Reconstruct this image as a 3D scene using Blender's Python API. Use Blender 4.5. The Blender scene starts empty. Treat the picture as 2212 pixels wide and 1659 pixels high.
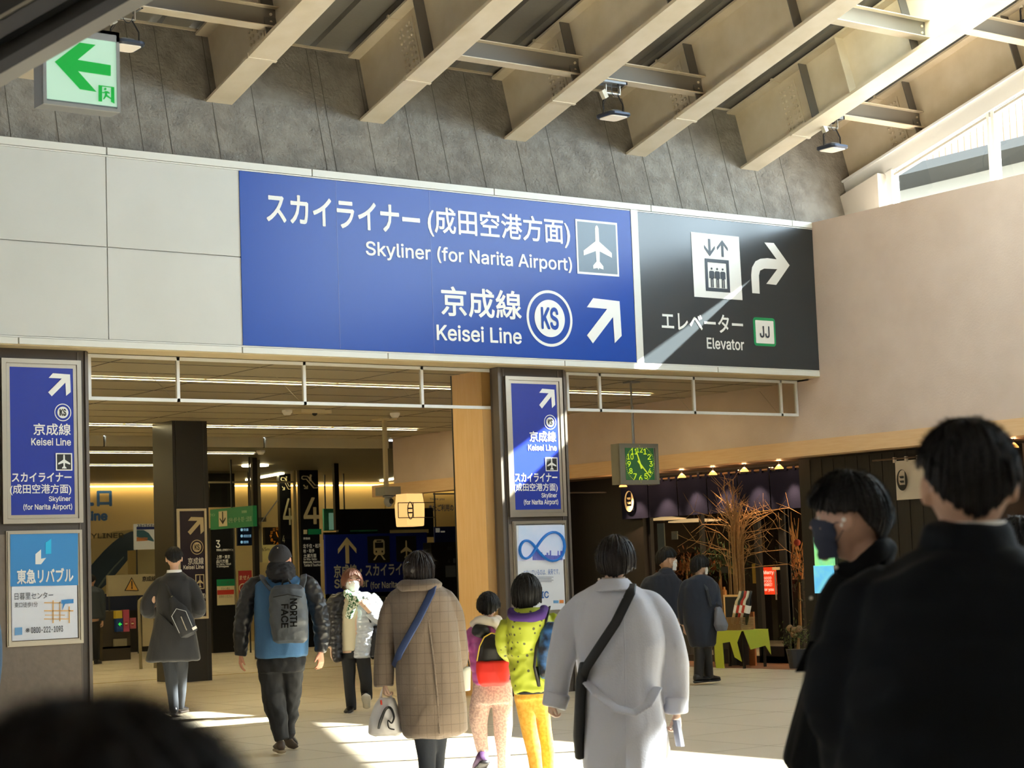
import bpy, bmesh, math, random
from mathutils import Vector, Matrix, noise
random.seed(7)
S = bpy.context.scene; C = S.collection
V = Vector
# ---------------------------------------------------------------- camera
FPX, PIT, ROL, YAW = 4144.57, .094997, .0366865, .9366487
EYE = V((0, 0, 1.5))
F0 = V((math.cos(YAW), math.sin(YAW), 0)); R0 = V((math.sin(YAW), -math.cos(YAW), 0)); ZZ = V((0, 0, 1))
CF = F0 * math.cos(PIT) + ZZ * math.sin(PIT); _u = -F0 * math.sin(PIT) + ZZ * math.cos(PIT)
CR = math.cos(ROL) * R0 - math.sin(ROL) * _u; CU = math.sin(ROL) * R0 + math.cos(ROL) * _u
cd = bpy.data.cameras.new('camera'); cam = bpy.data.objects.new('camera', cd); C.objects.link(cam)
cam.matrix_world = Matrix(((CR.x, CU.x, -CF.x, EYE.x), (CR.y, CU.y, -CF.y, EYE.y), (CR.z, CU.z, -CF.z, EYE.z), (0, 0, 0, 1)))
cd.sensor_width = 36; cd.lens = FPX / 2212 * 36; cd.clip_start = .05; cd.clip_end = 400
cd.dof.use_dof = True; cd.dof.focus_distance = 19; cd.dof.aperture_fstop = 6.0
S.camera = cam
# ---------------------------------------------------------------- light and exposure
W = bpy.data.worlds.new('sky'); S.world = W; W.use_nodes = True
wn = W.node_tree.nodes; wl = W.node_tree.links
bg = wn['Background']; bg.inputs['Color'].default_value = (.78, .89, 1.0, 1); bg.inputs['Strength'].default_value = 3.2
SUN = V((-1, .52, -.72)).normalized()
ld = bpy.data.lights.new('sun', 'SUN'); ld.energy = 12; ld.angle = .0093; ld.color = (1, .95, .87)
sun = bpy.data.objects.new('sun', ld); C.objects.link(sun); sun.location = (30, -8, 25)
sun.rotation_euler = SUN.to_track_quat('-Z', 'Y').to_euler()
def area(name, loc, size, energy, col, rot=(0, 0, 0), sy=None):
    l = bpy.data.lights.new(name, 'AREA'); l.energy = energy; l.color = col; l.shape = 'RECTANGLE'; l.size = size; l.size_y = sy or size
    o = bpy.data.objects.new(name, l); C.objects.link(o); o.location = loc; o.rotation_euler = rot; return o
S.view_settings.view_transform = 'Standard'; S.view_settings.look = 'None'; S.view_settings.gamma = 1; S.view_settings.use_curve_mapping = False
S.view_settings.exposure = 2.64
S.cycles.max_bounces = 8; S.cycles.diffuse_bounces = 5; S.cycles.glossy_bounces = 4; S.cycles.transmission_bounces = 8; S.cycles.transparent_max_bounces = 16
S.cycles.caustics_reflective = False; S.cycles.caustics_refractive = False; S.cycles.sample_clamp_indirect = 6
S.cycles.use_denoising = True
# ---------------------------------------------------------------- measuring helpers
def ray(px, py): return (px - 1106) * CR + FPX * CF - (py - 829.5) * CU
def at(px, py, **k):                      # point of a real plane (x=, y=, z= const, d= distance ahead, or P,n)
    d = ray(px, py)
    if 'n' in k: n = V(k['n']); return EYE + d * (n.dot(V(k['P']) - EYE) / n.dot(d))
    if 'd' in k: return EYE + d * (k['d'] / d.dot(F0))
    a = next(iter(k)); i = 'xyz'.index(a); return EYE + d * ((k[a] - EYE[i]) / d[i])
# ---------------------------------------------------------------- materials
def lin(c):
    if isinstance(c, str): c = [int(c[i:i + 2], 16) / 255 for i in (0, 2, 4)]
    return tuple(x / 12.92 if x <= .04045 else ((x + .055) / 1.055) ** 2.4 for x in c[:3]) + (1,)
MATS = {}; EMK = .185
def mat(name, col, rough=.6, metal=0, emit=0, bump=None, var=None, coat=0, spec=.5, ecol=None, sheen=0):
    """var=(scale, colour2, contrast[,stretch]) mottles with a second colour; bump=(scale, strength[,stretch])"""
    if name in MATS: return MATS[name]
    m = bpy.data.materials.new(name); m.use_nodes = True; n = m.node_tree.nodes; l = m.node_tree.links; b = n['Principled BSDF']
    b.inputs['Base Color'].default_value = lin(col); b.inputs['Roughness'].default_value = rough; b.inputs['Metallic'].default_value = metal
    b.inputs['Coat Weight'].default_value = coat; b.inputs['Specular IOR Level'].default_value = spec; b.inputs['Sheen Weight'].default_value = sheen
    if emit: b.inputs['Emission Color'].default_value = lin(ecol or col); b.inputs['Emission Strength'].default_value = emit * EMK
    if bump or var:
        tc = n.new('ShaderNodeTexCoord')
        def tex(sc, st=None):
            mp = n.new('ShaderNodeMapping'); mp.inputs['Scale'].default_value = st or (1, 1, 1); l.new(tc.outputs['Object'], mp.inputs[0])
            t = n.new('ShaderNodeTexNoise'); t.inputs['Scale'].default_value = sc; t.inputs['Detail'].default_value = 5; l.new(mp.outputs[0], t.inputs['Vector']); return t
        if var:
            t = tex(var[0], var[3] if len(var) > 3 else None); r = n.new('ShaderNodeValToRGB'); c = var[2]
            r.color_ramp.elements[0].position = .5 - c; r.color_ramp.elements[1].position = .5 + c
            r.color_ramp.elements[0].color = lin(col); r.color_ramp.elements[1].color = lin(var[1])
            l.new(t.outputs['Fac'], r.inputs[0]); l.new(r.outputs[0], b.inputs['Base Color'])
        if bump:
            t = tex(bump[0], bump[2] if len(bump) > 2 else None); bm = n.new('ShaderNodeBump'); bm.inputs['Strength'].default_value = bump[1]; bm.inputs['Distance'].default_value = .02
            l.new(t.outputs['Fac'], bm.inputs['Height']); l.new(bm.outputs[0], b.inputs['Normal'])
    MATS[name] = m; return m
def glass(name, col, rough=.02, mix=.85):
    """thin sheet: mostly clear with a fresnel reflection"""
    if name in MATS: return MATS[name]
    m = bpy.data.materials.new(name); m.use_nodes = True; n = m.node_tree.nodes; l = m.node_tree.links; n.clear()
    o = n.new('ShaderNodeOutputMaterial'); t = n.new('ShaderNodeBsdfTransparent'); g = n.new('ShaderNodeBsdfGlossy'); mx = n.new('ShaderNodeMixShader'); fr = n.new('ShaderNodeFresnel')
    t.inputs[0].default_value = lin(col); g.inputs['Roughness'].default_value = rough; fr.inputs[0].default_value = 1.45
    gm = n.new('ShaderNodeNewGeometry'); sb = n.new('ShaderNodeMath'); sb.operation = 'SUBTRACT'; sb.inputs[0].default_value = 1; l.new(gm.outputs['Backfacing'], sb.inputs[1]); ml = n.new('ShaderNodeMath'); ml.operation = 'MULTIPLY'; l.new(fr.outputs[0], ml.inputs[0]); l.new(sb.outputs[0], ml.inputs[1]); l.new(ml.outputs[0], mx.inputs[0]); l.new(t.outputs[0], mx.inputs[1]); l.new(g.outputs[0], mx.inputs[2]); l.new(mx.outputs[0], o.inputs[0])
    MATS[name] = m; return m
# ---------------------------------------------------------------- geometry (each returns (verts, faces))
def join(*gs):
    vs, fs = [], []
    for g in gs:
        o = len(vs); vs += [V(v) for v in g[0]]; fs += [tuple(i + o for i in f) for f in g[1]]
    return vs, fs
def obox(o, a, b, c):                     # corner o, edge vectors a, b, c
    o, a, b, c = V(o), V(a), V(b), V(c)
    vs = [o, o + a, o + a + b, o + b, o + c, o + a + c, o + a + b + c, o + b + c]
    fs = [(0, 3, 2, 1), (4, 5, 6, 7), (0, 1, 5, 4), (1, 2, 6, 5), (2, 3, 7, 6), (3, 0, 4, 7)]
    if a.cross(b).dot(c) < 0: fs = [tuple(reversed(f)) for f in fs]
    return vs, fs
def box(x0, x1, y0, y1, z0, z1): return obox((x0, y0, z0), (x1 - x0, 0, 0), (0, y1 - y0, 0), (0, 0, z1 - z0))
def basis(t):
    t = V(t).normalized(); u = t.cross(V((0, 0, 1)))
    if u.length < 1e-3: u = t.cross(V((1, 0, 0)))
    u.normalize(); return u, t.cross(u).normalized()
def tube(path, r, n=8, cap=True, flat=1):
    """round (or flattened) tube along a path; r = number or list"""
    path = [V(p) for p in path]; vs, fs = [], []; m = len(path); u = None
    for i, p in enumerate(path):
        t = (path[min(i + 1, m - 1)] - path[max(i - 1, 0)])
        if t.length < 1e-9: t = V((0, 0, 1))
        t.normalize()
        if u is None: u, w = basis(t)
        else: u = (u - t * u.dot(t)).normalized(); w = t.cross(u)
        rr = r[i] if isinstance(r, (list, tuple)) else r
        for k in range(n):
            a = 2 * math.pi * k / n; vs.append(p + u * (math.cos(a) * rr) + w * (math.sin(a) * rr * flat))
    for i in range(m - 1):
        for k in range(n):
            a, b = i * n + k, i * n + (k + 1) % n; fs.append((a, b, b + n, a + n))
    if cap: fs.append(tuple(range(n - 1, -1, -1))); fs.append(tuple(range((m - 1) * n, m * n)))
    return vs, fs
def cyl(p, q, r, n=12): return tube([p, q], r, n)
def loft(rings):                          # rings: equal-length lists of points, capped
    vs, fs = [], []; n = len(rings[0])
    for r in rings: vs += [V(p) for p in r]
    for i in range(len(rings) - 1):
        for k in range(n):
            a, b = i * n + k, i * n + (k + 1) % n; fs.append((a, b, b + n, a + n))
    fs.append(tuple(range(n - 1, -1, -1))); fs.append(tuple(range((len(rings) - 1) * n, len(rings) * n)))
    return vs, fs
def ball(c, rx, ry=None, rz=None, nu=16, nv=10, ax=None):
    c = V(c); ry = ry or rx; rz = rz or rx; A = ax or (V((1, 0, 0)), V((0, 1, 0)), V((0, 0, 1))); vs, fs = [], []
    for j in range(1, nv):
        t = math.pi * j / nv
        for k in range(nu):
            a = 2 * math.pi * k / nu; vs.append(c + A[0] * (rx * math.sin(t) * math.cos(a)) + A[1] * (ry * math.sin(t) * math.sin(a)) + A[2] * (rz * math.cos(t)))
    vs += [c + A[2] * rz, c - A[2] * rz]; T = len(vs) - 2
    for j in range(nv - 2):
        for k in range(nu):
            a, b = j * nu + k, j * nu + (k + 1) % nu; fs.append((a, a + nu, b + nu, b))
    for k in range(nu):
        fs.append((k, (k + 1) % nu, T)); b = (nv - 2) * nu; fs.append((b + (k + 1) % nu, b + k, T + 1))
    return vs, fs
def prism(pts, d):                        # polygon (3D points in a plane) extruded by vector d
    pts = [V(p) for p in pts]; d = V(d); n = len(pts); nn = V((0, 0, 0))
    for i in range(n): nn += (pts[i] - pts[0]).cross(pts[(i + 1) % n] - pts[0])
    if nn.dot(d) > 0: pts = pts[::-1]
    vs = pts + [p + d for p in pts]
    return vs, [tuple(range(n)), tuple(range(2 * n - 1, n - 1, -1))] + [(i, i + n, (i + 1) % n + n, (i + 1) % n) for i in range(n)]
def frame2(p0, p1, w, d, U=V((1, 0, 0)), Wv=V((0, 0, 1))):
    """rectangular frame with corners p0 (low) p1 (high) in plane U,Wv; bar width w, depth vector d"""
    p0, p1 = V(p0), V(p1); a = (p1 - p0).dot(U); b = (p1 - p0).dot(Wv)
    return join(obox(p0, U * a, Wv * w, d), obox(p0 + Wv * (b - w), U * a, Wv * w, d), obox(p0 + Wv * w, U * w, Wv * (b - 2 * w), d), obox(p0 + Wv * w + U * (a - w), U * w, Wv * (b - 2 * w), d))
# ---------------------------------------------------------------- objects
def mesh_obj(name, g, m, smooth=False):
    me = bpy.data.meshes.new(name); me.from_pydata([tuple(v) for v in g[0]], [], g[1])
    me.materials.append(m)
    if smooth: me.polygons.foreach_set('use_smooth', [True] * len(me.polygons))
    me.update(); o = bpy.data.objects.new(name, me); C.objects.link(o); return o
def part(name, g, m, parent, smooth=False, label=None):
    w = V((0, 0, 0)); q = parent
    while q is not None: w += V(q.location); q = q.parent
    vs = [V(v) - w for v in g[0]]
    c = sum(vs, V((0, 0, 0))) / max(1, len(vs)); vs = [v - c for v in vs]
    o = mesh_obj(name, (vs, g[1]), m, smooth); o.location = c; o.parent = parent
    if label: o['label'] = label
    return o
def parts(name, gs, m, parent):
    for g in gs: part(name, g, m, parent, name == 'strap')
def tagit(o, label=None, cat=None, group=None, kind=None):
    for k, v in (('label', label), ('category', cat), ('group', group), ('kind', kind)):
        if v: o[k] = v
    return o
def thing(name, label, cat, loc, group=None):
    o = bpy.data.objects.new(name, None); o.empty_display_size = .1; C.objects.link(o); o.location = loc
    return tagit(o, label, cat, group)
def solo(name, g, m, label=None, cat=None, group=None, kind=None, smooth=False):
    vs = g[0]; c = sum(vs, V((0, 0, 0))) / len(vs); c.z = min(v.z for v in vs)
    o = mesh_obj(name, ([v - c for v in vs], g[1]), m, smooth); o.location = c; return tagit(o, label, cat, group, kind)
def struct(name, g, m, label=None, smooth=False): return solo(name, g, m, label, None, None, 'structure', smooth)
# ---------------------------------------------------------------- lettering
TC = {}
try: FONT = bpy.data.fonts.load(bpy.utils.resource_path('LOCAL') + '/datafiles/fonts/Inter.woff2')   # Blender's own interface font
except Exception: FONT = None
def raw_text(s, bold):
    """lettering outlines filled contour by contour; heavier strokes repeat the sheet with tiny shifts"""
    if (s, bold) in TC: return TC[(s, bold)]
    cu = bpy.data.curves.new('t', 'FONT'); cu.body = s; cu.size = 1; cu.resolution_u = 3; cu.fill_mode = 'NONE'
    if FONT and all(ord(c) < 384 for c in s): cu.font = FONT
    o = bpy.data.objects.new('t', cu); C.objects.link(o); dg = bpy.context.evaluated_depsgraph_get(); me = bpy.data.meshes.new_from_object(o.evaluated_get(dg))
    co = [v.co.copy() for v in me.vertices]; nb = {}
    for e in me.edges: a, b = e.vertices; nb.setdefault(a, []).append(b); nb.setdefault(b, []).append(a)
    bpy.data.objects.remove(o); bpy.data.curves.remove(cu); bpy.data.meshes.remove(me)
    loops, seen = [], set()
    for st in sorted(nb):
        if st in seen: continue
        lp = [st]; seen.add(st); cur = max(nb[st]) if (st + 1) not in nb[st] else st + 1
        while cur != st and cur not in seen:
            lp.append(cur); seen.add(cur); n2 = [x for x in nb[cur] if x not in seen]
            if not n2: break
            cur = n2[0]
        if len(lp) > 2: loops.append([co[i] for i in lp])
    def sa(l): return sum(l[i].x * l[(i + 1) % len(l)].y - l[(i + 1) % len(l)].x * l[i].y for i in range(len(l))) / 2
    def inside(p, l):
        r = False
        for i in range(len(l)):
            a, b = l[i], l[(i + 1) % len(l)]
            if (a.y > p.y) != (b.y > p.y) and p.x < (b.x - a.x) * (p.y - a.y) / (b.y - a.y) + a.x: r = not r
        return r
    ar = [sa(l) for l in loops]; sg = 1 if max(ar, key=abs) > 0 else -1
    outs = [l for l, a in zip(loops, ar) if a * sg > 0]; holes = [l for l, a in zip(loops, ar) if a * sg <= 0]
    vs0, fs0 = [], []
    for k, ou in enumerate(outs):
        hs = [h for h in holes if inside(h[0], ou)]; pts = [p for l in [ou] + hs for p in l]
        from mathutils.geometry import tessellate_polygon
        o_ = len(vs0); vs0 += [V((p.x, p.y, (k % 3) * .012)) for p in pts]; fs0 += [tuple(i + o_ for i in t) for t in tessellate_polygon([ou] + hs)]
    vs, fs = [], []
    for k in range(8 if bold else 1):
        d = V((math.cos(k * .785) * bold * .8, math.sin(k * .785) * bold * .8, k * .04)) if bold else V((0, 0, 0)); o_ = len(vs); vs += [v + d for v in vs0]; fs += [tuple(i + o_ for i in f) for f in fs0]
    x0 = min(v.x for v in vs); y0 = min(v.y for v in vs); x1 = max(v.x for v in vs); y1 = max(v.y for v in vs)
    TC[(s, bold)] = ([V(((v.x - x0) / (x1 - x0), (v.y - y0) / (y1 - y0), v.z)) for v in vs], fs, x1 - x0, y1 - y0); return TC[(s, bold)]
def text_uv(s, o, u, v, n, bold=.01):
    """text filling the parallelogram o, u (full width), v (full height), raised by n"""
    T = raw_text(s, bold); o, u, v = V(o), V(u), V(v); return [o + u * p.x + v * p.y + V(n) * (1 + p.z) for p in T[0]], list(T[1])
def textp(s, tl, br, K, bold=.01, lift=.004):
    """text whose box spans photo points tl..br on the plane K ({'y':18}/{'x':..})"""
    a, b = at(*tl, **K), at(*br, **K); ax = 'x' if 'y' in K else 'y'
    if 'y' in K: u = V((b.x - a.x, 0, 0)); n = V((0, -lift, 0))
    else: u = V((0, b.y - a.y, 0)); n = V((-lift, 0, 0))
    return text_uv(s, V((a.x, a.y, b.z)), u, V((0, 0, a.z - b.z)), n, bold)
def polyp(pts, K, lift=.003, th=.003):
    P = [at(*p, **K) for p in pts]; n = V((0, -1, 0)) if 'y' in K else V((-1, 0, 0))
    return prism([p + n * lift for p in P], n * th)
def arcpts(cx, cy, rx, ry, a0, a1, n): return [(cx + rx * math.cos(math.radians(a0 + (a1 - a0) * i / n)), cy + ry * math.sin(math.radians(a0 + (a1 - a0) * i / n))) for i in range(n + 1)]
def strip2d(o, u, v, outer, inner, n, th):
    """ring between two equal-length closed 2D outlines mapped to o + u*x + v*y"""
    m = len(outer); P = [o + u * x + v * y + n for x, y in outer] + [o + u * x + v * y + n for x, y in inner]
    return P, [(i, (i + 1) % m, (i + 1) % m + m, i + m) for i in range(m)]
def shape(pts, o, u, v, n, th=.003):      # 2D polygon in unit square coords
    return prism([V(o) + V(u) * x + V(v) * y + V(n) for x, y in pts], V(n).normalized() * th)
# ================================================================ materials of the place
m_panel = mat('white_panel', 'd2d2ce', .45, var=(1.5, 'cacac5', .3))
m_trim = mat('white_trim', 'e0e0da', .4)
m_seam = mat('dark_seam', '3a3630', .8)
m_soffit = mat('soffit_cream', 'cbb993', .6)
m_floor = mat('floor_stone', 'dccfba', .36, bump=(3, .05), var=(.8, 'd4c6ad', .25), spec=.4)
m_conc = mat('rough_concrete', '98938b', .9, bump=(26, 1.0), var=(5, '827d76', .14))
m_beam = mat('beam_paint', 'e6dac6', .55, bump=(9, .12), var=(3, 'd3c4a8', .3))
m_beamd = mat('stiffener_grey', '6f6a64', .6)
m_deck = mat('deck_galvanised', '8f8b84', .55, metal=.25, bump=(120, .35, (.02, 1, .02)))
m_stucco = mat('beige_render', 'dcc9bf', .9, bump=(40, .12), var=(2.2, 'd3bfb4', .2))
m_wood = mat('oak_board', 'f0c893', .5, var=(5, 'e6b878', .3, (6, 6, .5)))
m_woodh = mat('oak_beam', 'eccaa0', .5, var=(5, 'e2b888', .3, (9, .6, 9)))
m_dark = mat('black_panel', '1c1b1a', .35)
m_pillar = mat('bronze_panel', '4a423c', .45, bump=(60, .05))
m_pface = mat('pillar_stone', '837668', .5, var=(14, '786b5f', .25), bump=(30, .1))
m_alu = mat('aluminium', 'bdb6a8', .3, metal=.85)
m_aluw = mat('white_aluminium', 'e4e6e6', .35)
m_blue = mat('sign_blue', '1a4aae', .24, spec=.24, bump=(.8, .02))
m_blue2 = mat('lightbox_blue', '24389c', .25, emit=.10)
m_navy = mat('sign_charcoal', '2a3238', .22, sheen=.2, spec=.55, bump=(.8, .02))
m_white = mat('sign_white', 'f0f1f0', .4)
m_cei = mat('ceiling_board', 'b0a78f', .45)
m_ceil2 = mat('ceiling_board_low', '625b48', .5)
m_back = mat('back_wall', 'cdb98a', .8)
m_tube = mat('tube_light', 'fff2c8', .5, emit=36, ecol='ffeeb8')
m_cove = mat('cove_light', 'ffe2a0', .5, emit=9, ecol='ffd98c')
m_glass = glass('clear_glass', 'f4f6f4')
m_film = glass('smoke_screen_glass', 'e9e6de', .05)
m_grey = mat('grey_metal', '8c9096', .4, metal=.4)
m_steel = mat('dark_steel', '3c3f44', .4, metal=.5)
m_black = mat('black', '131314', .5)
m_green = mat('sign_green', '1f9d63', .35)
m_chr = mat('brushed_steel', 'a8a8a6', .25, metal=.9)
YB = 18.0; BX1 = 18.3; ZB0, ZB1 = 3.865, 5.93
th = math.radians(15.2)
def sl(x, L, s): return V((x, 18.1 - L * math.cos(th) - -s * math.sin(th), 5.9 + L * math.sin(th) + s * math.cos(th)))  # sloped-roof coordinates
DX, DL, DS = V((1, 0, 0)), V((0, -math.cos(th), math.sin(th))), V((0, math.sin(th), math.cos(th)))
# ================================================================ floor, walls, ceilings
struct('floor', box(-14, 45, -14, 45, -.2, 0), m_floor, 'pale beige stone floor of the concourse, crossed by strips of sunlight')
fj = []
for k in range(-3, 26): fj.append(box(1.2 * k - .004, 1.2 * k + .004, -4, 40, .0003, .0012))
for k in range(0, 33): fj.append(box(-4, 29, 1.2 * k + .6 - .004, 1.2 * k + .6 + .004, .0003, .0012))
struct('trim_1', join(*fj), mat('floor_joint', 'bcae96', .6), 'thin joint lines of the floor slabs')
struct('trim_2', box(-4, 18.2, 26.9, 27.0, .0006, .0025), mat('yellow_line', 'b59a4a', .6), 'yellow line across the floor inside the hall')
struct('trim_3', box(18.2, 19.2, 4, 25, .0006, .003), mat('shop_floor_strip', '9a7358', .4, var=(6, '8a6249', .3, (1, .2, 1))), 'brown floor strip in front of the shop')
# banner box with cladding panels
struct('wall_front', box(-8, BX1, YB + .02, YB + .45, ZB0 + .01, ZB1 - .01), m_panel, 'white metal cladding band above the hall entrance')
PX = [at(p, 500, y=YB).x for p in (230.5, 673)]
step = 2.37
xs = [at(231, 500, y=YB).x + k * 1.9 for k in range(-5, 1)]
g = []
edges = [-8] + xs + [at(523, 560, y=YB).x]
zm = at(230, 534, y=YB).z
for a, b in zip(edges, edges[1:]):
    g.append(box(a + .006, b - .006, YB, YB + .025, ZB0 + .085, zm - .006)); g.append(box(a + .006, b - .006, YB, YB + .025, zm + .006, ZB1 - .095))
struct('trim_4', join(*g), m_panel, 'flat white cladding panels left of the blue sign')
tops = [at(p, 400, y=YB).x for p in (230, 673, 1065, 1402, 1705)]; bots = [at(p, 760, y=YB).x for p in (39, 522, 836, 1217, 1547)]
def strip_run(cuts, z0, z1):
    e = [-8] + cuts + [BX1]; return join(*[box(a + .008, b - .008, YB - .02, YB + .03, z0, z1) for a, b in zip(e, e[1:])])
struct('trim_5', join(strip_run(tops, ZB1 - .075, ZB1), box(-8, BX1, YB - .008, YB + .03, ZB1 - .093, ZB1 - .08)), m_trim, 'white top edge strip of the sign band')
struct('trim_6', join(strip_run(bots, ZB0, ZB0 + .062), box(-8, BX1, YB - .008, YB + .03, ZB0 + .066, ZB0 + .08)), m_trim, 'white bottom edge strip of the sign band')
struct('trim_7', box(-8, BX1, YB, YB + .45, ZB0 - .012, ZB0 + .012), m_soffit, 'cream soffit under the sign band')
# leaning concrete wall above it
q = []
SW = 1.62
struct('wall_upper', obox(sl(-8, 0, 0), DX * 28.2, -DL * .35, DS * SW), m_conc, 'rough grey concrete wall leaning back above the sign band')
q = []
for px in (27, 130, 225, 310, 372, 475, 565, 700, 720, 805, 893, 960, 1035, 1120, 1190, 1320, 1385, 1445, 1500, 1560, 1620, 1680):
    x = at(px, 330, n=(0, math.cos(th), -math.sin(th)), P=(0, 18.1, 5.9)).x; q.append(obox(sl(x, .0015, .02), DX * .007, DL * .002, DS * 1.58))
struct('trim_8', join(*q), mat('concrete_seam', '5b5750', .9), 'thin board joints in the concrete wall')
struct('trim_9', obox(sl(-8, .01, SW), DX * 27.4, -DL * .3, DS * .03), m_beam, 'pale edge angle where the roof meets the concrete wall')
# right wall
RX = BX1
struct('wall_right', box(RX, RX + .3, -9, 28.5, 3.035, 5.93), m_stucco, 'beige rendered wall above the shop front')
struct('trim_10', box(RX - .02, RX + .3, -9, 29.2, 2.83, 3.037), m_woodh, 'pale oak beam along the foot of the rendered wall')
struct('trim_11', box(RX + .3, 19.55, -9, 18.35, 5.80, 5.925), mat('ledge_render', 'a89a8c', .8), 'ledge on top of the right wall under the clerestory window')
struct('trim_12', box(RX + .3, 22, -9, 26, 2.83, 2.9), mat('shop_soffit', '6d5544', .6, var=(4, '5d4737', .3, (1, .3, 1))), 'brown soffit over the shop front')
# interior of the hall
struct('ceiling', box(-8, RX, YB + .45, 28.6, 3.83, 3.95), m_cei, 'grey board ceiling of the station hall')
g = [box(-8, RX, y - .004, y + .004, 3.826, 3.83) for y in [18.9 + .9 * k for k in range(11)]] + [box(x - .004, x + .004, 18.5, 28.6, 3.826, 3.83) for x in [1.8 * k - 4 for k in range(13)]]
struct('trim_13', join(*g), mat('ceiling_joint', '4d4738', .8), 'joints between the ceiling boards')
g = [box(a, b - .05, 28.55, 28.61, 3.66, 3.83) for a, b in ((-8, 12.9), (12.9, 15.8), (15.8, RX))]
g.append(box(-8, RX, 28.6, 28.69, 3.67, 3.82)) if 0 else None
struct('trim_25', box(-8, RX, 28.62, 28.7, 3.66, 3.83), m_seam, 'dark backing strip added to darken the bulkhead gaps')  # backing strip added so the panel gaps stay dark
struct('trim_14', join(*g), mat('bulkhead', 'b9b39c', .6), 'pale bulkhead band across the hall ceiling')
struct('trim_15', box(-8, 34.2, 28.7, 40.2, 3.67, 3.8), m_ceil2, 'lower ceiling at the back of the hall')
struct('wall_back', box(-8, 34, 40, 40.2, 0, 3.67), m_back, 'cream back wall washed by a warm cove light')
for i, x in enumerate((16.5, 19.3, 22.1)): pass
struct('trim_16', join(*[box(x, x + .012, 39.985, 40.0, 1.2, 3.6) for x in (19.7, 22.9, 25.4)]), mat('wall_joint', 'a3905f', .8), 'panel joints of the back wall')
struct('wall_left', box(-8.2, -8, 18, 40, 0, 3.83), m_back, 'side wall of the hall outside the frame')
struct('wall_side', box(34, 34.2, 24, 40, 0, 3.8), m_back, 'far side wall of the hall')
# roof deck: ribbed sheets parallel to the beams
g = []; x = -10.1; L0, L1 = -.3, 28.2
sk0, sk1 = 15.62, 17.1                                    # roof light between two beams further up, lengthened unseen for more light
while x < 20.4:
    for a, w, s in ((0, .30, SW + .03), (.30, .18, SW + .10)):
        Ls = [(L0, L1)] if not (sk0 < x + a < sk1) else [(L0, 3.6), (26, L1)]
        for l0, l1 in Ls: g.append(obox(sl(x + a, l0, s), DX * (w + .0), DL * (l1 - l0), DS * .012))
    g.append(obox(sl(x + .30, L0, SW + .03), DX * .012, DL * (3.6 - L0), DS * .08)); g.append(obox(sl(x + .47, L0, SW + .03), DX * .012, DL * (3.6 - L0), DS * .08))
    x += .48
struct('ceiling_roof', join(*g), m_deck, 'ribbed grey metal roof deck above the beams')
struct('trim_17', obox(sl(-10.2, L0, SW + .2), DX * 25.82, DL * 28.2, DS * .05), m_seam, 'dark roof build-up over the deck')
struct('trim_18', join(obox(sl(17.1, L0, SW + .2), DX * 3.5, DL * 28.2, DS * .05), obox(sl(20.6, 8.2, SW + .2), DX * 3.4, DL * 19.7, DS * .05), obox(sl(15.6, L0, SW + .2), DX * 1.6, DL * 3.8, DS * .05), obox(sl(15.6, 26, SW + .2), DX * 1.6, DL * 1.9, DS * .05)), m_seam, 'dark roof build-up beside the roof light, with an added overhang blocking sun')  # the wide overhang is added out of view to block high sun
struct('window_1', obox(sl(15.6, 3.5, SW + .16), DX * 1.55, DL * 22.6, DS * .01), glass('roof_glass', 'e8f0ee', .1), 'roof light between two beams, lengthened unseen to let in more light')
# slotted bay with rafters (seen between two beams)
g = [obox(sl(13.95, .4 + .45 * k, SW - .02), DX * .42, DL * .05, DS * .05) for k in range(14)]
struct('trim_19', join(obox(sl(14.42, .2, SW - .06), DX * .06, DL * 8, DS * .08), *g), m_beam, 'row of short pale battens under the deck')
# ================================================================ roof beams
BEAMX = [1.64, 3.55, 5.46, 7.371, 9.49, 11.44, 13.48, 15.38, 17.34, 19.27]
BW, S0, S1 = .315, .755, 1.57
BL = 27.5
def beam(x, i, label):
    r = thing('roof_beam', label, 'beam', sl(x + BW / 2, 0, S0), 'sloping roof beams')
    part('bottom_flange', join(obox(sl(x, -.02, S0), DX * BW, DL * 1.04, DS * .028), obox(sl(x - .008, 1.02, S0 - .012), DX * (BW + .016), DL * 26.4, DS * .04)), m_beam, r)
    part('top_flange', obox(sl(x, -.02, S1), DX * BW, DL * BL, DS * .028), m_beam, r)
    part('web', obox(sl(x + BW / 2 - .008, -.02, S0 + .02), DX * .016, DL * BL, DS * (S1 - S0 - .01)), m_beam, r)
    if x > 7:
        wx = x + BW / 2
        part('splice_plate', obox(sl(wx - .022, .86, S0 + .10), DX * .044, DL * .30, DS * .64), m_beam, r)
        bl = []
        for a in (.89, .95, 1.05, 1.11):
            for b in range(8): bl.append(tube([sl(wx - .022, a, S0 + .15 + .075 * b), sl(wx - .038, a, S0 + .15 + .075 * b), sl(wx - .044, a, S0 + .15 + .075 * b)], [.018, .017, .008], 8))
        bo = part('bolts', join(*bl), m_beam, r, True)
        bo['kind'] = 'stuff'
        part('flange_splice', join(obox(sl(x - .014, .99, S0 - .02), DX * (BW + .028), DL * .035, DS * .055), obox(sl(x - .014, .9, S1 - .01), DX * (BW / 2), DL * .03, DS * .05)), m_beam, r)
        for L in [1.4, 3.17] + ([2.08] if abs(x - 17.34) < .1 else []) + [5.2, 8, 11, 14, 17]:
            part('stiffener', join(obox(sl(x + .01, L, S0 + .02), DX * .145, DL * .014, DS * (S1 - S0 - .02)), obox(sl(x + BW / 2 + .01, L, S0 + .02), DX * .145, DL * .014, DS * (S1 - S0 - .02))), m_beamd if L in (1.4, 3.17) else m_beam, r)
names = ['leftmost', 'second', 'third']
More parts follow.
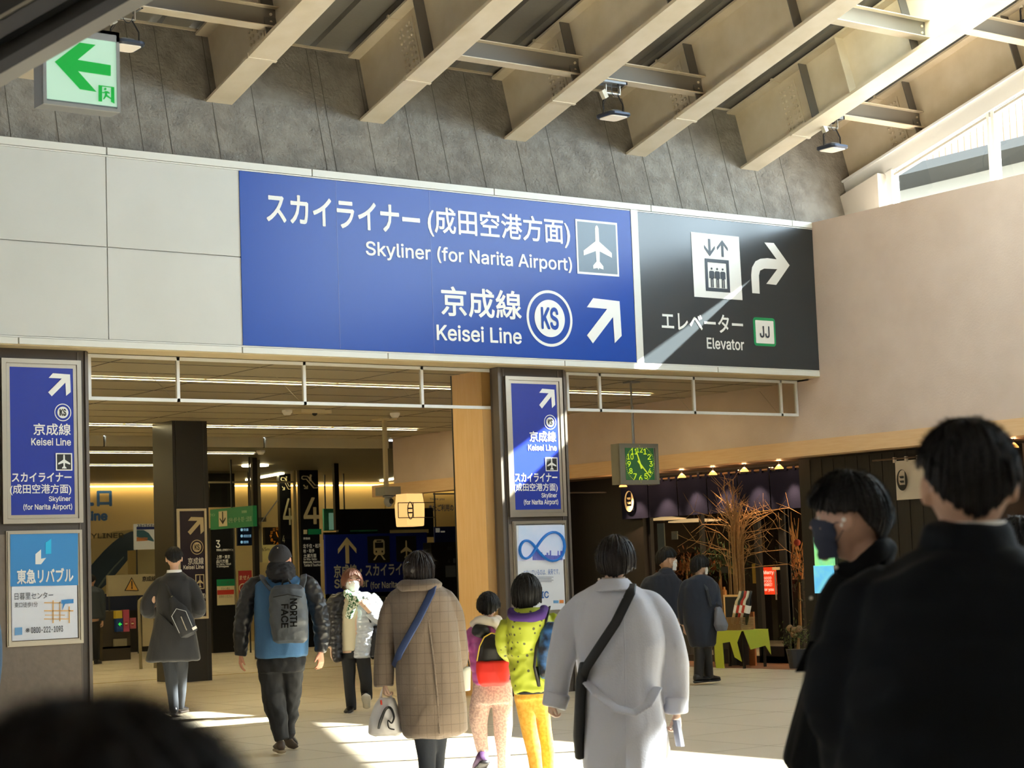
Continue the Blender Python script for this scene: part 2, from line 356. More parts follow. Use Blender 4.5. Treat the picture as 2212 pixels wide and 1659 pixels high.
LB = {7.371: 'beige roof beam behind the green exit sign, leftmost with its end in view', 9.49: 'beige steel roof beam right of the green exit sign, second end from the left',
      11.44: 'beige steel roof beam with a big bolted plate, above the left half of the blue sign', 13.48: 'beige roof beam carrying the middle flood light on its underside',
      15.38: 'beige roof beam between the two flood lights, above the white divider of the sign', 17.34: 'beige roof beam carrying the right flood light, sunlit on its upper side',
      19.27: 'beige roof beam running along the top of the clerestory window'}
for i, x in enumerate(BEAMX): beam(x, i, LB.get(x, 'beige roof beam left of the exit sign, hidden by the black canopy'))
def tie(i, L, label):
    x0, x1 = BEAMX[i] + BW / 2 + .01, BEAMX[i + 1] + BW / 2 - .01; s = .90
    r = thing('tie_beam', label, 'beam', sl((x0 + x1) / 2, L, s), 'cross ties between the roof beams')
    part('lower_flange', box(x0, x1, sl(0, L, s).y - .09, sl(0, L, s).y + .09, sl(0, L, s).z - .01, sl(0, L, s).z), m_beam, r)
    z = sl(0, L, s).z; y = sl(0, L, s).y
    part('upper_flange', box(x0, x1, y - .09, y + .09, z + .2, z + .21), m_beam, r)
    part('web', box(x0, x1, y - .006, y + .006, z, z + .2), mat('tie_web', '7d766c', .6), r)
    part('bolts', join(*[cyl((x1 - .06 - .0, y - .006, z + h), (x1 - .06, y - .02, z + h), .016, 8) for h in (.06, .14)]), m_beam, r)
tie(3, 1.38, 'beige cross tie at the top left, above the exit sign')
tie(5, 1.38, 'beige cross tie left of the middle flood light')
tie(6, 1.38, 'beige cross tie right of the middle flood light')
tie(8, 1.38, 'beige cross tie right of the right flood light')
tie(7, 3.3, 'short beige cross tie high up beside the roof light')
tie(8, 3.6, 'beige cross tie at the top right corner above the clerestory window')
# ================================================================ clerestory window
WX = 19.32
ZL = 5.925
def wz(y, s): return None
hb = obox(sl(WX - .06, -.05, .50), DX * .22, DL * 17.5, DS * .25)
struct('window_2', join(hb, obox(sl(WX - .09, -.05, .735), DX * .1, DL * 17.5, DS * .03)), m_aluw, 'white head beam of the clerestory window')
def hz(y, s=.5):                               # height of the sloped line s at position y
    L = ((18.1 + s * math.sin(th)) - y) / math.cos(th); return sl(0, L, s).z
def wpost(y, w, m=m_aluw, x0=WX - .04, x1=WX + .06): return prism([(x0, y - w / 2, ZL - .1), (x0, y + w / 2, ZL - .1), (x0, y + w / 2, hz(y + w / 2) + .02), (x0, y - w / 2, hz(y - w / 2) + .02)], (x1 - x0, 0, 0))
struct('window_3', wpost(17.92, .78, x0=WX - .2, x1=WX + .1), mat('window_corner', 'd9d4cc', .5), 'pale corner post where the window meets the concrete wall')
struct('window_4', wpost(17.44, .1, x0=WX - .08), m_aluw, 'end post of the window')
for k, y in enumerate((15.68, 13.6, 11.5, 9.4, 7.3, 4.2)): struct('window_%d' % (5 + k), join(wpost(y, .05), wpost(y + .075, .04)), m_aluw, 'double mullion of the clerestory window')
struct('window_11', join(obox(sl(WX - .03, .7, .44), DX * .08, DL * 14, DS * .03), box(WX - .04, WX + .06, 2.8, 17.4, ZL - .02, ZL + .035)), mat('window_gasket', 'b9b4aa', .5), 'thin inner frame of the clerestory window')
P = [(WX, 17.4, ZL), (WX, 1, ZL), (WX, 1, hz(1)), (WX, 17.4, hz(17.4))]
struct('window_12', prism(P, (.01, 0, 0)), glass('window_glass', 'f2f7f7', .0), 'clear glass of the clerestory window')
# outside
ob = thing('neighbour_building', 'overexposed white building with a balcony seen through the clerestory window', 'building', (34, 27, 0))
part('wall', box(34, 40, 12, 42, 0, 10.9), mat('outside_wall', '8a847a', .8), ob)
part('balcony_slab', box(32.6, 34, 12, 42, 10.0, 10.2), mat('outside_slab', '2e2b27', .8), ob)
rl = [box(32.6, 32.64, 12, 42, 11.05, 11.12)] + [box(32.6, 32.63, 12 + .18 * k, 12.03 + .18 * k, 10.2, 11.08) for k in range(167)]
part('railing', join(*rl), mat('rust_rail', '7a3510', .7), ob, label='orange brown balcony railing')
for k in range(9): part('window', box(33.96, 34.0, 14 + 3 * k, 15.4 + 3 * k, 8.0, 9.4), m_steel, ob)

struct('wall_right_near', join(box(RX, RX + .3, -9, 2.5, 0, 2.83), box(19.3, 19.6, -9, 1.0, 5.9, 15)), m_stucco, 'unseen near end of the right wall, added to block sun')  # wall length added out of view, keeps sun off the near figures
struct('wall_rear', box(-10.2, 19.6, -9.2, -9, 0, 15), mat('rear_cladding', 'dcd3c6', .8), 'unseen rear wall added behind the camera to shape the light')  # added out of view to cut sky light and bounce the rest
struct('wall_far_left', box(-10.2, -10, -9, 18.4, 0, 15), mat('rear_cladding', 'dcd3c6', .8), 'unseen left wall added outside the frame to shape the light')  # unseen wall added to close off light from the side

struct('ceiling_hall_side', box(18.3, 34.3, 18.2, 28.8, 3.83, 3.97), m_cei, 'unseen hall ceiling added beyond the right wall to stop light leaks')  # added slab, keeps sky light from leaking into the hall
struct('wall_hall_side', join(box(18.6, 24.6, 18.36, 18.46, 2.85, 3.83), box(24.6, 34.2, 18.36, 18.46, 0, 3.83), box(34, 34.2, 18.46, 24.0, 0, 3.83)), m_stucco, 'unseen outer walls added beyond the shop to block sky light')  # added to shut out sky light behind the shop
# ================================================================ pillars and smoke screen
YP = 18.25; KP = {'y': YP}
def pillar(x0, x1, label, face_low):
    r = thing('pillar', label, 'pillar', ((x0 + x1) / 2, YP + .4, 0), 'pillars of the hall entrance')
    part('casing', box(x0, x1, YP, YP + .15, 0, ZB0 - .012), m_pillar, r)
    w = .07
    part('edge_trim', join(box(x0 - .004, x0 + .03, YP - .02, YP + .1, 0, ZB0 - .02), box(x1 - .03, x1 + .004, YP - .02, YP + .1, 0, ZB0 - .02), box(x1 - .11, x1 - .095, YP - .008, YP + .01, 0, ZB0 - .03), box(x0 + .075, x0 + .09, YP - .008, YP + .01, 0, ZB0 - .03)), mat('bronze_trim', '6a625b', .4, metal=.3), r)
    part('stone_face', box(x0 + .09, x1 - .11, YP - .006, YP + .01, .02, face_low), m_pface, r, label='brown speckled lower face')
    return r
LPX1 = at(188, 800, y=YP).x; LPX0 = LPX1 - 1.18
RPX0, RPX1 = at(1077, 900, y=YP).x, at(1222, 900, y=YP).x
pillar(LPX0, LPX1, 'brown clad pillar at the left edge with a blue sign and an estate agent poster', 2.0)
pillar(RPX0, RPX1, 'dark clad pillar in the middle with a blue sign and an infinity loop poster', 2.0)
YT = 18.4
def screen(px0, px1, mull, label):
    x0, x1 = at(px0, 850, y=YT).x, min(RX - .015, at(px1, 850, y=YT).x); z0 = at(1072, 884, y=YT).z; z1 = ZB0 - .02
    r = thing('smoke_screen', label, 'glass screen', ((x0 + x1) / 2, YT, z0), 'glass smoke screens under the sign band')
    part('frame', join(frame2((x0, YT, z0), (x1, YT, z1), .035, V((0, .04, 0))), *[box(at(p, 850, y=YT).x - .017, at(p, 850, y=YT).x + .017, YT, YT + .04, z0, z1) for p in mull]), m_aluw, r)
    e = [x0] + [at(p, 850, y=YT).x for p in mull] + [x1]
    for a, b in zip(e, e[1:]): part('pane', box(a + .02, b - .02, YT + .016, YT + .024, z0 + .03, z1 - .03), m_film, r)
    for k in range(len(e) - 2): part('wire', tube([(e[k + 1] - .35, YT + .05, z1 - .15), (e[k + 1] - .05, YT + .05, z0 + .05)], .003, 5), m_alu, r)
screen(191, 1073, (386, 659, 913), 'long glass smoke screen in a white frame left of the middle pillar')
screen(1225, 1747, (1297, 1500, 1688), 'short glass smoke screen in a white frame right of the middle pillar')
# ================================================================ the big sign
NE = [(.22, 1), (.98, .97), (1, .2), (.79, .03), (.77, .61), (.16, 0), (0, .17), (.61, .78), (.03, .79)]
PL = [(.5, .92), (.53, .9), (.545, .86), (.55, .62), (.86, .43), (.86, .34), (.55, .44), (.54, .25), (.63, .17), (.63, .11), (.52, .13), (.5, .09)]
PL = PL + [(1 - x, y) for x, y in PL[::-1][1:-1]]
UPA = [(.5, 1), (1, .56), (1, .38), (.6, .72), (.6, 0), (.4, 0), (.4, .72), (0, .38), (0, .56)]
def rect(tl, br, K):                     # origin, u, v of a photo box on a plane
    a, b = at(*tl, **K), at(*br, **K); o = V((a.x, a.y, b.z)) if 'y' in K else V((a.x, a.y, b.z))
    u = V((b.x - a.x, 0, 0)) if 'y' in K else V((0, b.y - a.y, 0)); return o, u, V((0, 0, a.z - b.z))
LN = V((0, -.004, 0))
def emblem(r, c, rx, ry, K, mw, md, lift=.004):
    P = at(*c, **K); a = (at(c[0] + rx, c[1], **K) - P).x; b = P.z - at(c[0], c[1] + ry, **K).z; n = V((0, -lift, 0))
    def ring(k0, k1):
        o = [(a * k0 * math.cos(t * math.pi / 24), a * k0 * math.sin(t * math.pi / 24)) for t in range(48)]; i = [(a * k1 * math.cos(t * math.pi / 24), a * k1 * math.sin(t * math.pi / 24)) for t in range(48)]
        return strip2d(P, V((1, 0, 0)), V((0, 0, b / a)), o, i, n, 0)
    disc = prism([P + V((a * .66 * math.cos(t * math.pi / 24), 0, b * .66 * math.sin(t * math.pi / 24))) + n for t in range(48)], n * .5)
    e = part('line_emblem', join(ring(1, .9), disc), mw, r)
    part('letters', text_uv('KS', P + V((-.38 * a, 0, -.4 * b)), V((.76 * a, 0, 0)), V((0, 0, .8 * b)), n * 2.2, .03), md, e)
    return e
K = {'y': YB}; BK = {'y': YB - .012}
x0, x1 = at(520, 560, y=YB).x, at(1366, 600, y=YB).x; zt, zb = ZB1 - .098, ZB0 + .083
sg = thing('direction_sign', 'large blue sign for the airport express and railway line with white lettering', 'sign', (x0, YB, ZB0))
part('board', box(x0, x1, YB - .012, YB + .03, zb, zt), m_blue, sg)
part('joint', join(*[box(at(p, 560, y=YB).x, at(p, 560, y=YB).x + .006, YB - .0135, YB - .011, zb + .01, zt - .01) for p in (728, 930)]), mat('blue_joint', '3d59b0', .3), sg)
parts('lettering', [textp('スカイライナー', (574, 415), (908, 508), BK, .028), textp('(成田空港方面)', (922, 444), (1232, 537), BK, .02), textp('Skyliner (for Narita Airport)', (789, 519), (1236, 593), BK, .018),
     textp('京成線', (951, 617), (1127, 692), BK, .022), textp('Keisei Line', (942, 700), (1127, 744), BK, .02)], m_white, sg)
o, u, v = rect((1264, 643), (1343, 745), BK); part('arrow', shape(NE, o, u, v, LN), m_white, sg, label='white arrow pointing up to the right')
o, u, v = rect((1242, 473), (1337, 598), BK); pg = part('airplane_pictogram', join(frame2(o + V((0, -.006, 0)), o + u + v + V((0, -.006, 0)), .035, V((0, .003, 0))), shape(PL, o + u * .03, u * .94, v, LN * 1.6)), m_white, sg)
part('panel', shape([(.04, .04), (.96, .04), (.96, .96), (.04, .96)], o, u, v, LN), mat('pictogram_slate', '55697c', .3), pg)
emblem(sg, (1187, 688), 49, 61, BK, m_white, m_blue)
x2 = at(1381, 600, y=YB).x
solo('divider_strip', box(x1 + .002, x2, YB - .02, YB + .03, zb - .01, zt + .02), m_trim, 'white vertical strip between the blue and the charcoal sign', 'trim')
# elevator sign
es = thing('elevator_sign', 'charcoal sign with elevator pictogram, curved white arrow and green line badge', 'sign', (x2, YB, ZB0))
part('board', box(x2 + .003, BX1 - .004, YB - .012, YB + .03, zb, zt), m_navy, es)
Q = lambda x, y: (1300 + x / 4.254, 420 + y / 4.254)
parts('lettering', [textp('エレベーター', (1427.6, 671), (1605.6, 722), BK, .02), textp('Elevator', (1525.7, 729), (1607.5, 757.5), BK, .02)], m_white, es)
ar = [Q(*p) for p in [(1492, 442), (1577, 447), (1723, 652), (1600, 832), (1510, 822), (1610, 687), (1490, 682), (1452, 700), (1441, 745), (1448, 912), (1380, 907), (1370, 740), (1378, 672), (1410, 615), (1455, 592), (1520, 586), (1605, 597)]]
part('arrow', polyp(ar, BK), m_white, es, label='white arrow curving to the right')
pn = [Q(*p) for p in [(816, 345), (1256, 390), (1290, 972), (848, 940)]]
pic = part('elevator_pictogram', polyp(pn, BK), m_white, es)
m_pd = mat('pictogram_dark', '3a4450', .35)
dn = [(p[0], 1 - p[1]) for p in UPA]
o1, u1, v1 = rect(Q(933, 405), Q(1037, 572), BK); o2, u2, v2 = rect(Q(1051, 417), Q(1156, 580), BK)
gg = [shape(dn, o1, u1, v1, LN * 2), shape(UPA, o2, u2, v2, LN * 2)]
o, u, v = rect(Q(940, 588), Q(1175, 903), BK); gg.append(frame2(o + LN * 2, o + u + v + LN * 2, .045, V((0, -.003, 0))))
for cx in (.27, .5, .73):
    P = o + u * cx + LN * 2; w = u.length; h = v.length
    gg.append(prism([P + V((.035 * w * math.cos(t * .524), 0, h * .7 + .035 * w * math.sin(t * .524))) for t in range(12)], LN))
    gg.append(prism([P + V((dx * w, 0, dz * h)) for dx, dz in [(-.06, .63), (.06, .63), (.1, .6), (.1, .4), (.055, .4), (.055, .12), (.015, .12), (.015, .37), (-.015, .37), (-.015, .12), (-.055, .12), (-.055, .4), (-.1, .4), (-.1, .6)]], LN))
part('figures', join(*gg), m_pd, pic)
def rrect(tl, br, K, r, lift, th=.003):
    o, u, v = rect(tl, br, K); W_, H_ = u.length, v.length; pts = []
    for cx, cy, a0 in ((W_ - r, H_ - r, 0), (r, H_ - r, 90), (r, r, 180), (W_ - r, r, 270)):
        for k in range(6): a = math.radians(a0 + 18 * k); pts.append(o + u.normalized() * (cx + r * math.cos(a)) + V((0, 0, cy + r * math.sin(a))) + V((0, -lift, 0)))
    return prism(pts, V((0, -th, 0)))
bd = part('line_badge', rrect(Q(1385, 1127), Q(1600, 1400), BK, .045, .003), m_green, es, label='green rounded line badge')
part('badge_face', rrect(Q(1405, 1155), Q(1582, 1375), BK, .01, .007), m_white, bd)
part('letters', textp('JJ', Q(1442, 1208), Q(1538, 1322), BK, .02, .012), m_pd, bd)
# ================================================================ pillar signs
def pillar_sign(outer, blue, items, label):
    y = YP - .03; KF = {'y': y}; o, u, v = rect(*outer, {'y': y}); r = thing('light_box_sign', label, 'sign', (o.x + u.x / 2, YP, o.z), 'blue light box signs on the entrance pillars')
    part('frame', join(box(o.x, o.x + u.x, y + .005, YP + .005, o.z, o.z + v.z), frame2(o + V((0, -.015, 0)), o + u + v + V((0, -.015, 0)), .045, V((0, .03, 0))), frame2(o + V((.05, -.006, .05)), o + u + v + V((-.05, -.006, -.05)), .035, V((0, .02, 0)))), m_alu, r)
    part('face', (lambda a: box(a[0].x, a[0].x + a[1].x, y - .003, y + .006, a[0].z, a[0].z + a[2].z))(rect(*blue, KF)), m_blue2, r)
    K2 = {'y': y - .003}; parts('lettering', [*[textp(t, a, b, K2, bo) for t, a, b, bo in items['text']]], m_white, r)
    o, u, v = rect(*items['arrow'], K2); part('arrow', shape(NE, o, u, v, LN), m_white, r)
    emblem(r, *items['emb'], K2, m_white, m_black)
    o, u, v = rect(*items['plane'], K2); pg = part('airplane_pictogram', join(frame2(o + LN * 2, o + u + v + LN * 2, .012, V((0, .003, 0))), shape(PL, o, u, v, LN * 2)), m_white, r)
    part('panel', shape([(.05, .05), (.95, .05), (.95, .95), (.05, .95)], o, u, v, LN), m_black, pg)
pillar_sign(((2, 773), (179, 1129)), ((10.5, 784), (167, 1116)), {'text': [('京成線', (71.6, 914), (152.7, 941), .02), ('Keisei Line', (67, 946), (153, 963), .02), ('スカイライナー', (24.8, 1021), (154.4, 1041), .03),
     ('(成田空港方面)', (21, 1046), (153.7, 1069), .02), ('Skyliner', (105, 1072), (152.7, 1085), .02), ('(for Narita Airport)', (50, 1089), (155.7, 1103), .02)],
     'arrow': ((103, 806), (152.4, 857)), 'emb': ((135.4, 891), 18, 19), 'plane': ((119.7, 978.7), (155.7, 1016.7))}, 'blue light box sign above the estate agent poster on the left pillar')
pillar_sign(((1090, 812), (1224, 1115)), ((1099.5, 822), (1212, 1104)), {'text': [('京成線', (1143, 931), (1201, 955), .02), ('Keisei Line', (1140, 960), (1202, 974), .02), ('スカイライナー', (1111.4, 1022), (1203.8, 1041), .03),
     ('(成田空港方面)', (1109, 1044), (1204.5, 1063), .02), ('Skyliner', (1169, 1065), (1203, 1077), .02), ('(for Narita Airport)', (1131, 1079), (1205.6, 1092), .02)],
     'arrow': ((1163, 839.5), (1199, 883)), 'emb': ((1188, 912), 13, 16), 'plane': ((1177, 988), (1204.5, 1018))}, 'blue light box sign, partly sunlit, above the infinity loop poster')
# posters
def poster(outer, inner, label):
    y = YP - .02; o, u, v = rect(*outer, {'y': y}); r = thing('framed_poster', label, 'poster', (o.x + u.x / 2, YP, o.z), 'posters on the entrance pillars')
    part('frame', join(frame2(o, o + u + v, .05, V((0, .025, 0))), frame2(o + V((.012, -.012, .012)), o + u + v + V((-.012, -.012, -.012)), .022, V((0, .02, 0)))), m_alu, r)
    o, u, v = rect(*inner, {'y': y}); part('sheet', box(o.x, o.x + u.x, y, y + .012, o.z, o.z + v.z), mat('poster_white', 'd9dde6', .4, emit=.08), r)
    return r, {'y': y - .001}
r, K2 = poster(((13, 1147), (181, 1389)), ((22, 1154), (168, 1377)), 'estate agent poster, blue above white, with a small street map on the left pillar')
m_pb = mat('poster_blue', '2f86c8', .4, emit=.08); m_tx = mat('poster_text', '3c3f46', .5); m_lb = mat('poster_lightblue', '6fa8dc', .5)
part('blue_field', polyp([(22, 1154), (168, 1152), (168, 1264), (22, 1267)], K2, .002), m_pb, r)
part('logo', polyp([(76, 1197), (88, 1187), (88, 1207), (99, 1205), (88, 1219), (76, 1219)], K2, .005), m_white, r)
part('logo_accent', polyp([(98, 1172), (110, 1164), (110, 1196), (98, 1197)], K2, .005), mat('poster_cyan', '18b4e4', .4, emit=.1), r)
part('title', textp('東急リバブル', (35.4, 1229.7), (158, 1258), K2, .04, .008), m_white, r)
parts('small_print', [textp('日暮里センター', (31, 1281), (114.6, 1292.7), K2, .0, .005), textp('東口徒歩1分', (31, 1301.5), (81, 1311), K2, 0, .005), textp('0800-222-1093', (66.4, 1355), (135.8, 1364.5), K2, .01, .005), textp('※', (55, 1357), (64, 1366), K2, .01, .005)], m_tx, r)
mp = []; random.seed(3)
for a, b, c, d in ((95, 1301, 130, 1303), (95, 1318, 158, 1320.5), (95, 1336, 150, 1338), (113, 1297, 115.5, 1346), (128, 1300, 130, 1342), (148, 1310, 150.5, 1346), (97, 1328, 140, 1329.5)): mp.append(polyp([(a, b), (c, b), (c, d), (a, d)], K2, .004, .002))
part('map', join(*mp), mat('map_orange', 'e9b978', .5), r)
part('map_callout', polyp([(132, 1296), (158, 1294), (158, 1303), (140, 1304), (134, 1318), (135, 1304), (132, 1304)], K2, .007), mat('map_blue', '3a8fd8', .5), r)
part('square_badge', join(polyp([(31.5, 1356), (47.5, 1355), (47.5, 1371), (31.5, 1372.5)], K2, .004)), m_lb, r)
r, K2 = poster(((1107, 1126), (1231, 1325)), ((1115, 1133), (1221, 1316)), 'white poster with a blue infinity loop and skyline on the middle pillar')
sky = [polyp([(1117, 1136), (1220, 1136), (1220, 1170), (1117, 1190)], K2, .002, .001), ]
part('sky_tint', polyp([(1120, 1136), (1220, 1134), (1220, 1208), (1118, 1212)], K2, .002, .001), mat('poster_sky', 'b5cfee', .4, emit=.12, var=(2.2, 'e9e2f2', .25)), r)
sk = []; random.seed(5); xx = 1150
while xx < 1212:
    w = random.uniform(2.5, 5); h = random.uniform(8, 22); sk.append(polyp([(xx, 1210), (xx, 1210 - h), (xx + w, 1210 - h), (xx + w, 1210)], K2, .004, .001)); xx += w + .2
part('skyline', join(*sk), mat('skyline_blue', '4668c8', .5, var=(3, '8a7fd0', .3)), r)
lp = []
for i in range(49):
    t = 2 * math.pi * i / 48; s, c = math.sin(t), math.cos(t); k = 1 / (1 + s * s)
    sc = 1.0 + .38 * c
    lp.append(at(1156 + (62 * c * k if c > 0 else 35 * c * k), 1184 - 88 * s * c * k * (1 if c > 0 else .62) - c * 4, **K2) + V((0, -.012, 0)))
part('infinity_loop', tube(lp, .03, 8, False, .5), mat('loop_blue', '1f6fc4', .3, emit=.15), r, True)
parts('lettering', [textp('つないでいるのは、未来です。', (1130, 1231), (1208, 1241), K2, 0, .006), textp('UIC', (1158, 1278), (1185, 1292), K2, .03, .006)], mat('poster_ink', '3d6fb8', .5), r)
parts('small_print', [*[polyp([(1158 - k % 3, 1246 + 3.3 * k), (1195 - 4 * (k % 2), 1246 + 3.3 * k), (1195 - 4 * (k % 2), 1247.3 + 3.3 * k), (1158 - k % 3, 1247.3 + 3.3 * k)], K2, .004, .001) for k in range(4)]], mat('print_grey', '8f96a3', .5), r)
part('badges', join(polyp([(1195, 1297), (1206, 1297), (1206, 1303), (1195, 1303)], K2, .004, .001)), m_lb, r)
part('badge_accent', polyp([(1208, 1296), (1217, 1296), (1217, 1303), (1208, 1303)], K2, .004, .001), mat('print_orange', 'e08a4a', .5), r)
# ================================================================ exit sign, canopy, flood lights
EK = {'d': 11.0}
def flat(px, py, d=11.0, P0=None): return at(px, py, y=EXY)
EXY = at(180, 150, d=11).y
o, u, v = rect((97, 62), (260, 240), {'y': EXY}); 
a = at(97, 215, y=EXY); b = at(259, 237, y=EXY); zt_ = at(180, 60, y=EXY).z; zb_ = at(180, 227, y=EXY).z
ex = thing('exit_sign', 'lit green and white exit sign with a left arrow hanging at the top left', 'sign', ((a.x + b.x) / 2, EXY, zb_))
part('housing', box(a.x - .012, b.x + .0, EXY + .003, EXY + .13, zb_ - .02, zt_), mat('sign_housing', '878c92', .5), ex)
part('face', box(a.x + .004, b.x - .012, EXY - .004, EXY + .005, zb_ + .012, zt_ - .06), mat('exit_face', 'a9c8b6', .4, emit=.42, ecol='c8f6dc'), ex)
part('bezel', join(frame2((a.x - .012, EXY - .01, zb_ - .02), (b.x, EXY - .01, zt_), .02, V((0, .02, 0))), box(a.x - .012, b.x, EXY - .01, EXY + .01, zt_ - .06, zt_)), mat('sign_bezel', 'a3a8ac', .45), ex)
m_eg = mat('exit_green', '00a83e', .4, emit=.4)
KX = {'y': EXY - .004}
Q = lambda x, y: (x / 3.95, y / 3.95)
part('arrow', polyp([Q(*p) for p in [(465, 528), (678, 365), (813, 385), (660, 512), (942, 558), (942, 650), (662, 608), (820, 785), (680, 762)]], KX), m_eg, ex, label='green arrow pointing left')
dr = part('door_pictogram', join(polyp([Q(838, 727), Q(868, 731), Q(868, 868), Q(838, 865)], KX), polyp([Q(945, 741), Q(972, 745), Q(974, 885), Q(945, 870)], KX), polyp([Q(838, 727), Q(972, 745), Q(972, 752), Q(838, 735)], KX)), m_eg, ex)
part('runner', join(polyp([Q(895 + 11 * math.cos(k * .785), 761 + 11 * math.sin(k * .785)) for k in range(8)], KX), polyp([Q(*p) for p in [(893, 778), (915, 780), (935, 795), (930, 802), (912, 795), (912, 812), (948, 840), (944, 848), (905, 825), (885, 850), (878, 846), (892, 812), (893, 795), (878, 797), (868, 790), (872, 785), (884, 788)]], KX)), m_eg, dr)
part('rod', cyl(((a.x + b.x) / 2 + .1, EXY + .06, zt_), ((a.x + b.x) / 2 + .1, EXY + .06, zt_ + 1.2), .012), m_grey, ex)
# black canopy bars close to the camera
cn = thing('canopy_frame', 'black steel canopy edge crossing the top left corner', 'canopy', at(100, 0, d=7))
def bar(p, q, w, h, m, nm):
    A, B = at(*p, d=6.6), at(*q, d=6.6); t = (B - A); n = t.normalized().cross(V((0, 0, 1))).normalized(); up = n.cross(t).normalized()
    part(nm, obox(A - t * .6 - n * w / 2, t * 2.2, n * w, up * h), m, cn)
m_can = mat('canopy_black', '26272a', .35); m_cang = mat('canopy_grey', '4a4c50', .35)
A0, B0 = at(0, 160, d=6.6), at(280, 0, d=6.6)
tt = (B0 - A0); ut = CU * 1.0; 
sd = tt.normalized().cross(V((0, 0, 1))).normalized(); up = -sd.cross(tt.normalized())
up = V((0, 0, 1)) - tt.normalized() * tt.normalized().z; up.normalize()
px_ = 6.6 / FPX
for k, (off, h, mm, dep, nm) in enumerate(((0, 26, m_cang, 0, 'lower_bar'), (26, 44, m_black, .06, 'gasket'), (70, 36, m_cang, .0, 'middle_bar'), (106, 8, mat('canopy_light', '8a8478', .4), -.01, 'bright_edge'), (114, 260, m_black, .05, 'upper_panel'))):
    o_ = A0 - tt * 1.2 + up * off * px_ + F0 * dep; part(nm, obox(o_, tt * 3.6, up * h * px_, F0 * .12), mm, cn)
def flood(c, label, tray):
    """square LED flood light on a steel tray; c = centre of the lamp body"""
    c = V(c); tp = c + V((0, 0, .42)); r = thing('flood_light', label, 'lamp', tp, 'flood lights under the roof beams')
    def rr(s, rad, z, n=6):
        p = []
        for cx, cy, a0 in ((s - rad, s - rad, 0), (-s + rad, s - rad, 90), (-s + rad, -s + rad, 180), (s - rad, -s + rad, 270)):
            for k in range(n): a = math.radians(a0 + 90 / (n - 1) * k); p.append(c + V((cx + rad * math.cos(a), cy + rad * math.sin(a), z)))
        return p
    part('housing', loft([rr(.15, .07, -.015), rr(.165, .08, 0), rr(.165, .08, .025), rr(.14, .07, .035)]), mat('lamp_housing', '3a4150', .35, metal=.5), r)
    part('lens', loft([rr(.125, .04, -.022), rr(.127, .04, -.012)]), mat('lamp_lens', 'f2e6d4', .4, emit=.25), r)
    part('driver_box', loft([rr(.085, .03, .033), rr(.075, .03, .065), rr(.05, .02, .07)]), m_grey, r)
    for s in (-1, 1): part('yoke_arm', tube([c + V((s * .15, 0, .01)), c + V((s * .15, 0, .16)), c + V((s * .08, 0, .27))], .013, 6, True, .5), m_steel, r)
    part('bracket', join(box(c.x - .11, c.x + .11, c.y - .02, c.y + .02, c.z + .265, c.z + .28), box(c.x - .11, c.x - .1, c.y - .02, c.y + .02, c.z + .27, c.z + .38), box(c.x + .1, c.x + .11, c.y - .02, c.y + .02, c.z + .27, c.z + .38)), m_alu, r)
    part('mounting_tray', join(box(c.x - tray, c.x + .16, c.y - .09, c.y - .07, c.z + .38, c.z + .43), box(c.x - tray, c.x + .16, c.y + .07, c.y + .09, c.z + .38, c.z + .43), box(c.x - tray, c.x + .16, c.y - .02, c.y + .02, c.z + .40, c.z + .43), box(c.x - tray, c.x - tray + .02, c.y - .09, c.y + .09, c.z + .38, c.z + .43), box(c.x + .14, c.x + .16, c.y - .09, c.y + .09, c.z + .38, c.z + .43)), m_grey, r)
    part('junction_box', obox(c + V((-.14, -.04, .19)), V((.05, 0, .03)), V((0, .06, 0)), V((-.05, 0, .09))), mat('box_cream', 'd8d2c0', .5), r)
    lp = [c + V((.02 + .06 * math.cos(t), -.03, .33 + .10 * math.sin(t))) for t in [k * .5 for k in range(13)]]
    part('cable', join(tube(lp, .004, 5), tube([c + V((-.1, 0, .2)), c + V((-.16, -.02, .12)), c + V((-.12, 0, .03))], .003, 5)), m_steel, r)
pa = at(1325, 252, y=sl(0, 1.3, .755).y); flood((pa.x, pa.y, pa.z), 'square LED flood light hanging under the roof above the blue sign', .42)
pb = at(1798, 321, y=sl(0, 1.3, .755).y); flood((pb.x, pb.y, pb.z), 'square LED flood light hanging near the clerestory window', .24)
pc = at(270, 100, y=sl(0, 1.3, .755).y); flood((pc.x, pc.y, pc.z), 'square LED flood light half hidden behind the exit sign', .3)
pd_ = at(2222, 52, y=15.2); flood((pd_.x, pd_.y, pd_.z), 'flood light just entering the picture at the top right corner', .24)
# ================================================================ inside the hall
def pbox(tl, br, K, th=.04, lift=0):      # box behind the plane K spanning two photo points
    a, b = at(*tl, **K), at(*br, **K)
    if 'y' in K: return box(a.x, b.x, a.y - lift, a.y + th, b.z, a.z)
    return box(a.x - lift, a.x + th, b.y, a.y, b.z, a.z)
def cen(*ps, K): return sum([at(*p, **K) for p in ps], V((0, 0, 0))) / len(ps)
m_cream = mat('cream_paint', 'd3c7a4', .6); m_teal = mat('teal', '3f8f78', .5); m_ltxt = mat('light_text', 'd8d4c4', .5, emit=.1); m_navyp = mat('navy_print', '1f2f78', .4); m_dpanel = mat('black_gloss_panel', '17181a', .3); m_grn = mat('station_green', '1c7a4e', .4, emit=.04)
def hang(r, p, z1, leg=False):               # thin rod to the ceiling, or leg to the floor
    z0 = 0 if leg else p.z - .02; part('leg' if leg else 'hanger', box(p.x - .012, p.x + .012, p.y + .01, p.y + .035, z0, p.z if leg else z1), m_steel, r)
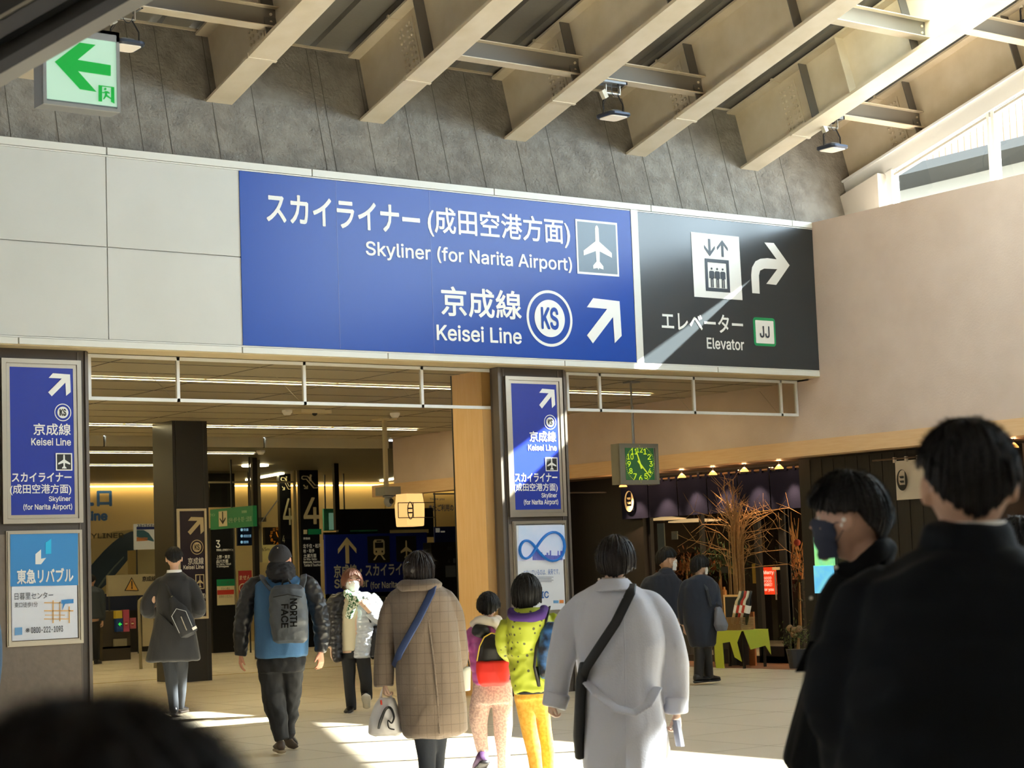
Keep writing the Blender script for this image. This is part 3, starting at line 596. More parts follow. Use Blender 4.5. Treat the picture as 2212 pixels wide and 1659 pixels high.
# tube lights
def tube_light(x0, x1, y, z, label):
    r = thing('strip_light', label, 'lamp', ((x0 + x1) / 2, y, z), 'strip lights in the hall ceiling')
    part('tube', box(x0, x1, y - .03, y + .03, z - .024, z - .008), m_tube, r); part('reflector', join(box(x0, x1, y - .05, y - .032, z - .026, z - .003), box(x0, x1, y + .032, y + .05, z - .026, z - .003)), m_aluw, r)
ys = [at(192, 812, z=3.83).y, at(192, 915, z=3.83).y]
tube_light(-4, at(1430, 846, z=3.83).x, ys[0], 3.83, 'strip light seen through the glass smoke screens')
tube_light(-4, at(900, 926, z=3.83).x, ys[1], 3.83, 'long strip light just below the smoke screen')
tube_light(2, at(545, 978, z=3.67).x, at(192, 975, z=3.67).y, 3.67, 'strip light behind the black column, ending beside it')
tube_light(2, at(338, 1004, z=3.67).x, at(192, 1003, z=3.67).y, 3.67, 'strip light at the back left, above the cream wall')
for i, (p, q, lb) in enumerate((((530, 1035), (605, 1021), 'slanting strip light seen through the glass screen'), ((820, 1037), (852, 1032), 'short strip light behind the security camera pole'))):
    a, b = at(*p, z=3.67), at(*q, z=3.67); r = thing('strip_light', lb, 'lamp', a, 'strip lights in the hall ceiling')
    part('tube', obox(a + V((0, 0, -.03)), b - a, V((.1, 0, 0)), V((0, 0, .02))), m_tube, r)
struct('trim_20', box(-6, 33, 39.86, 39.92, 3.60, 3.63), m_cove, 'warm cove light along the top of the back wall')
o = at(551, 1004, z=3.67); solo('round_ceiling_light', tube([o, o - V((0, 0, .03))], .26, 20), m_tube, 'round ceiling light behind the glass screen', 'lamp')
# ceiling fittings
o = at(675, 886, z=3.83); r = thing('ceiling_sensor', 'cream rectangular ceiling fitting with a dark lens', 'sensor', o)
part('plate', box(o.x - .25, o.x + .25, o.y - .12, o.y + .12, o.z - .05, o.z), m_cream, r); part('lens', ball(o - V((0, .06, .05)), .04), m_dark, r, True)
for px, py, lb in ((853, 892, 'white smoke detector beside the security camera pole'), (620, 886, 'flat round detector left of the cream ceiling fitting'), (563, 973, 'smoke detector on the lower ceiling')):
    o = at(px, py, z=3.83 if py < 940 else 3.67); solo('smoke_detector', tube([o, o - V((0, 0, .03)), o - V((0, 0, .07))], [.075, .075, .045], 16), m_white, lb, 'detector', 'smoke detectors', smooth=False)
# black column with sign
KC = {'y': 25.7}; cx0, cx1 = at(381, 1400, **KC).x, at(457, 1400, **KC).x; cyb = at(338, 1400, x=cx0).y
col = thing('black_column', 'black clad column inside the hall carrying a framed direction sign', 'column', ((cx0 + cx1) / 2, 26, 0))
part('casing', box(cx0, cx1, 25.7, cyb, 0, 3.83), mat('column_black', '24231f', .35), col)
part('joint', join(box(cx0 + .05, cx0 + .058, 25.694, 25.7, 0, 3.83), box(cx1 - .07, cx1 - .062, 25.694, 25.7, 0, 3.83)), mat('column_joint', '3d3b35', .4), col)
K2 = {'y': 25.66}; r = thing('framed_sign', 'dark framed sign with arrow and line emblem on the black column', 'sign', at(415, 1335, **K2))
o, u, v = rect((383, 1099), (451, 1336), K2)
part('frame', frame2(o, o + u + v, .035, V((0, .035, 0))), mat('cream_frame', 'd8d0b8', .4), r)
part('board', box(o.x + .01, o.x + u.x - .01, 25.675, 25.695, o.z + .01, o.z + v.z - .01), mat('aubergine', '2b2436', .25), r)
K3 = {'y': 25.672}; P = lambda x, y: (180 + x / 4.61, 1080 + y / 4.61)
o, u, v = rect(P(1035, 170), P(1200, 345), K3); part('arrow', shape(NE, o, u, v, LN), m_cream, r)
emblem(r, P(1130, 470), 14, 16, K3, m_cream, m_black)
parts('lettering', [textp('京成線', P(1040, 575), P(1198, 640), K3), textp('Keisei Line', P(995, 650), P(1198, 685), K3, .02), textp('(成田空港方面)', (398, 1283), (444, 1293), K3), textp('Airport', (425, 1299), (444, 1305), K3)], m_ltxt, r)
o, u, v = rect(P(1115, 742), P(1205, 885), K3); part('airplane_pictogram', join(frame2(o, o + u + v, .012, LN), shape(PL, o, u, v, LN)), m_cream, r)
# back: screen wall with track panels
KS_ = {'y': 34.9}
Q = lambda x, y: (430 + x / 4.88, 960 + y / 4.88)
def panel(name, label, cat, tl, br, K, m, th=.05, group=None):
    a = cen(tl, br, K=K); r = thing(name, label, cat, V((a.x, a.y, at(*br, **K).z)), group); part('board', pbox(tl, br, K, th), m, r); return r, ({'y': K['y'] - .002} if 'y' in K else {'x': K['x'] - .002})
r, K = panel('track_sign', 'tall black track sign with a white 3 and a green notice', 'sign', (455, 1141), (513, 1411), KS_, m_dpanel, .1, 'black track signs')
part('numeral', textp('3', Q(175, 1010), Q(222, 1090), K, .01), m_ltxt, r)
parts('lettering', [textp('常磐線(上野東京ライン)', Q(182, 1103), Q(358, 1125), K), textp('上野・東京', Q(182, 1168), Q(325, 1202), K), textp('品川方面', Q(182, 1213), Q(307, 1247), K), textp('for Ueno, Tōkyō', Q(182, 1253), Q(335, 1274), K), textp('& Shinagawa', Q(185, 1278), Q(310, 1298), K)], m_ltxt, r)
nt = part('notice', pbox((468, 1252), (507, 1306), K, .01, .006), m_cream, r); K4 = {'y': K['y'] - .012}
part('notice_header', pbox((468, 1252), (507, 1265), K4, .005), m_grn, nt); part('notice_band', pbox((469.5, 1275), (505.5, 1283.5), K4, .005), mat('red_print', 'b8352c', .5), nt)
part('notice_text', join(textp('グリーン券ご案内', (477, 1255), (503, 1262), K4, 0, .008), textp('グリーン券は、', (477, 1269), (497, 1273.5), K4, 0, .008), textp('お持ちください。', (473, 1286), (502, 1291), K4, 0, .008)), mat('notice_ink', '4d4a40', .5), nt)
r, K = panel('track_sign', 'tall black track sign with a big white 4 and an escalator pictogram', 'sign', (646, 987), (697, 1403), KS_, m_dpanel, .1, 'black track signs')
def escal(tl, br, K):
    o, u, v = rect(tl, br, K); f = lambda x, y: o + u * x + v * y + V((0, -.01, 0)); w = u.length * .035
    return join(tube([f(.02, .93), f(.0, .80), f(.1, .74), f(.28, .76), f(.72, .12), f(.92, .12), f(1, .2), f(.96, .3), f(.8, .32), f(.36, .95), f(.1, .98), f(.02, .93)], w, 6), tube([f(.1, .32), f(.32, .08)], w, 6), tube([f(.14, .08), f(.33, .07), f(.33, .28)], w, 6), ball(f(.55, 1.0), w * 2), tube([f(.52, .92), f(.54, .6)], w * 1.8, 6))
part('escalator_pictogram', escal(Q(1080, 330), Q(1255, 475), K), m_cream, r)
part('numeral', textp('4', Q(1095, 560), Q(1270, 840), K, .012), m_cream, r)
part('green_band', pbox(Q(1148, 893), Q(1290, 948), K, .005, .004), m_grn, r); part('line_badge', pbox(Q(1100, 900), Q(1140, 945), K, .005, .004), m_cream, r)
parts('lettering', [textp('常磐線', Q(1098, 980), Q(1170, 1003), K), textp('北千住・松戸', Q(1095, 1050), Q(1285, 1090), K), textp('柏・取手', Q(1098, 1105), Q(1215, 1140), K), textp('土浦方面', Q(1100, 1155), Q(1235, 1192), K), textp('for Kita-Senju', Q(1100, 1200), Q(1240, 1224), K), textp('Matsudo, Kashiwa', Q(1100, 1230), Q(1288, 1252), K), textp('Toride & Tsuchiura', Q(1105, 1260), Q(1292, 1282), K)], m_ltxt, r)
KR = {'y': 36.2}
r, K = panel('track_sign', 'reflection of the track sign with the 4, built as a panel', 'sign', (602, 991), (637, 1402), KR, m_dpanel, .1, 'black track signs')  # sign mirrored in the glass, built as a solid panel
part('escalator_pictogram', escal(Q(862, 345), Q(970, 490), K), m_cream, r); parts('numeral', [textp('4', Q(879, 570), Q(985, 848), K, .01), textp('4', Q(875, 960), Q(905, 1035), K, .01)], m_cream, r)
KB = {'y': 35.0}
fr = thing('screen_frame', 'beige metal frame of the glass screen around the escalators', 'partition', at(640, 1402, **KB))
part('post', join(pbox((637, 968), (645, 1402), KB, .06)), mat('frame_beige', '8d8468', .5), fr); part('top_rail', pbox((447, 985), (637, 989), KB, .05), mat('frame_beige', '8d8468', .5), fr); part('mid_rail', pbox((449, 1040), (637, 1043), KB, .04), mat('frame_beige', '8d8468', .5), fr); part('post', pbox((447, 1040), (451, 1290), KB, .04), m_cream, fr)
part('post', pbox((506, 1140), (513, 1400), {'y': 34.85}, .04), m_alu, fr)
part('pane', pbox((451, 990), (637, 1400), {'y': 35.1}, .01), m_glass, fr)
solo('wall_board', pbox((448, 1011), (508, 1095), {'y': 36.0}, .1), mat('charcoal_panel', '2d2b25', .5), 'charcoal wall panel above the green hanging sign', 'panel')
KG = {'x': at(500, 1110, d=35.5).x}
r, K = panel('hanging_sign', 'green hanging sign with a black down arrow on a cream field', 'sign', (454, 1101), (547, 1137), KG, m_grn, .08)
hang(r, V((KG['x'] + .02, at(500, 1105, **KG).y, at(500, 1105, **KG).z)), 3.67); hang(r, V((KG['x'] + .02, at(540, 1105, **KG).y, at(540, 1105, **KG).z)), 3.67)
a_ = at(*Q(207, 685), **K); b_ = at(*Q(298, 865), **K); part('cream_field', box(a_.x - .004, a_.x + .01, b_.y, a_.y, b_.z + .01, a_.z - .04), m_cream, r)
o, u, v = rect(Q(222, 712), Q(284, 838), K); part('arrow', shape([(.5, 0), (1, .4), (1, .52), (.57, .22), (.57, 1), (.43, 1), (.43, .22), (0, .52), (0, .4)], o, u, v, V((-.008, 0, 0))), m_black, r)
parts('lettering', [textp('北千住・松戸・柏・取手・土浦方面', Q(310, 775), Q(556, 808), K), textp('常磐線', Q(450, 697), Q(505, 722), K), textp('ライン', Q(118, 730), Q(170, 758), K)], mat('green_text', 'a9c4a0', .5), r)
KI = {'y': 35.6}
r, K = panel('departure_screen', 'dark blue departure screen with pale line entries', 'screen', (513, 1138), (553, 1178), KI, mat('screen_dark', '101c30', .3, emit=.05), .06)
hang(r, at(540, 1140, y=35.62), 3.67)
parts('entry', [*[g_ for y in (900, 966, 1030) for g_ in (prism([at(*Q(448 + 13 * math.cos(k * .785), y + 16 * math.sin(k * .785)), **K) + V((0, -.004, 0)) for k in range(8)], V((0, -.004, 0))), textp('成田空港' if y == 966 else '各駅停車' if y > 966 else '快速', Q(467, y - 15), Q(548 if y == 966 else 520, y + 13), K))]], mat('screen_text', '9fd0f0', .5, emit=.5), r)
r = thing('distance_board', 'cream distance board behind the small clock', 'sign', at(577, 1215, y=38.5)); part('board', pbox((554, 1160), (600, 1215), {'y': 38.5}, .05), mat('cream_lit', 'd8c98e', .6), r); hang(r, at(560, 1160, y=38.5), 3.67)
part('lettering', textp('約65m', Q(610, 1082), Q(745, 1125), {'y': 38.49}, .0), m_black, r)
ck = thing('wall_clock', 'small black clock with orange numerals inside the hall', 'clock', at(592, 1176, y=36.6)); KK = {'y': 36.6}
part('case', pbox((572, 1139), (608, 1176), KK, .1), m_dark, ck)
c0 = at(599, 1158, y=36.59); m_or = mat('orange_glow', 'd07a20', .5, emit=.5); rr_ = at(613, 1158, y=36.59).x - c0.x
parts('numeral', [*[text_uv(str(h), c0 + V((rr_ * math.sin(h * math.pi / 6) - .025, 0, rr_ * math.cos(h * math.pi / 6) - .03)), V((.05, 0, 0)), V((0, 0, .06)), (0, -.003, 0), 0) for h in (5, 6, 7, 8, 9, 10, 11, 12)]], m_or, ck)
part('hands', join(tube([c0 + V((0, -.01, 0)), c0 + V((.12, -.01, -.14))], .008, 5), tube([c0 + V((0, -.01, 0)), c0 + V((-.03, -.01, .09))], .01, 5)), m_or, ck)
r, K = panel('warning_notice', 'red notice with white characters behind the man with the backpack', 'sign', (516, 1233), (545, 1296), {'y': 34.0}, mat('notice_red', '98282c', .5), .03)
hang(r, at(520, 1290, y=34.01), 0, True); hang(r, at(540, 1290, y=34.01), 0, True)
part('lettering', textp('ません', (517, 1243), (541, 1252), K, .02), m_cream, r)
part('prohibition_mark', tube([at(526 + 9 * math.cos(t), 1270 + 9 * math.sin(t), **K) for t in [k * .4 for k in range(16)]], .01, 5), m_cream, r)
# pole with cameras inside
a = at(558, 985, d=36); r = thing('camera_pole', 'slim grey pole with small cameras in front of the cream back wall', 'pole', V((a.x, a.y, at(558, 1215, d=36).z)))
zb = at(560, 1215, d=36).z; part('pole', box(a.x - .035, a.x + .035, a.y, a.y + .06, zb, 3.67), mat('pole_grey', '8a8674', .5), r); c = at(565, 1127, d=35.9); part('camera', join(box(c.x - .12, c.x + .1, c.y, c.y + .1, c.z, c.z + .08), ball(c + V((-.12, 0, -.1)), .08)), mat('camera_grey', '5c5a52', .5), r)
part('stay', tube([c, at(600, 1080, d=35.9)], .012, 5), m_grey, r)
a = at(551, 990, d=35.2); solo('dark_post', box(a.x - .06, a.x + .04, a.y, a.y + .08, 0, 3.67), m_dark, 'thin black post behind the green hanging sign', 'post')
a = at(728, 1060, d=38); solo('dark_post', box(a.x - .05, a.x + .05, a.y, a.y + .08, at(728, 1145, d=38).z, 3.67), m_dark, 'thin black post above the left end of the airport board', 'post')
# airport board (blue) and its surroundings
KA = {'y': 33.5}; Q = lambda x, y: (680 + x / 5.925, 1020 + y / 5.925)
r, K = panel('direction_board', 'blue board with up arrow, train and airplane pictograms inside the hall', 'sign', (702, 1155), (926, 1274), KA, mat('board_blue', '16288a', .5, spec=.2), .06)
hang(r, at(715, 1270, y=33.52), 0, True); hang(r, at(915, 1270, y=33.52), 0, True)
o, u, v = rect(Q(290, 835), Q(535, 1165), K); part('arrow', shape(UPA, o, u, v, LN), m_cream, r, label='cream arrow pointing up')
for nm, tl, br in (('train_pictogram', Q(672, 822), Q(962, 1155)), ('airplane_pictogram', Q(1038, 820), Q(1305, 1140))): 
    b_ = part(nm, pbox(tl, br, K, .004, .003), m_black, r); K5 = {'y': K['y'] - .004}
    if nm[0] == 'a': o, u, v = rect(Q(1065, 850), Q(1275, 1130), K5); part('airplane', shape(PL, o, u, v, LN), m_cream, b_)
    else:
        o, u, v = rect(Q(738, 860), Q(905, 1122), K5)
        part('train', join(shape([(.05, .32), (.16, .24), (.84, .24), (.95, .32), (.95, .9), (.84, .99), (.16, .99), (.05, .9)], o, u, v, LN), shape([(.28, .24), (.4, .24), (.14, 0), (0, 0)], o, u, v, LN), shape([(.72, .24), (.6, .24), (.86, 0), (1, 0)], o, u, v, LN)), m_cream, b_)
        part('train_windows', join(shape([(.17, .58), (.83, .58), (.83, .84), (.17, .84)], o, u, v, LN * 2), shape([(.3, .88), (.7, .88), (.7, .94), (.3, .94)], o, u, v, LN * 2), shape([(.2, .36), (.32, .36), (.32, .45), (.2, .45)], o, u, v, LN * 2), shape([(.68, .36), (.8, .36), (.8, .45), (.68, .45)], o, u, v, LN * 2)), m_black, b_)
parts('lettering', [textp('京成線・スカイライナー', (720.5, 1220), (901, 1242), K, .03), textp('Skyliner', (721.7, 1251), (796.5, 1273), K, .03), textp('(for Narita Airport)', (800, 1257), (905, 1271), K, .02)], mat('board_text', 'c9cbc8', .5), r)
KA2 = {'y': 36}
r, K = panel('upper_fascia', 'dark navy fascia panel above the blue airport board', 'panel', (730, 1100), (937, 1146), KA2, mat('fascia_navy', '191d22', .4), .1)
hang(r, at(745, 1102, y=36.06), 3.67); hang(r, at(915, 1102, y=36.06), 3.67)
part('green_strip', pbox((756, 1145.5), (816, 1153), K, .05), m_teal, r); part('cream_strip', pbox((842, 1145), (926, 1151), K, .05), m_cream, r); part('sill', pbox((700, 1150), (937, 1160), K, .05), m_dark, r)
r, K = panel('green_window', 'small green framed window beside the thin black post', 'window', (699, 1099), (727, 1146), {'y': 36.5}, m_teal, .05)
hang(r, at(704, 1102, y=36.52), 3.67)
part('pane', pbox((710, 1108), (725, 1144), K, .01), mat('pane_green', '7fae94', .4, emit=.25), r)
solo('counter_screen', pbox((703, 1280), (990, 1398), {'y': 34.2}, .05), mat('dark_glass_panel', '3c443c', .25), 'dark green glass screen below the blue airport board', 'partition')
solo('handrail', join(pbox((702, 1274), (985, 1280), {'y': 34.2}, .05)), mat('rail_cream', 'bdb58f', .4), 'cream handrail on top of the dark glass screen', 'handrail')
r, K = panel('ticket_machine', 'black ticket machine bank left of the oak column', 'machine', (931, 1172), (1010, 1400), {'y': 33}, m_dark, .3)
parts('display', [textp('01', (967, 1181), (976, 1188), K), textp('4', (967, 1208), (972, 1216), K), pbox((979, 1206), (984, 1216), K, .01, .004), pbox((962, 1222), (985, 1246), K, .01, .004)], mat('machine_light', '4d4f4c', .5, emit=.03), r)
r, K = panel('navy_notice', 'navy notice with small white marks above the ticket machines', 'sign', (938, 1138), (990, 1171), {'y': 34}, m_navyp, .03)
hang(r, at(942, 1142, y=34.0), 3.67)
parts('mark', [pbox((941, 1141), (950, 1150), K, .01, .003), pbox((952, 1147), (961, 1150), K, .01, .003)], m_ltxt, r)
solo('wall_lettering', join(textp('またご利用の', (926, 1090), (980, 1104), {'y': 39.97}, .03), textp('Thank you', (928, 1076), (960, 1081), {'y': 39.97}, .02)), mat('letter_navy', '3a4a80', .5), 'blue characters on the cream back wall beside the lantern', 'lettering')
# left: gates, mural, boards
K9 = {'y': 39.9}; Q = lambda x, y: (180 + x / 4.61, 1080 + y / 4.61)
solo('wall_lettering', join(textp('口', (208.5, 1060), (242, 1093.6), {'y': 39.95}, .05), textp('L', (180, 1060), (203, 1093), {'y': 39.95}, .05), textp('Line', (182, 1104), (232.5, 1125), {'y': 39.95}, .05)), mat('letter_blue', '2a5fae', .4), 'large blue characters on the cream back wall at the left', 'lettering')
mu = thing('train_mural', 'large wall picture of a dark blue train nose behind the ticket gates', 'mural', at(260, 1300, y=39.9)); KM = {'y': 39.97}
part('background', polyp([Q(60, 395), Q(200, 350), Q(300, 315), Q(480, 295), (342, 1140), (342, 1300), Q(60, 900)], KM, 0, .004), mat('mural_cream', 'a8986c', .6), mu)
part('train_nose', polyp([Q(60, 670), Q(120, 600), Q(200, 510), Q(290, 425), Q(380, 355), Q(470, 315), Q(520, 310), Q(520, 480), Q(430, 610), Q(330, 730), Q(230, 840), Q(140, 915), Q(60, 800)], KM, .01, .004), mat('mural_blue', '1d2a3a', .3, var=(.9, '34465a', .25)), mu)
part('nose_highlight', polyp([Q(130, 880), Q(200, 780), Q(300, 660), Q(400, 560), Q(400, 575), Q(300, 680), Q(215, 790), Q(150, 880)], KM, .02, .004), mat('mural_grey', '5d6a6c', .5), mu)
part('lettering', textp('SKYLINER', (170, 1153), (266, 1162), KM, .02, .03), mat('mural_text', '4a4434', .6), mu)
r, K = panel('train_poster', 'bright poster with a train picture beside the black column', 'poster', (289, 1132), (345, 1186), {'y': 37}, mat('poster_pale', 'dcdcd4', .5, emit=.06), .03)
hang(r, at(296, 1180, y=37.0), 0, True)
part('title', textp('スカイライナー', Q(535, 242), Q(715, 268), K, .05), m_navyp, r)
part('title_band', pbox(Q(530, 268), Q(715, 292), K, .004, .002), m_navyp, r)
part('train', polyp([Q(530, 300), Q(600, 300), Q(650, 330), Q(700, 400), Q(700, 415), Q(620, 395), Q(530, 365)], K), mat('train_teal', '3d6f84', .4), r)
part('orange_shape', polyp([Q(530, 370), Q(640, 375), Q(640, 405), Q(530, 412)], K), mat('orange_paint', 'dd8a50', .5), r)
r, K = panel('gate_board', 'grey board with an orange warning triangle over the ticket gates', 'sign', (233, 1243), (344, 1284), {'y': 34.5}, mat('gate_board', '9a8f74', .5), .08)
hang(r, at(237, 1280, y=34.52), 0, True); hang(r, at(332, 1280, y=34.52), 0, True)
part('triangle', polyp([Q(480, 768), Q(552, 905), Q(408, 905)], K), m_black, r); part('triangle_face', polyp([Q(480, 785), Q(540, 898), Q(420, 898)], K, .009), mat('amber', 'b98a3c', .5), r)
parts('lettering', [textp('!', Q(473, 805), Q(488, 888), K, .05, .014), textp('京成線', Q(585, 760), Q(722, 808), K, .02)], m_black, r)
r = thing('cream_cabinet', 'cream cabinet under the train poster', 'cabinet', at(300, 1240, y=37.5)); part('body', pbox(Q(520, 500), Q(760, 740), {'y': 37.5}, .4), mat('cabinet_cream', '938863', .6), r); hang(r, at(298, 1238, y=37.6), 0, True)
solo('gate_backdrop', pbox((195, 1284), (345, 1412), {'y': 37.8}, .1), mat('backdrop_dark', '25221c', .6), 'dark wall panel behind the ticket gates', 'panel')
r = thing('blue_counter_panel', 'dark blue panel below the warning board', 'panel', at(275, 1316, y=37.2)); part('board', pbox((215, 1284), (335, 1316), {'y': 37.2}, .05), mat('counter_blue', '14203f', .5), r); hang(r, at(220, 1312, y=37.21), 0, True); hang(r, at(330, 1312, y=37.21), 0, True)
gt = thing('ticket_gate', 'ticket gate with yellow, blue and pink ends left of the man in the dark coat', 'ticket gate', at(255, 1412, y=34.3)); KQ = {'y': 34.3}
part('body', join(pbox(Q(190, 1110), Q(470, 1470), {'y': 34.4}, 1.2), (lambda a, b: box(a.x, b.x, 34.4, 35.6, 0, a.z))(at(*Q(190, 1465), y=34.4), at(*Q(470, 1465), y=34.4))), mat('gate_body', '3a3328', .5), gt)
part('yellow_top', pbox(Q(322, 1105), Q(388, 1178), KQ, .1), mat('gate_yellow', 'c4ac3a', .5), gt)
part('blue_panel', pbox(Q(330, 1178), Q(397, 1310), KQ, .1), mat('gate_blue', '1c3f7c', .4), gt)
part('green_arrow', polyp([Q(345, 1237), Q(368, 1215), Q(368, 1230), Q(382, 1230), Q(382, 1244), Q(368, 1244), Q(368, 1260)], {'y': 34.29}), mat('gate_green', '30d050', .4, emit=.6), gt)
part('pink_panel', pbox(Q(397, 1095), Q(460, 1310), KQ, .1), mat('gate_pink', 'b04a64', .45), gt); part('pink_flap', pbox(Q(462, 1175), Q(526, 1280), {'y': 34.35}, .05), mat('gate_pink2', 'b8606c', .45), gt)
for cx, cy in ((428, 1232), (490, 1230)):
    part('no_entry_mark', join(prism([at(*Q(cx + 17 * math.cos(k * .524), cy + 22 * math.sin(k * .524)), y=34.28) for k in range(12)], V((0, -.004, 0)))), mat('mark_red', '9c2f34', .5), gt); part('mark_bar', pbox(Q(cx - 13, cy - 6), Q(cx + 13, cy + 6), {'y': 34.27}, .004), m_cream, gt)
part('paper_notice', pbox(Q(305, 1385), Q(435, 1452), {'y': 34.3}, .05), mat('paper_grey', '847c66', .6), gt)
hr = thing('steel_handrail', 'bent steel handrail next to the man in the dark coat', 'handrail', at(303, 1420, d=33)); d_ = 33
part('rail', tube([V((at(304, 1421, d=33).x, at(304, 1421, d=33).y, 0)), at(300, 1310, d=33), at(301, 1298, d=33), at(306, 1293, d=33), at(330, 1292, d=33), at(334, 1296, d=33.2), V((at(335, 1420, d=33.2).x, at(335, 1420, d=33.2).y, 0))], .028, 8), mat('rail_steel', '8f8870', .35, metal=.4), hr, True)
part('panel', pbox((307, 1312), (332, 1395), {'y': at(320, 1400, d=33.1).y}, .02), mat('rail_panel', 'a39a80', .5), hr)
# oak clad column and hall side of the right wall
wx = at(975, 812, z=3.83).x; wy = at(975, 812, z=3.83).y
wc = thing('oak_column', 'oak clad column behind the dark middle pillar', 'column', (wx + .3, wy - .3, 0))
part('cladding', box(wx, RPX1 - .05, YP + .2, wy, 0, 3.83), m_wood, wc); part('edge', box(wx - .004, wx + .01, wy - .004, wy + .02, 0, 3.83), m_dark, wc)
# security camera on a pole
c = at(838, 1055, d=29.3); tp = at(830, 905, z=3.83)
r = thing('security_camera', 'grey dome camera hanging on a cream pole from the hall ceiling', 'camera', (tp.x, tp.y, 3.83)); x, y = tp.x, tp.y
zc = at(835, 1052, y=tp.y).z; k = .0
part('pole', box(x - .028, x + .028, y - .028, y + .028, zc, 3.83), mat('pole_cream', 'b3a888', .5), r); part('ceiling_plate', box(x - .14, x + .14, y - .14, y + .14, 3.81, 3.83), m_cream, r)
part('housing', box(x - .11, x + .17, y - .14, y + .14, zc - .13, zc), mat('camera_housing', '8b8a82', .5), r)
part('dome', join(tube([V((x + .03, y, zc - .13)), V((x + .03, y, zc - .16))], .085, 16), ball((x + .03, y, zc - .22), .07, .07, .09)), m_grey, r, True); part('lens', ball((x + .045, y - .05, zc - .22), .045), m_dark, r, True)
# lantern
KL = {'y': at(897, 1100, d=27).y}; o, u, v = rect((871, 1066), (924, 1136), KL); cx, cy = o.x + u.x / 2, o.y + .15; w = u.x / 2; z0, z1 = o.z, o.z + v.z
r = thing('paper_lantern', 'glowing square paper lantern in a black wire bracket', 'lamp', (cx, cy, z0))
m_lan = mat('lantern_paper', 'f6c98a', .6, emit=.75, ecol='f7c27c')
def sq(s, z): return [V((cx - s, cy - s, z)), V((cx + s, cy - s, z)), V((cx + s, cy + s, z)), V((cx - s, cy + s, z))]
w *= .74
part('shade', loft([sq(w * .9, z0), sq(w * .97, z0 + .01), sq(w, z0 + .12), sq(w * 1.02, z0 + .14), sq(w * 1.04, z1 - .15), sq(w * 1.0, z1 - .13), sq(w * .92, z1)]), m_lan, r)
part('wire_frame', join(*[tube([V((cx - 2.0 * w, cy - w * 1.06, z)), V((cx + 2.2 * w, cy - w * 1.06, z))], .006, 5) for z in (z0 + .12, z1 - .13)] + [tube([V((cx + s * w, cy - w * 1.06, z0 + .12)), V((cx + s * w, cy - w * 1.06, z1 - .13))], .006, 5) for s in (-2, -.28, 2.2)]), m_black, r)
e0 = V((cx - w * .62, cy - w * 1.07, (z0 + z1) / 2 - .01)); part('emblem', join(tube([e0 + V((.3 * w * math.cos(t), 0, .12 * math.sin(t))) for t in [k * .42 for k in range(16)]], .007, 5), box(e0.x - .05, e0.x + .03, e0.y - .004, e0.y, e0.z + .02, e0.z + .04), box(e0.x - .05, e0.x + .03, e0.y - .004, e0.y, e0.z - .04, e0.z - .02)), m_black, r)
part('bulb', ball((cx, cy, (z0 + z1) / 2), .03), m_tube, r); part('bracket', box(cx + 2.2 * w, RX + .02, cy - w, cy - w + .02, z1 - .02, z1 + .0), m_black, r)
# ================================================================ hanging clock
KD = {'y': at(1380, 1000, d=24.7).y}; o, u, v = rect((1336, 958), (1424, 1046), KD); cx, cy = o.x + u.x / 2, o.y; w = u.x / 2; z0, z1 = o.z, o.z + v.z; cz = (z0 + z1) / 2
cl = thing('hanging_clock', 'square grey hanging clock with a green dial showing about 11:22', 'clock', (cx, cy + .1, z0))
part('case', join(box(cx - w, cx + w, cy, cy + .16, z0, z1), frame2((cx - w, cy - .012, z0), (cx + w, cy - .012, z1), .055, V((0, .02, 0)))), mat('clock_case', '767468', .5), cl)
def rsq(w, h, r, y, n=5):
    p = []
    for sx, sz, a0 in ((1, 1, 0), (-1, 1, 90), (-1, -1, 180), (1, -1, 270)):
        for k in range(n): a = math.radians(a0 + 90 / (n - 1) * k); p.append(V((cx + .012 + sx * (w - r) + r * math.cos(a), y, cz + sz * (h - r) + r * math.sin(a))))
    return p
part('dial', prism(rsq(w * .73, w * .78, .05, cy - .002), V((0, -.003, 0))), mat('dial_green', '27643c', .25, emit=.10), cl)
m_lime = mat('lume', 'b4c430', .5, emit=.45, ecol='cfe838'); dz = V((cx + .012, cy - .008, cz)); R_ = w * .70
parts('numeral', [*[text_uv(str(h), dz + V((R_ * .80 * math.sin(h * math.pi / 6) - (.052 if h > 9 else .028), 0, R_ * .80 * math.cos(h * math.pi / 6) - .035)), V((.104 if h > 9 else .056, 0, 0)), V((0, 0, .072)), (0, 0, 0), .01) for h in range(1, 13)]], m_lime, cl)
part('minute_marks', join(*[tube([dz + V((R_ * 1.0 * math.sin(k * math.pi / 30), 0, R_ * 1.0 * math.cos(k * math.pi / 30))), dz + V((R_ * 1.04 * math.sin(k * math.pi / 30), 0, R_ * 1.04 * math.cos(k * math.pi / 30)))], .007 if k % 5 == 0 else .003, 5) for k in range(60)]), m_lime, cl)
def hand(ang, L, back, wd): d = V((math.sin(ang), 0, math.cos(ang))); n = V((d.z, 0, -d.x)); return prism([dz - d * back - n * wd, dz - d * back + n * wd, dz + d * L + n * wd * .5, dz + d * L - n * wd * .5], V((0, -.006, 0)))
hh = math.radians((11 + 22 / 60) * 30); mm_ = math.radians(22 * 6 + 4)
part('hour_hand', hand(hh, R_ * .66, R_ * .28, .012), m_lime, cl); part('minute_hand', hand(mm_, R_ * 1.0, R_ * .24, .010), m_lime, cl)
tp = at(1377, 836, z=3.83); part('rod', join(cyl((cx - .015, cy + .08, z1), (cx - .015, cy + .08, 3.83), .014), cyl((cx + .02, cy + .1, z1), (cx + .02, cy + .1, z1 + .5), .008), box(cx - .08, cx + .08, cy, cy + .16, 3.815, 3.83)), m_grey, cl)
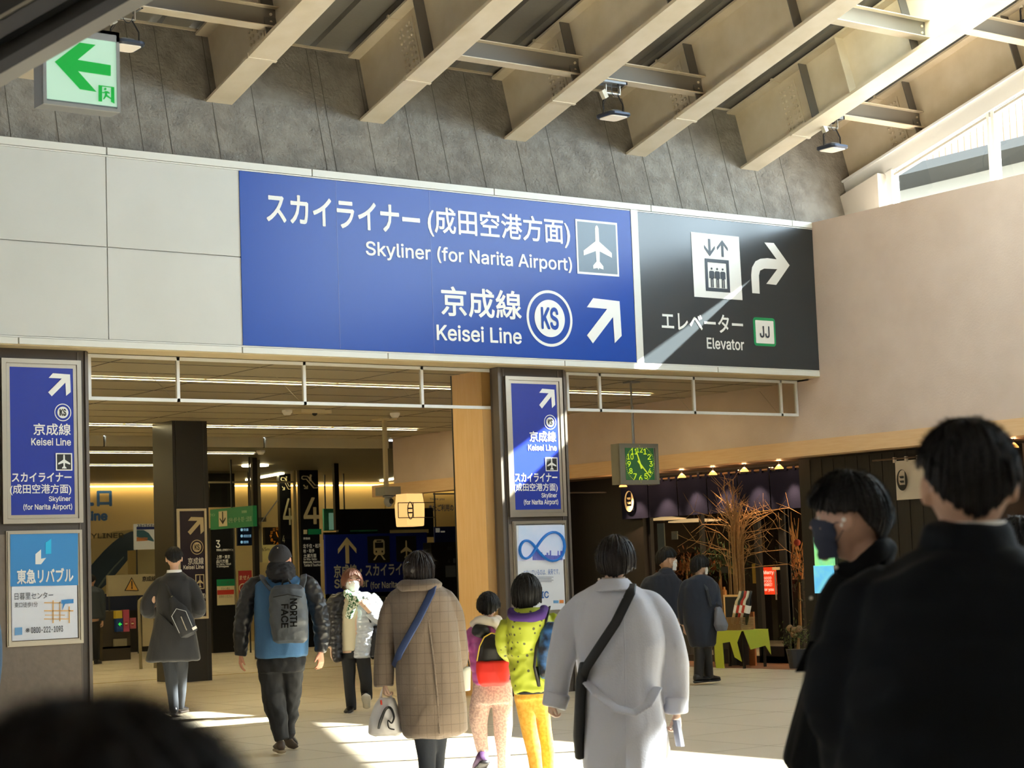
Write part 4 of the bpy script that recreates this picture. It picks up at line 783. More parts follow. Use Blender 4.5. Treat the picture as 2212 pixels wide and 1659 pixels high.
# ================================================================ the shop on the right
SX = 19.2; KSH = {'x': SX}
m_sh = mat('shop_black', '15161a', .5); m_shw = mat('shop_wall_dark', '25201d', .7); m_bwood = mat('blackened_wood', '221d1b', .55, var=(6, '171413', .3, (1, 6, .3)))
struct('wall_shop', box(24.5, 24.6, 2, 26, 0, 2.9), m_shw, 'dark back wall of the shop')
struct('wall_shop_side', join(box(SX, 24.5, 25.9, 26.0, 0, 2.9), box(SX, 24.5, 2, 2.1, 0, 2.9)), m_shw, 'dark side walls of the shop')
struct('trim_21', box(SX, 24.5, 2, 26, 2.80, 2.83), m_shw, 'dark ceiling of the shop')
y1, y2 = at(1236, 1300, **KSH).y, at(1407, 1300, **KSH).y
ya = at(1735, 1200, x=18.75).y; yb = at(2160, 1200, x=18.75).y
struct('wall_shop_front', join(box(SX - .1, SX, y2, y1 + 2.5, 0, 2.83)), m_bwood, 'black boarded wall at the left end of the shop front')
struct('trim_22', box(RX + .02, SX, y1 - .1, y1 + .1, 0, 2.83), m_bwood, 'black return wall beside the middle pillar')
struct('wall_shop_pier', join(box(18.75, SX + .1, yb, ya, 0, 2.82)), m_bwood, 'tall black boarded pier of the shop front')
struct('trim_23', join(*[box(18.745, 18.752, ya - .22 * k, ya - .22 * k + .008, 0, 2.8) for k in range(1, 12)]), mat('board_gap', '0c0b0a', .8), 'gaps between the black boards')
struct('window_20', box(SX + .1, SX + .11, ya, y2, .1, 2.83), glass('shop_glass', 'e8eae8', .02), 'dark glass front of the shop')
yp = [at(p, 1300, **KSH).y for p in (1408, 1520, 1640, 1697)]
dr = thing('shop_door', 'black framed glass door of the shop, behind the lime draped table', 'door', (SX, (yp[2] + yp[3]) / 2, 0))
def vbar(y, w, z0=0, z1=2.3, x=SX): return box(x, x + .07, y - w / 2, y + w / 2, z0, z1)
part('frame', join(vbar(yp[2], .09), vbar(yp[3], .16), box(SX, SX + .07, yp[3], yp[2], 0, .24), box(SX, SX + .07, yp[3], yp[2], 2.12, 2.3)), m_sh, dr)
part('handle', cyl((SX - .05, yp[3] + .13, .9), (SX - .05, yp[3] + .13, 1.3), .012), m_alu, dr)
part('door_seal', vbar(yp[3] - .07, .02, x=SX - .02), m_steel, dr)
ym = at(1500, 1300, **KSH).y
part('note', box(SX + .06, SX + .065, at(1690, 1200, **KSH).y, at(1660, 1200, **KSH).y, 1.32, 1.36), m_cream, dr)
struct('trim_24', join(vbar(yp[0], .07, z1=2.8), vbar(yp[1], .05, z1=2.8), box(SX, SX + .08, ya, y2, 0, .1), box(SX, SX + .08, ya, y2, 2.25, 2.34)), m_sh, 'black frame of the shop window')
# navy noren
KN = {'x': 19.0}; n0, n1 = at(1341, 1090, **KN).y, at(1735, 1060, **KN).y; nz1, nz0 = at(1560, 1023, **KN).z, at(1407, 1118, **KN).z
def cloth(y0, y1, z0, z1, x, amp=.02, nu=40, nv=8, fr=9):
    vs, fs = [], []
    for j in range(nv + 1):
        for i in range(nu + 1):
            u_, v_ = i / nu, j / nv; y = y0 + (y1 - y0) * u_; vs.append(V((x + amp * (1 - v_ * .8) * math.sin(y * fr + 1.3 * math.sin(y * 3)), y, z0 + (z1 - z0) * v_)))
    for j in range(nv):
        for i in range(nu): a = j * (nu + 1) + i; fs.append((a, a + 1, a + nu + 2, a + nu + 1))
    n = len(vs); vs += [v + V((.006, 0, 0)) for v in vs]; fs += [tuple(i + n for i in reversed(f)) for f in fs]; return vs, fs
nr = thing('navy_curtain', 'long navy split curtain with a cream emblem hung across the shop front', 'curtain', (19, (n0 + n1) / 2, nz0))
m_nav = mat('indigo_cloth', '191b30', .95, bump=(60, .1), spec=.1)
cuts = [n0 + (n1 - n0) * k / 6 for k in range(7)]
for a, b in zip(cuts, cuts[1:]): part('cloth_panel', cloth(a - .01, b + .01, nz0, nz1 - .03, 19.0), m_nav, nr, True)
part('rod', cyl((18.99, n0 + .1, nz1), (18.99, n1, nz1), .014), mat('bamboo', '6a5138', .5), nr); [part('loop', box(18.975, 19.01, n0 + (n1 - n0) * (k + .3) / 24, n0 + (n1 - n0) * (k + .3) / 24 + .05, nz1 - .04, nz1 + .02), m_nav, nr) for k in range(24)]
def noren_mark(c, h, m, par, thick=.05):
    ex_ = lambda k, t: V((-.03, k * h * .42 * math.cos(t) * (-1), k * h * .62 * math.sin(t)))
    ou = [c + ex_(1, t * math.pi / 16) for t in range(32)]; inn = [c + V((-.03, -(math.cos(t * math.pi / 16)) * h * .33 - (.05 * h), math.sin(t * math.pi / 16) * h * .52 + (.06 * h))) for t in range(32)]
    inn = [V((p.x, max(min(p.y, c.y + h * .3), c.y - h * .22), max(p.z, c.z - h * .28))) for p in inn]
    g = (ou + inn, [(i, (i + 1) % 32, (i + 1) % 32 + 32, i + 32) for i in range(32)])
    bars = [prism([c + V((-.03, y * h, z * h)) for y, z in [(.2, z0 + .05), (-.15, z0 + .05), (-.15, z0 - .08), (.1, z0 - .08)]], (-.003, 0, 0)) for z0 in (.18, -.08)]
    part('emblem', join(g, *bars), m, par)
noren_mark(at(1362, 1083, x=18.97), .26, m_cream, nr)
# white noren on the pier
KW = {'x': 18.68}; w0, w1 = at(1920, 1030, **KW).y, at(1995, 1030, **KW).y; wz1, wz0 = at(1915, 998, **KW).z, at(1930, 1081, **KW).z
wn_ = thing('white_curtain', 'short white shop curtain with a black round emblem on the black pier', 'curtain', (18.68, (w0 + w1) / 2, wz0))
part('cloth_panel', cloth(w0 - .12, w1 - .1, wz0, wz1, 18.68, .006), mat('white_cloth', 'cfc4b4', .9), wn_, True)
part('rod', cyl((18.66, w0 + .25, wz1 + .03), (18.66, w1 - .4, wz1 + .03), .012), mat('rod_brown', '5d4a3c', .5), wn_); [part('loop', box(18.65, 18.69, w0 - .14 - .2 * k, w0 - .11 - .2 * k, wz1 - .02, wz1 + .05), mat('white_cloth', 'cfc4b4', .9), wn_) for k in range(3)]; part('bracket', box(18.66, 18.76, w0 + .2, w0 + .22, wz1 + .02, wz1 + .04), m_steel, wn_)
noren_mark(at(1952, 1037, x=18.66), .22, m_black, wn_)
# small spot lamps along the front
for i, (px, py, lb) in enumerate(((1346, 1050, 'small warm spot lamp below the left edge of the clock'), (1410, 1044, 'small warm spot lamp below the right half of the clock'), (1473, 1030, 'small warm spot lamp right of the clock, first beside the clock'), (1540, 1024, 'small warm spot lamp over the dry branches, left one'), (1608, 1017, 'small warm spot lamp over the dry branches, right above their tip'), (1683, 1011, 'small warm spot lamp at the right end of the navy curtain'), (2190, 965, 'small warm spot lamp at the right edge of the picture'))):
    c = at(px, py, x=18.72); r = thing('spot_lamp', lb, 'lamp', c, 'spot lamps along the shop front')
    part('shade', tube([c + V((0, 0, .05)), c + V((0, 0, .03)), c + V((0, 0, 0)), c + V((0, 0, -.012))], [.012, .035, .06, .062], 14), mat('lamp_amber', 'f0a050', .4, emit=2.2, ecol='ffb45c'), r, True)
    part('ring', tube([c + V((0, 0, -.016)), c + V((0, 0, -.03))], .066, 14), m_black, r); part('stem', cyl(c + V((0, 0, .05)), (c.x, c.y, 2.83), .008), m_black, r)
    l = bpy.data.lights.new('spot_lamp_light', 'SPOT'); l.energy = 14; l.color = (1, .62, .32); l.spot_size = 1.25; l.spot_blend = .8; l.shadow_soft_size = .03
    lo = bpy.data.objects.new('spot_lamp_light', l); C.objects.link(lo); lo.location = (0, 0, -.05); lo.parent = r; lo.rotation_euler = (0, -.42, 0)
    l = bpy.data.lights.new('spot_lamp_glow', 'POINT'); l.energy = 1.2; l.color = (1, .6, .3); l.shadow_soft_size = .03
    lo = bpy.data.objects.new('spot_lamp_glow', l); C.objects.link(lo); lo.location = (0, 0, .09); lo.parent = r
# disc lamps inside
for px, py, w, lb in ((1440, 1123, .32, 'flat disc pendant inside the shop, left one'), (1500, 1127, .42, 'flat disc pendant inside the shop, behind the dry branches')):
    c = at(px, py, x=20.6); r = thing('pendant_lamp', lb, 'lamp', c, 'disc pendants in the shop')
    part('disc', tube([c, c + V((0, 0, .02)), c + V((0, 0, .05))], [w, w, w * .3], 24), mat('disc_warm', 'e8c08a', .5, emit=.8, ecol='f0c890'), r); part('stem', cyl(c, (c.x, c.y, 2.8), .006), m_black, r)
    for k in range(3): pass
area('shop_ceiling_light', (21.8, 18.5, 2.78), 1.2, 60, (1, .68, .38), (0, 0, 0), 7)  # added area lamp to brighten the shop, has no fitting
# shelves with bottles inside
rs = thing('display_shelf', 'dark display shelf with amber bottles inside the shop', 'shelf', at(1500, 1400, x=21.5)); a, b = at(1440, 1300, x=21.5).y, at(1575, 1300, x=21.5).y
zs = [at(1500, y_, x=21.5).z for y_ in (1232, 1290)]
part('board', join(*[box(21.4, 21.75, b, a, z - .03, z) for z in zs]), mat('shelf_brown', '5a3a26', .6), rs); part('side', box(21.72, 21.76, b, a, 0, zs[0] + .3), m_shw, rs)
random.seed(11); n = 0
for z in zs:
    y = b + .05; n = 0
    while y < a - .05:
        n += 1
        h = random.uniform(.14, .26); rad = random.uniform(.03, .05); m_ = random.choice([mat('amber_bottle', '9a4f22', .25, emit=.05), mat('red_bottle', '8c2a22', .3), mat('tan_jar', 'b98552', .4), mat('brown_bottle', '4d2a18', .25)])
        c = V((21.5 + random.uniform(-.06, .06), y, z)); solo('bottle', tube([c, c + V((0, 0, h * .6)), c + V((0, 0, h * .75)), c + V((0, 0, h))], [rad, rad, rad * .45, rad * .4], 10), m_, '%s bottle, %s from the right on the %s lit shop shelf' % (m_.name.split('_')[0], ('first second third fourth fifth sixth seventh eighth ninth tenth eleventh twelfth thirteenth fourteenth fifteenth sixteenth seventeenth eighteenth nineteenth twentieth').split()[n - 1], 'lower' if z == zs[1] else 'upper'), 'bottle', 'bottles on the shop shelf', smooth=False); y += random.uniform(.09, .15)
solo('pale_poster', pbox((1419, 1131), (1437, 1205), {'x': 21.2}, .02), mat('pale_board', '8a9080', .5, emit=.08), 'pale green board inside the shop beside the window frame', 'board')
solo('pale_poster', pbox((1450, 1148), (1463, 1165), {'x': 21.2}, .02), mat('pale_board', '8a9080', .5, emit=.08), 'tiny pale card inside the shop near the disc pendants', 'board')
# red lit sign
KRd = {'x': SX + .5}; r = thing('lit_sign', 'glowing red sign with white lettering behind the shop door', 'sign', at(1655, 1284, **KRd))
part('board', pbox((1634, 1226), (1676, 1284), KRd, .03), mat('red_glow', 'e83a1c', .5, emit=1.1, ecol='f0401c'), r)
K6 = {'x': SX + .495}; parts('lettering', [textp('Merry', (1649, 1233), (1672, 1242), K6, .03), textp('GOOD', (1651, 1246), (1667, 1251), K6), textp('FOOD', (1651, 1253), (1667, 1258), K6), textp('MARKET', (1650, 1260), (1669, 1266), K6), textp('for you', (1649, 1270), (1672, 1278), K6, .03)], mat('red_text', 'ffd8c0', .5, emit=1), r)
solo('yellow_poster', pbox((1624, 1218), (1641, 1260), {'x': SX + .6}, .02), mat('poster_yellow', 'a8882e', .5, emit=.15), 'dull yellow poster left of the red glowing sign', 'poster')
solo('yellow_card', pbox((1572, 1222), (1586, 1240), {'x': SX + .6}, .02), mat('poster_yellow', 'a8882e', .5, emit=.15), 'small yellow card behind the pine twigs', 'poster')
KGs = {'x': 18.6}
r = thing('bright_screen', 'bright green and blue screen half hidden by the masked man', 'screen', (18.74, at(1770, 1280, x=18.7).y, at(1770, 1280, x=18.7).z))
part('display', pbox((1757, 1160), (1800, 1222), {'x': 18.7}, .04), mat('screen_green', '8fdc8a', .4, emit=.75, var=(9, '5fc8c8', .15)), r); part('lower_display', pbox((1757, 1222), (1800, 1281), {'x': 18.7}, .04), mat('screen_blue', '5fb8e8', .4, emit=.75, var=(5, '8fe0d0', .2)), r)
# dry branches in a tall pot
bc = at(1600, 1420, x=18.75); bc.z = 0
r = thing('branch_arrangement', 'huge arrangement of dry twigs fanning out in front of the shop', 'plant', bc)
random.seed(21); tw = []; m_tw = mat('dry_twig', 'a8865a', .8, var=(20, '8c6a42', .3))
zb_ = at(1595, 1290, x=18.75).z; ztop = at(1600, 1110, x=18.75).z
for k in range(70):
    a0 = random.uniform(0, 6.28); rr = random.uniform(0, .12); p0 = bc + V((rr * math.cos(a0), rr * math.sin(a0), zb_ - .3)); p1 = bc + V((rr * 1.1 * math.cos(a0), rr * 1.1 * math.sin(a0), random.uniform(zb_ + .3, ztop)))
    sp = random.uniform(.1, 1.0) if k % 3 else random.uniform(0, .3); a1 = a0 + random.uniform(-.5, .5); h = random.uniform(.1, .75) * (1.2 - sp)
    q = [p0, p1, p1 + V((sp * .3 * math.cos(a1), sp * .45 * math.sin(a1), h * .55)), p1 + V((sp * .62 * math.cos(a1), sp * .95 * math.sin(a1), h * .85)), p1 + V((sp * .8 * math.cos(a1), sp * 1.25 * math.sin(a1), h * .8 - sp * .12))]
    for c in q[1:]: c.x = min(c.x, 18.95)
    tw.append(tube(q, [.008, .007, .005, .004, .002], 4))
    for j in (2, 3):
        for s_ in range(2):
            d = V((random.uniform(-.15, .1), random.uniform(-.3, .3), random.uniform(.0, .3))); tw.append(tube([q[j], q[j] + d * .6, q[j] + d], [.003, .0025, .0012], 3))
tg = part('twigs', join(*tw), m_tw, r); tg['kind'] = 'stuff'
part('pot', tube([bc, bc + V((0, 0, .5)), bc + V((0, 0, zb_ - .25)), bc + V((0, 0, zb_ - .2))], [.14, .16, .17, .17], 16), m_sh, r); part('card', box(bc.x - .22, bc.x - .215, bc.y - .06, bc.y + .08, at(1603, 1237, x=18.55).z, at(1603, 1223, x=18.55).z), m_black, r)
def leafball(name, label, c, rx, rz, m, n=260, s=.05, seed=1, long=1.0):
    random.seed(seed); L = []
    for k in range(n):
        d = V((random.gauss(0, .45), random.gauss(0, .45), random.gauss(0, .45))); p = V(c) + V((d.x * rx, d.y * rx, d.z * rz)); t = V((random.gauss(0, 1), random.gauss(0, 1), random.gauss(0, 1) + .4)).normalized(); u, w = basis(t)
        L.append(([p, p + t * s * long + u * s * .25, p + t * s * 2 * long, p + t * s * long - u * s * .25], [(0, 1, 2, 3)]))
    return join(*L)
def foliage(label, px, py, x, rx, rz, m, pot=True, **k):
    c = at(px, py, x=x); r = thing('potted_plant', label, 'plant', (c.x, c.y, 0), 'greenery in front of the shop'); f_ = part('foliage', leafball('', '', c, rx, rz, m, **k), m, r); f_['kind'] = 'stuff'
    part('stem', tube([(c.x, c.y, 0.2), (c.x + .03, c.y, c.z)], [.03, .015], 8), m_tw, r)
    if pot: part('pot', tube([(c.x, c.y, 0), (c.x, c.y, min(.45, c.z - .15))], [.12, .16], 14), mat('grey_pot', '34363c', .6), r)
    return r
m_pine = mat('pine_green', '2c4a26', .8, var=(9, '1c3319', .3)); m_olv = mat('olive_green', '5c6a34', .8, var=(9, '40491f', .3)); m_rust = mat('rust_leaf', '8c5026', .8, var=(9, '5f3318', .3))
foliage('dark green pine tuft left of the dry twigs', 1552, 1215, 18.9, .42, .30, m_pine, n=420, s=.045, seed=4)
foliage('mossy hydrangea bush in a grey pot beside the shop door', 1722, 1378, 18.48, .24, .2, m_olv, n=320, s=.03, seed=5)
foliage('rust coloured leaves inside the shop window', 1480, 1225, 20.2, .5, .3, m_rust, n=260, s=.05, seed=6)
foliage('dark shrub with bare twigs behind the shop door', 1722, 1240, 19.8, .3, .6, mat('dark_leaf', '25301a', .8), n=260, s=.05, seed=7)
hd = at(1717, 1362, x=18.42)
for k, (a, b, w_) in enumerate(((0, 0, 'middle'), (.09, .03, 'leftmost'), (-.08, .02, 'rightmost'), (.02, -.05, 'lowest'))): solo('hydrangea_head', ball(hd + V((0, a, b)), .05, nu=10, nv=6), mat('dried_bloom', '8d6e4e', .9, bump=(60, 1)), w_ + ' dried brown flower head on the mossy bush', 'flower', 'dried flower heads', smooth=True)
# lit twig tree inside
c = at(1722, 1200, x=20.2); random.seed(9); tw = []
for k in range(26):
    p = V((c.x, c.y + random.uniform(-.1, .1), c.z - .4)); q = p + V((random.uniform(-.2, .2), random.uniform(-.45, .45), random.uniform(.7, 1.1))); tw.append(tube([p, p.lerp(q, .5) + V((0, random.uniform(-.1, .1), 0)), q], [.014, .01, .004], 4))
rt = thing('lit_branches', 'warmly lit bare branches inside the shop right of the door', 'plant', (c.x, c.y, 0)); t_ = part('twigs', join(*tw), mat('lit_twig', 'c08a4a', .7, emit=.12), rt); t_['kind'] = 'stuff'; part('pot', tube([(c.x, c.y, 0), (c.x, c.y, c.z - .35)], [.13, .15], 14), m_sh, rt)
c = at(1722, 1172, x=19.6); solo('red_flower', ball(c, .05, nu=8, nv=6), mat('coral_flower', 'c0503a', .7, emit=.1), 'small coral red flower among the lit branches', 'flower', smooth=True)
# lime draped table with basket
tc = at(1603, 1444, x=18.35); tc.z = 0
ty = tc.y; X0, X1 = 18.12, 18.58; Y0, Y1 = at(1632, 1390, x=18.35).y, at(1573, 1390, x=18.35).y; zt = at(1600, 1362, x=18.2).z
tb = thing('display_table', 'small black display table in front of the shop door', 'table', (18.35, ty, 0))
part('tabletop', box(X0, X1, Y0, Y1, zt - .03, zt - .004), m_black, tb)
for a in (X0 + .02, X1 - .05):
    for b in (Y0 + .02, Y1 - .05): part('leg', box(a, a + .03, b, b + .03, 0, zt - .03), m_black, tb)
m_lime2 = mat('lime_cloth', 'b4bf3e', .85, bump=(50, .1))
def drape():
    g = [box(X0 - .012, X1 + .012, Y0 - .012, Y1 + .012, zt - .004, zt + .004)]
    for pts in ([(X0 - .015, Y1 + .01, zt), (X0 - .015, Y0 + .0, zt), (X0 - .015, Y0 + .10, zt - .16), (X0 - .015, Y0 + .02, zt - .42), (X0 - .015, Y0 + .16, zt - .36), (X0 - .015, Y0 + .24, zt - .15), (X0 - .015, Y1 - .16, zt - .17), (X0 - .015, Y1 - .18, zt - .72), (X0 - .015, Y1 - .04, zt - .74), (X0 - .015, Y1 + .01, zt - .4)],):
        g.append(prism(pts, (-.008, 0, 0)))
    g.append(prism([(X0, Y0 - .013, zt), (X1, Y0 - .013, zt), (X1 + .02, Y0 - .03, zt - .35), (X1 - .08, Y0 - .03, zt - .22), (X0 + .1, Y0 - .03, zt - .26)], (0, -.008, 0))); return join(*g)
solo('table_cloth', drape(), m_lime2, 'lime green cloth draped over the display table', 'cloth')
bk = at(1588, 1358, x=18.2); by0, by1 = at(1606, 1350, x=18.2).y, at(1569, 1350, x=18.2).y; zb0 = zt + .005; zb1 = zb0 + .18
r = thing('wicker_basket', 'tan wicker basket on the lime cloth', 'basket', (18.27, (by0 + by1) / 2, zb0)); g = []
for k in range(9): g.append(frame2((18.16, by0 - .0, zb0 + .02 * k), (18.16, by1, zb0 + .02 * k + .014), .014, V((.012, 0, 0)), V((0, 1, 0)), V((0, 0, 1))) if 0 else box(18.155 - .002 * k, 18.39 + .002 * k, by0 - .002 * k, by1 + .002 * k, zb0 + .02 * k, zb0 + .02 * k + .013))
part('weave', join(*g), mat('wicker', 'a98658', .8, bump=(50, .8)), r)
part('uprights', join(*[cyl((18.153, by0 + .03 * k, zb0), (18.135, by0 + .03 * k, zb1), .005, 6) for k in range(int((by1 - by0) / .03) + 1)]), mat('wicker_dark', '8c6b42', .8), r)
random.seed(2)
for k, (m_, lb) in enumerate(((mat('pkg_black', '1b1c1e', .3), 'black wrapped bottle in the wicker basket, at its right end'), (mat('pkg_white', 'd8d2c4', .5), 'white and red wrapped bottle leaning in the basket'), (mat('pkg_red', 'a82c24', .4), 'red wrapped bottle in the middle of the basket'), (mat('pkg_green', '24382a', .3), 'dark green bottle in the wicker basket'), (m_cream, 'cream labelled bottle at the left of the basket'))):
    y = by0 + .03 + .055 * k; p = V((18.25, y, zb1 - .1)); d = V((.03, -.12, .42)).normalized(); r2 = thing('wine_bottle', lb, 'bottle', p, 'bottles in the wicker basket')
    part('glass', tube([p, p + d * .32, p + d * .38, p + d * .47], [.042, .042, .02, .017], 12), m_, r2, True); part('label', tube([p + d * .16, p + d * .27], .0435, 12, False), m_white if k % 2 == 0 else mat('label_red', 'b83428', .5), r2, True)
KF_ = {'x': 18.5}; a, b = at(1562, 1285, **KF_), at(1617, 1335, **KF_); r = thing('wooden_frame', 'light wooden frame standing behind the wicker basket', 'frame', (18.5, (a.y + b.y) / 2, zt + .004))
part('frame', frame2((18.5, b.y, zt + .004), (18.5, a.y, a.z), .03, V((.02, 0, 0)), V((0, 1, 0)), V((0, 0, 1))), m_wood, r); part('board', box(18.505, 18.515, b.y + .02, a.y - .02, zt + .02, a.z - .02), m_sh, r)
a, b = at(1536, 1390, x=18.4), at(1575, 1402, x=18.4); r = thing('low_stool', 'low black bench with white lettering left of the lime cloth', 'bench', (18.5, (a.y + b.y) / 2, 0))
part('top', box(18.4, 18.8, b.y, a.y + .1, b.z, a.z + .02), m_shw, r)
for yy in (b.y + .02, (a.y + b.y) / 2, a.y + .04): part('leg', box(18.42, 18.45, yy, yy + .03, 0, b.z), m_black, r)
part('lettering', textp('Everyday', (1538, 1404 - 14), (1556, 1395.5), {'x': 18.39}, .02), m_white, r)
r = thing('gift_basket', 'small tan basket with a handle on the low black bench', 'basket', V((18.55, a.y - .08, a.z + .02))); c = V((18.55, a.y - .08, a.z + .02))
part('bowl', tube([c, c + V((0, 0, .1))], [.1, .13], 14), mat('wicker', 'a98658', .8), r); part('handle', tube([c + V((0, .13 * math.cos(t), .1 + .14 * math.sin(t))) for t in [k * .314 for k in range(11)]], .008, 6), mat('wicker', 'a98658', .8), r); part('card', box(c.x - .12, c.x - .115, c.y - .02, c.y + .05, c.z + .14, c.z + .2), m_white, r)
c = at(1628, 1440, x=18.7); r = thing('wood_board', 'tall narrow orange wood board beside the shop door', 'board', (c.x, c.y, 0)); part('board', box(18.68, 18.71, c.y - .06, c.y + .06, 0, .75), mat('plank_orange', 'a8693c', .6), r); part('stripe', box(18.675, 18.68, c.y - .06, c.y + .02, .42, .52), mat('pkg_red', 'a82c24', .4), r)
# ================================================================ people: tools
import numpy as np
def remesh(geo, voxel, smooth=2, disp=None):
    """fuse closed shapes into one continuous surface, smooth it, then displace along normals"""
    me = bpy.data.meshes.new('tmp'); me.from_pydata([tuple(v) for v in geo[0]], [], geo[1]); o = bpy.data.objects.new('tmp', me); C.objects.link(o)
    md = o.modifiers.new('r', 'REMESH'); md.mode = 'VOXEL'; md.voxel_size = voxel; md.adaptivity = 0
    dg = bpy.context.evaluated_depsgraph_get(); m2 = bpy.data.meshes.new_from_object(o.evaluated_get(dg)); bpy.data.objects.remove(o); bpy.data.meshes.remove(me)
    n = len(m2.vertices); co = np.empty(n * 3); m2.vertices.foreach_get('co', co); co = co.reshape(-1, 3); ed = np.empty(len(m2.edges) * 2, dtype=np.int64); m2.edges.foreach_get('vertices', ed); ed = ed.reshape(-1, 2)
    cnt = np.bincount(ed.ravel(), minlength=n)[:, None]
    for _ in range(smooth):
        s = np.zeros_like(co); np.add.at(s, ed[:, 0], co[ed[:, 1]]); np.add.at(s, ed[:, 1], co[ed[:, 0]]); co = co * .4 + (s / np.maximum(cnt, 1)) * .6
    m2.vertices.foreach_set('co', co.ravel()); m2.update()
    if disp:
        nr_ = [v.normal.copy() for v in m2.vertices]; out = [v.co + nn * disp(v.co, nn) for v, nn in zip(m2.vertices, nr_)]
        for v, c in zip(m2.vertices, out): v.co = c
    vs = [v.co.copy() for v in m2.vertices]; fs = [tuple(p.vertices) for p in m2.polygons]; bpy.data.meshes.remove(m2); return vs, fs
def fold(amp, sc=7, st=(1, 1, .35), seed=0, quilt=None):
    def f(p, nrm):
        q = V((p.x * sc * st[0] + seed * 7.3, p.y * sc * st[1], p.z * sc * st[2])); a = noise.noise(q); b = noise.noise(q * 2.3 + V((5, 1, 2)))
        r = amp * ((1 - abs(a) * 2.2) * .9 + b * .6)
        if quilt: r += quilt[1] * (abs(math.sin(p.z * quilt[0] + .5 * noise.noise(p * 4))) ** .5 - .6)
        return r
    return f
class Fig:
    def __init__(s, d, vox=.007): s.d = d; s.k = d / FPX; s.vox = vox; s.core = []; s.parts = []
    def P(s, x, y, dz=0): return at(x, y, d=s.d + dz)
    def ring(s, y, xl, xr, t, dz=0, n=28, ex=2.4, lean=0):
        c = s.P((xl + xr) / 2, y, dz); w = (xr - xl) / 2 * (s.d + dz) / FPX; r = []
        for k in range(n):
            a = 2 * math.pi * k / n; ca, sa = math.cos(a), math.sin(a); x = abs(ca) ** (2 / ex) * (1 if ca > 0 else -1) * w; f = abs(sa) ** (2 / ex) * (1 if sa > 0 else -1) * t
            r.append(c + R0 * x + F0 * f + ZZ * (lean * x))
        return r
    def torso(s, rows): return loft([s.ring(*r) for r in rows])
    def limb(s, pts, n=16, flat=1):          # (px, py, radius px, dz)
        P = [s.P(p[0], p[1], p[3] if len(p) > 3 else 0) for p in pts]; r = [p[2] * s.k for p in pts]
        # densify with catmull-rom for soft joints
        Q, RR = [], []
        for i in range(len(P) - 1):
            p0, p1, p2, p3 = P[max(i - 1, 0)], P[i], P[i + 1], P[min(i + 2, len(P) - 1)]
            for k in range(5):
                t = k / 5; Q.append(.5 * ((2 * p1) + (p2 - p0) * t + (2 * p0 - 5 * p1 + 4 * p2 - p3) * t * t + (3 * p1 - p0 - 3 * p2 + p3) * t ** 3)); RR.append(r[i] + (r[i + 1] - r[i]) * t)
        Q.append(P[-1]); RR.append(r[-1]); return tube(Q, RR, n, True, flat)
    def loc(s, v): return R0 * v[0] + ZZ * v[1] + F0 * v[2]
    def hand(s, x, y, dz, dr, nm, size=.18, curl=.5, side=1):
        """palm and five separate fingers from wrist point; dr = pointing direction, nm = back-of-hand normal, in right/up/forward"""
        w = s.P(x, y, dz); d = s.loc(dr).normalized(); n = s.loc(nm); n = (n - d * n.dot(d)).normalized(); a = d.cross(n) * side; k = size / .18; g = []
        def pr(t, wd, th): c = w + d * t * k; return [c + a * (wd * k * math.cos(q * .524)) + n * (th * k * math.sin(q * .524)) for q in range(12)]
        g.append(loft([pr(-.03, .026, .02), pr(.0, .027, .018), pr(.04, .038, .016), pr(.085, .042, .014), pr(.095, .038, .010)]))
        for j, (off, L, r) in enumerate(((-.032, .062, .0085), (-.011, .074, .0092), (.011, .078, .0095), (.032, .070, .009))):
            p = w + (d * .085 + a * off) * k; path = [p - d * .015 * k, p]; ang = 0; cur = p
            for seg in (.42, .32, .26): ang += curl * (.75 + .1 * j); cur = cur + (d * math.cos(ang) - n * math.sin(ang)) * (L * seg * k); path.append(cur)
            g.append(tube(path, [r * k, r * k, r * .95 * k, r * .88 * k, r * .7 * k], 8))
        p = w + (d * .03 + a * .03) * k; q1 = p + (a * .022 + d * .03 - n * .01) * k; q2 = q1 + (a * .006 + d * .028 - n * .014) * k
        g.append(tube([p - a * .012 * k, p, q1, q2], [.013 * k, .013 * k, .0105 * k, .008 * k], 8)); return join(*g)
    def head(s, x, ytop, ychin, ang, dz=0, tilt=0, neck=None):
        """sculpted head; ang 0 looks away from the camera, 90 to the right, 180 at the camera"""
        h = (ychin - ytop) * s.k; c = s.P(x, (ytop + ychin) / 2, dz); A = math.radians(ang); fw = R0 * math.sin(A) + F0 * math.cos(A); rt = R0 * math.cos(A) - F0 * math.sin(A); up = (ZZ + fw * tilt).normalized(); fw = (fw - up * fw.dot(up)).normalized()
        s.H = (c, rt, fw, up, h); hx, hy, hz = .35 * h, .42 * h, .5 * h; vs, fs = ball((0, 0, 0), 1, nu=28, nv=20); out = []
        for v in vs:
            X, Y, Z = v; lo = max(0, -Z)
            qx = X * hx * (1 - .34 * lo ** 1.4); qy = Y * hy; qz = Z * hz
            if Y < 0: qy *= 1 - .38 * lo ** 1.2; qz *= 1 - .22 * lo
            else: qy = qy * (.96 - .06 * abs(X)); qy *= 1 - .05 * max(0, 1 - abs(Z - .18) * 5)
            out.append(c + rt * qx + fw * qy + up * qz)
        L = lambda a, b, e: c + rt * (a * h) + fw * (b * h) + up * (e * h)
        g = [(out, fs)]
        g.append(tube([L(0, .37, .07), L(0, .405, -.02), L(0, .455, -.09), L(0, .40, -.115)], [.02 * h, .03 * h, .046 * h, .04 * h], 8))
        g.append(ball(L(0, .34, .10), .19 * h, .06 * h, .035 * h, ax=(rt, fw, up)))          # brow
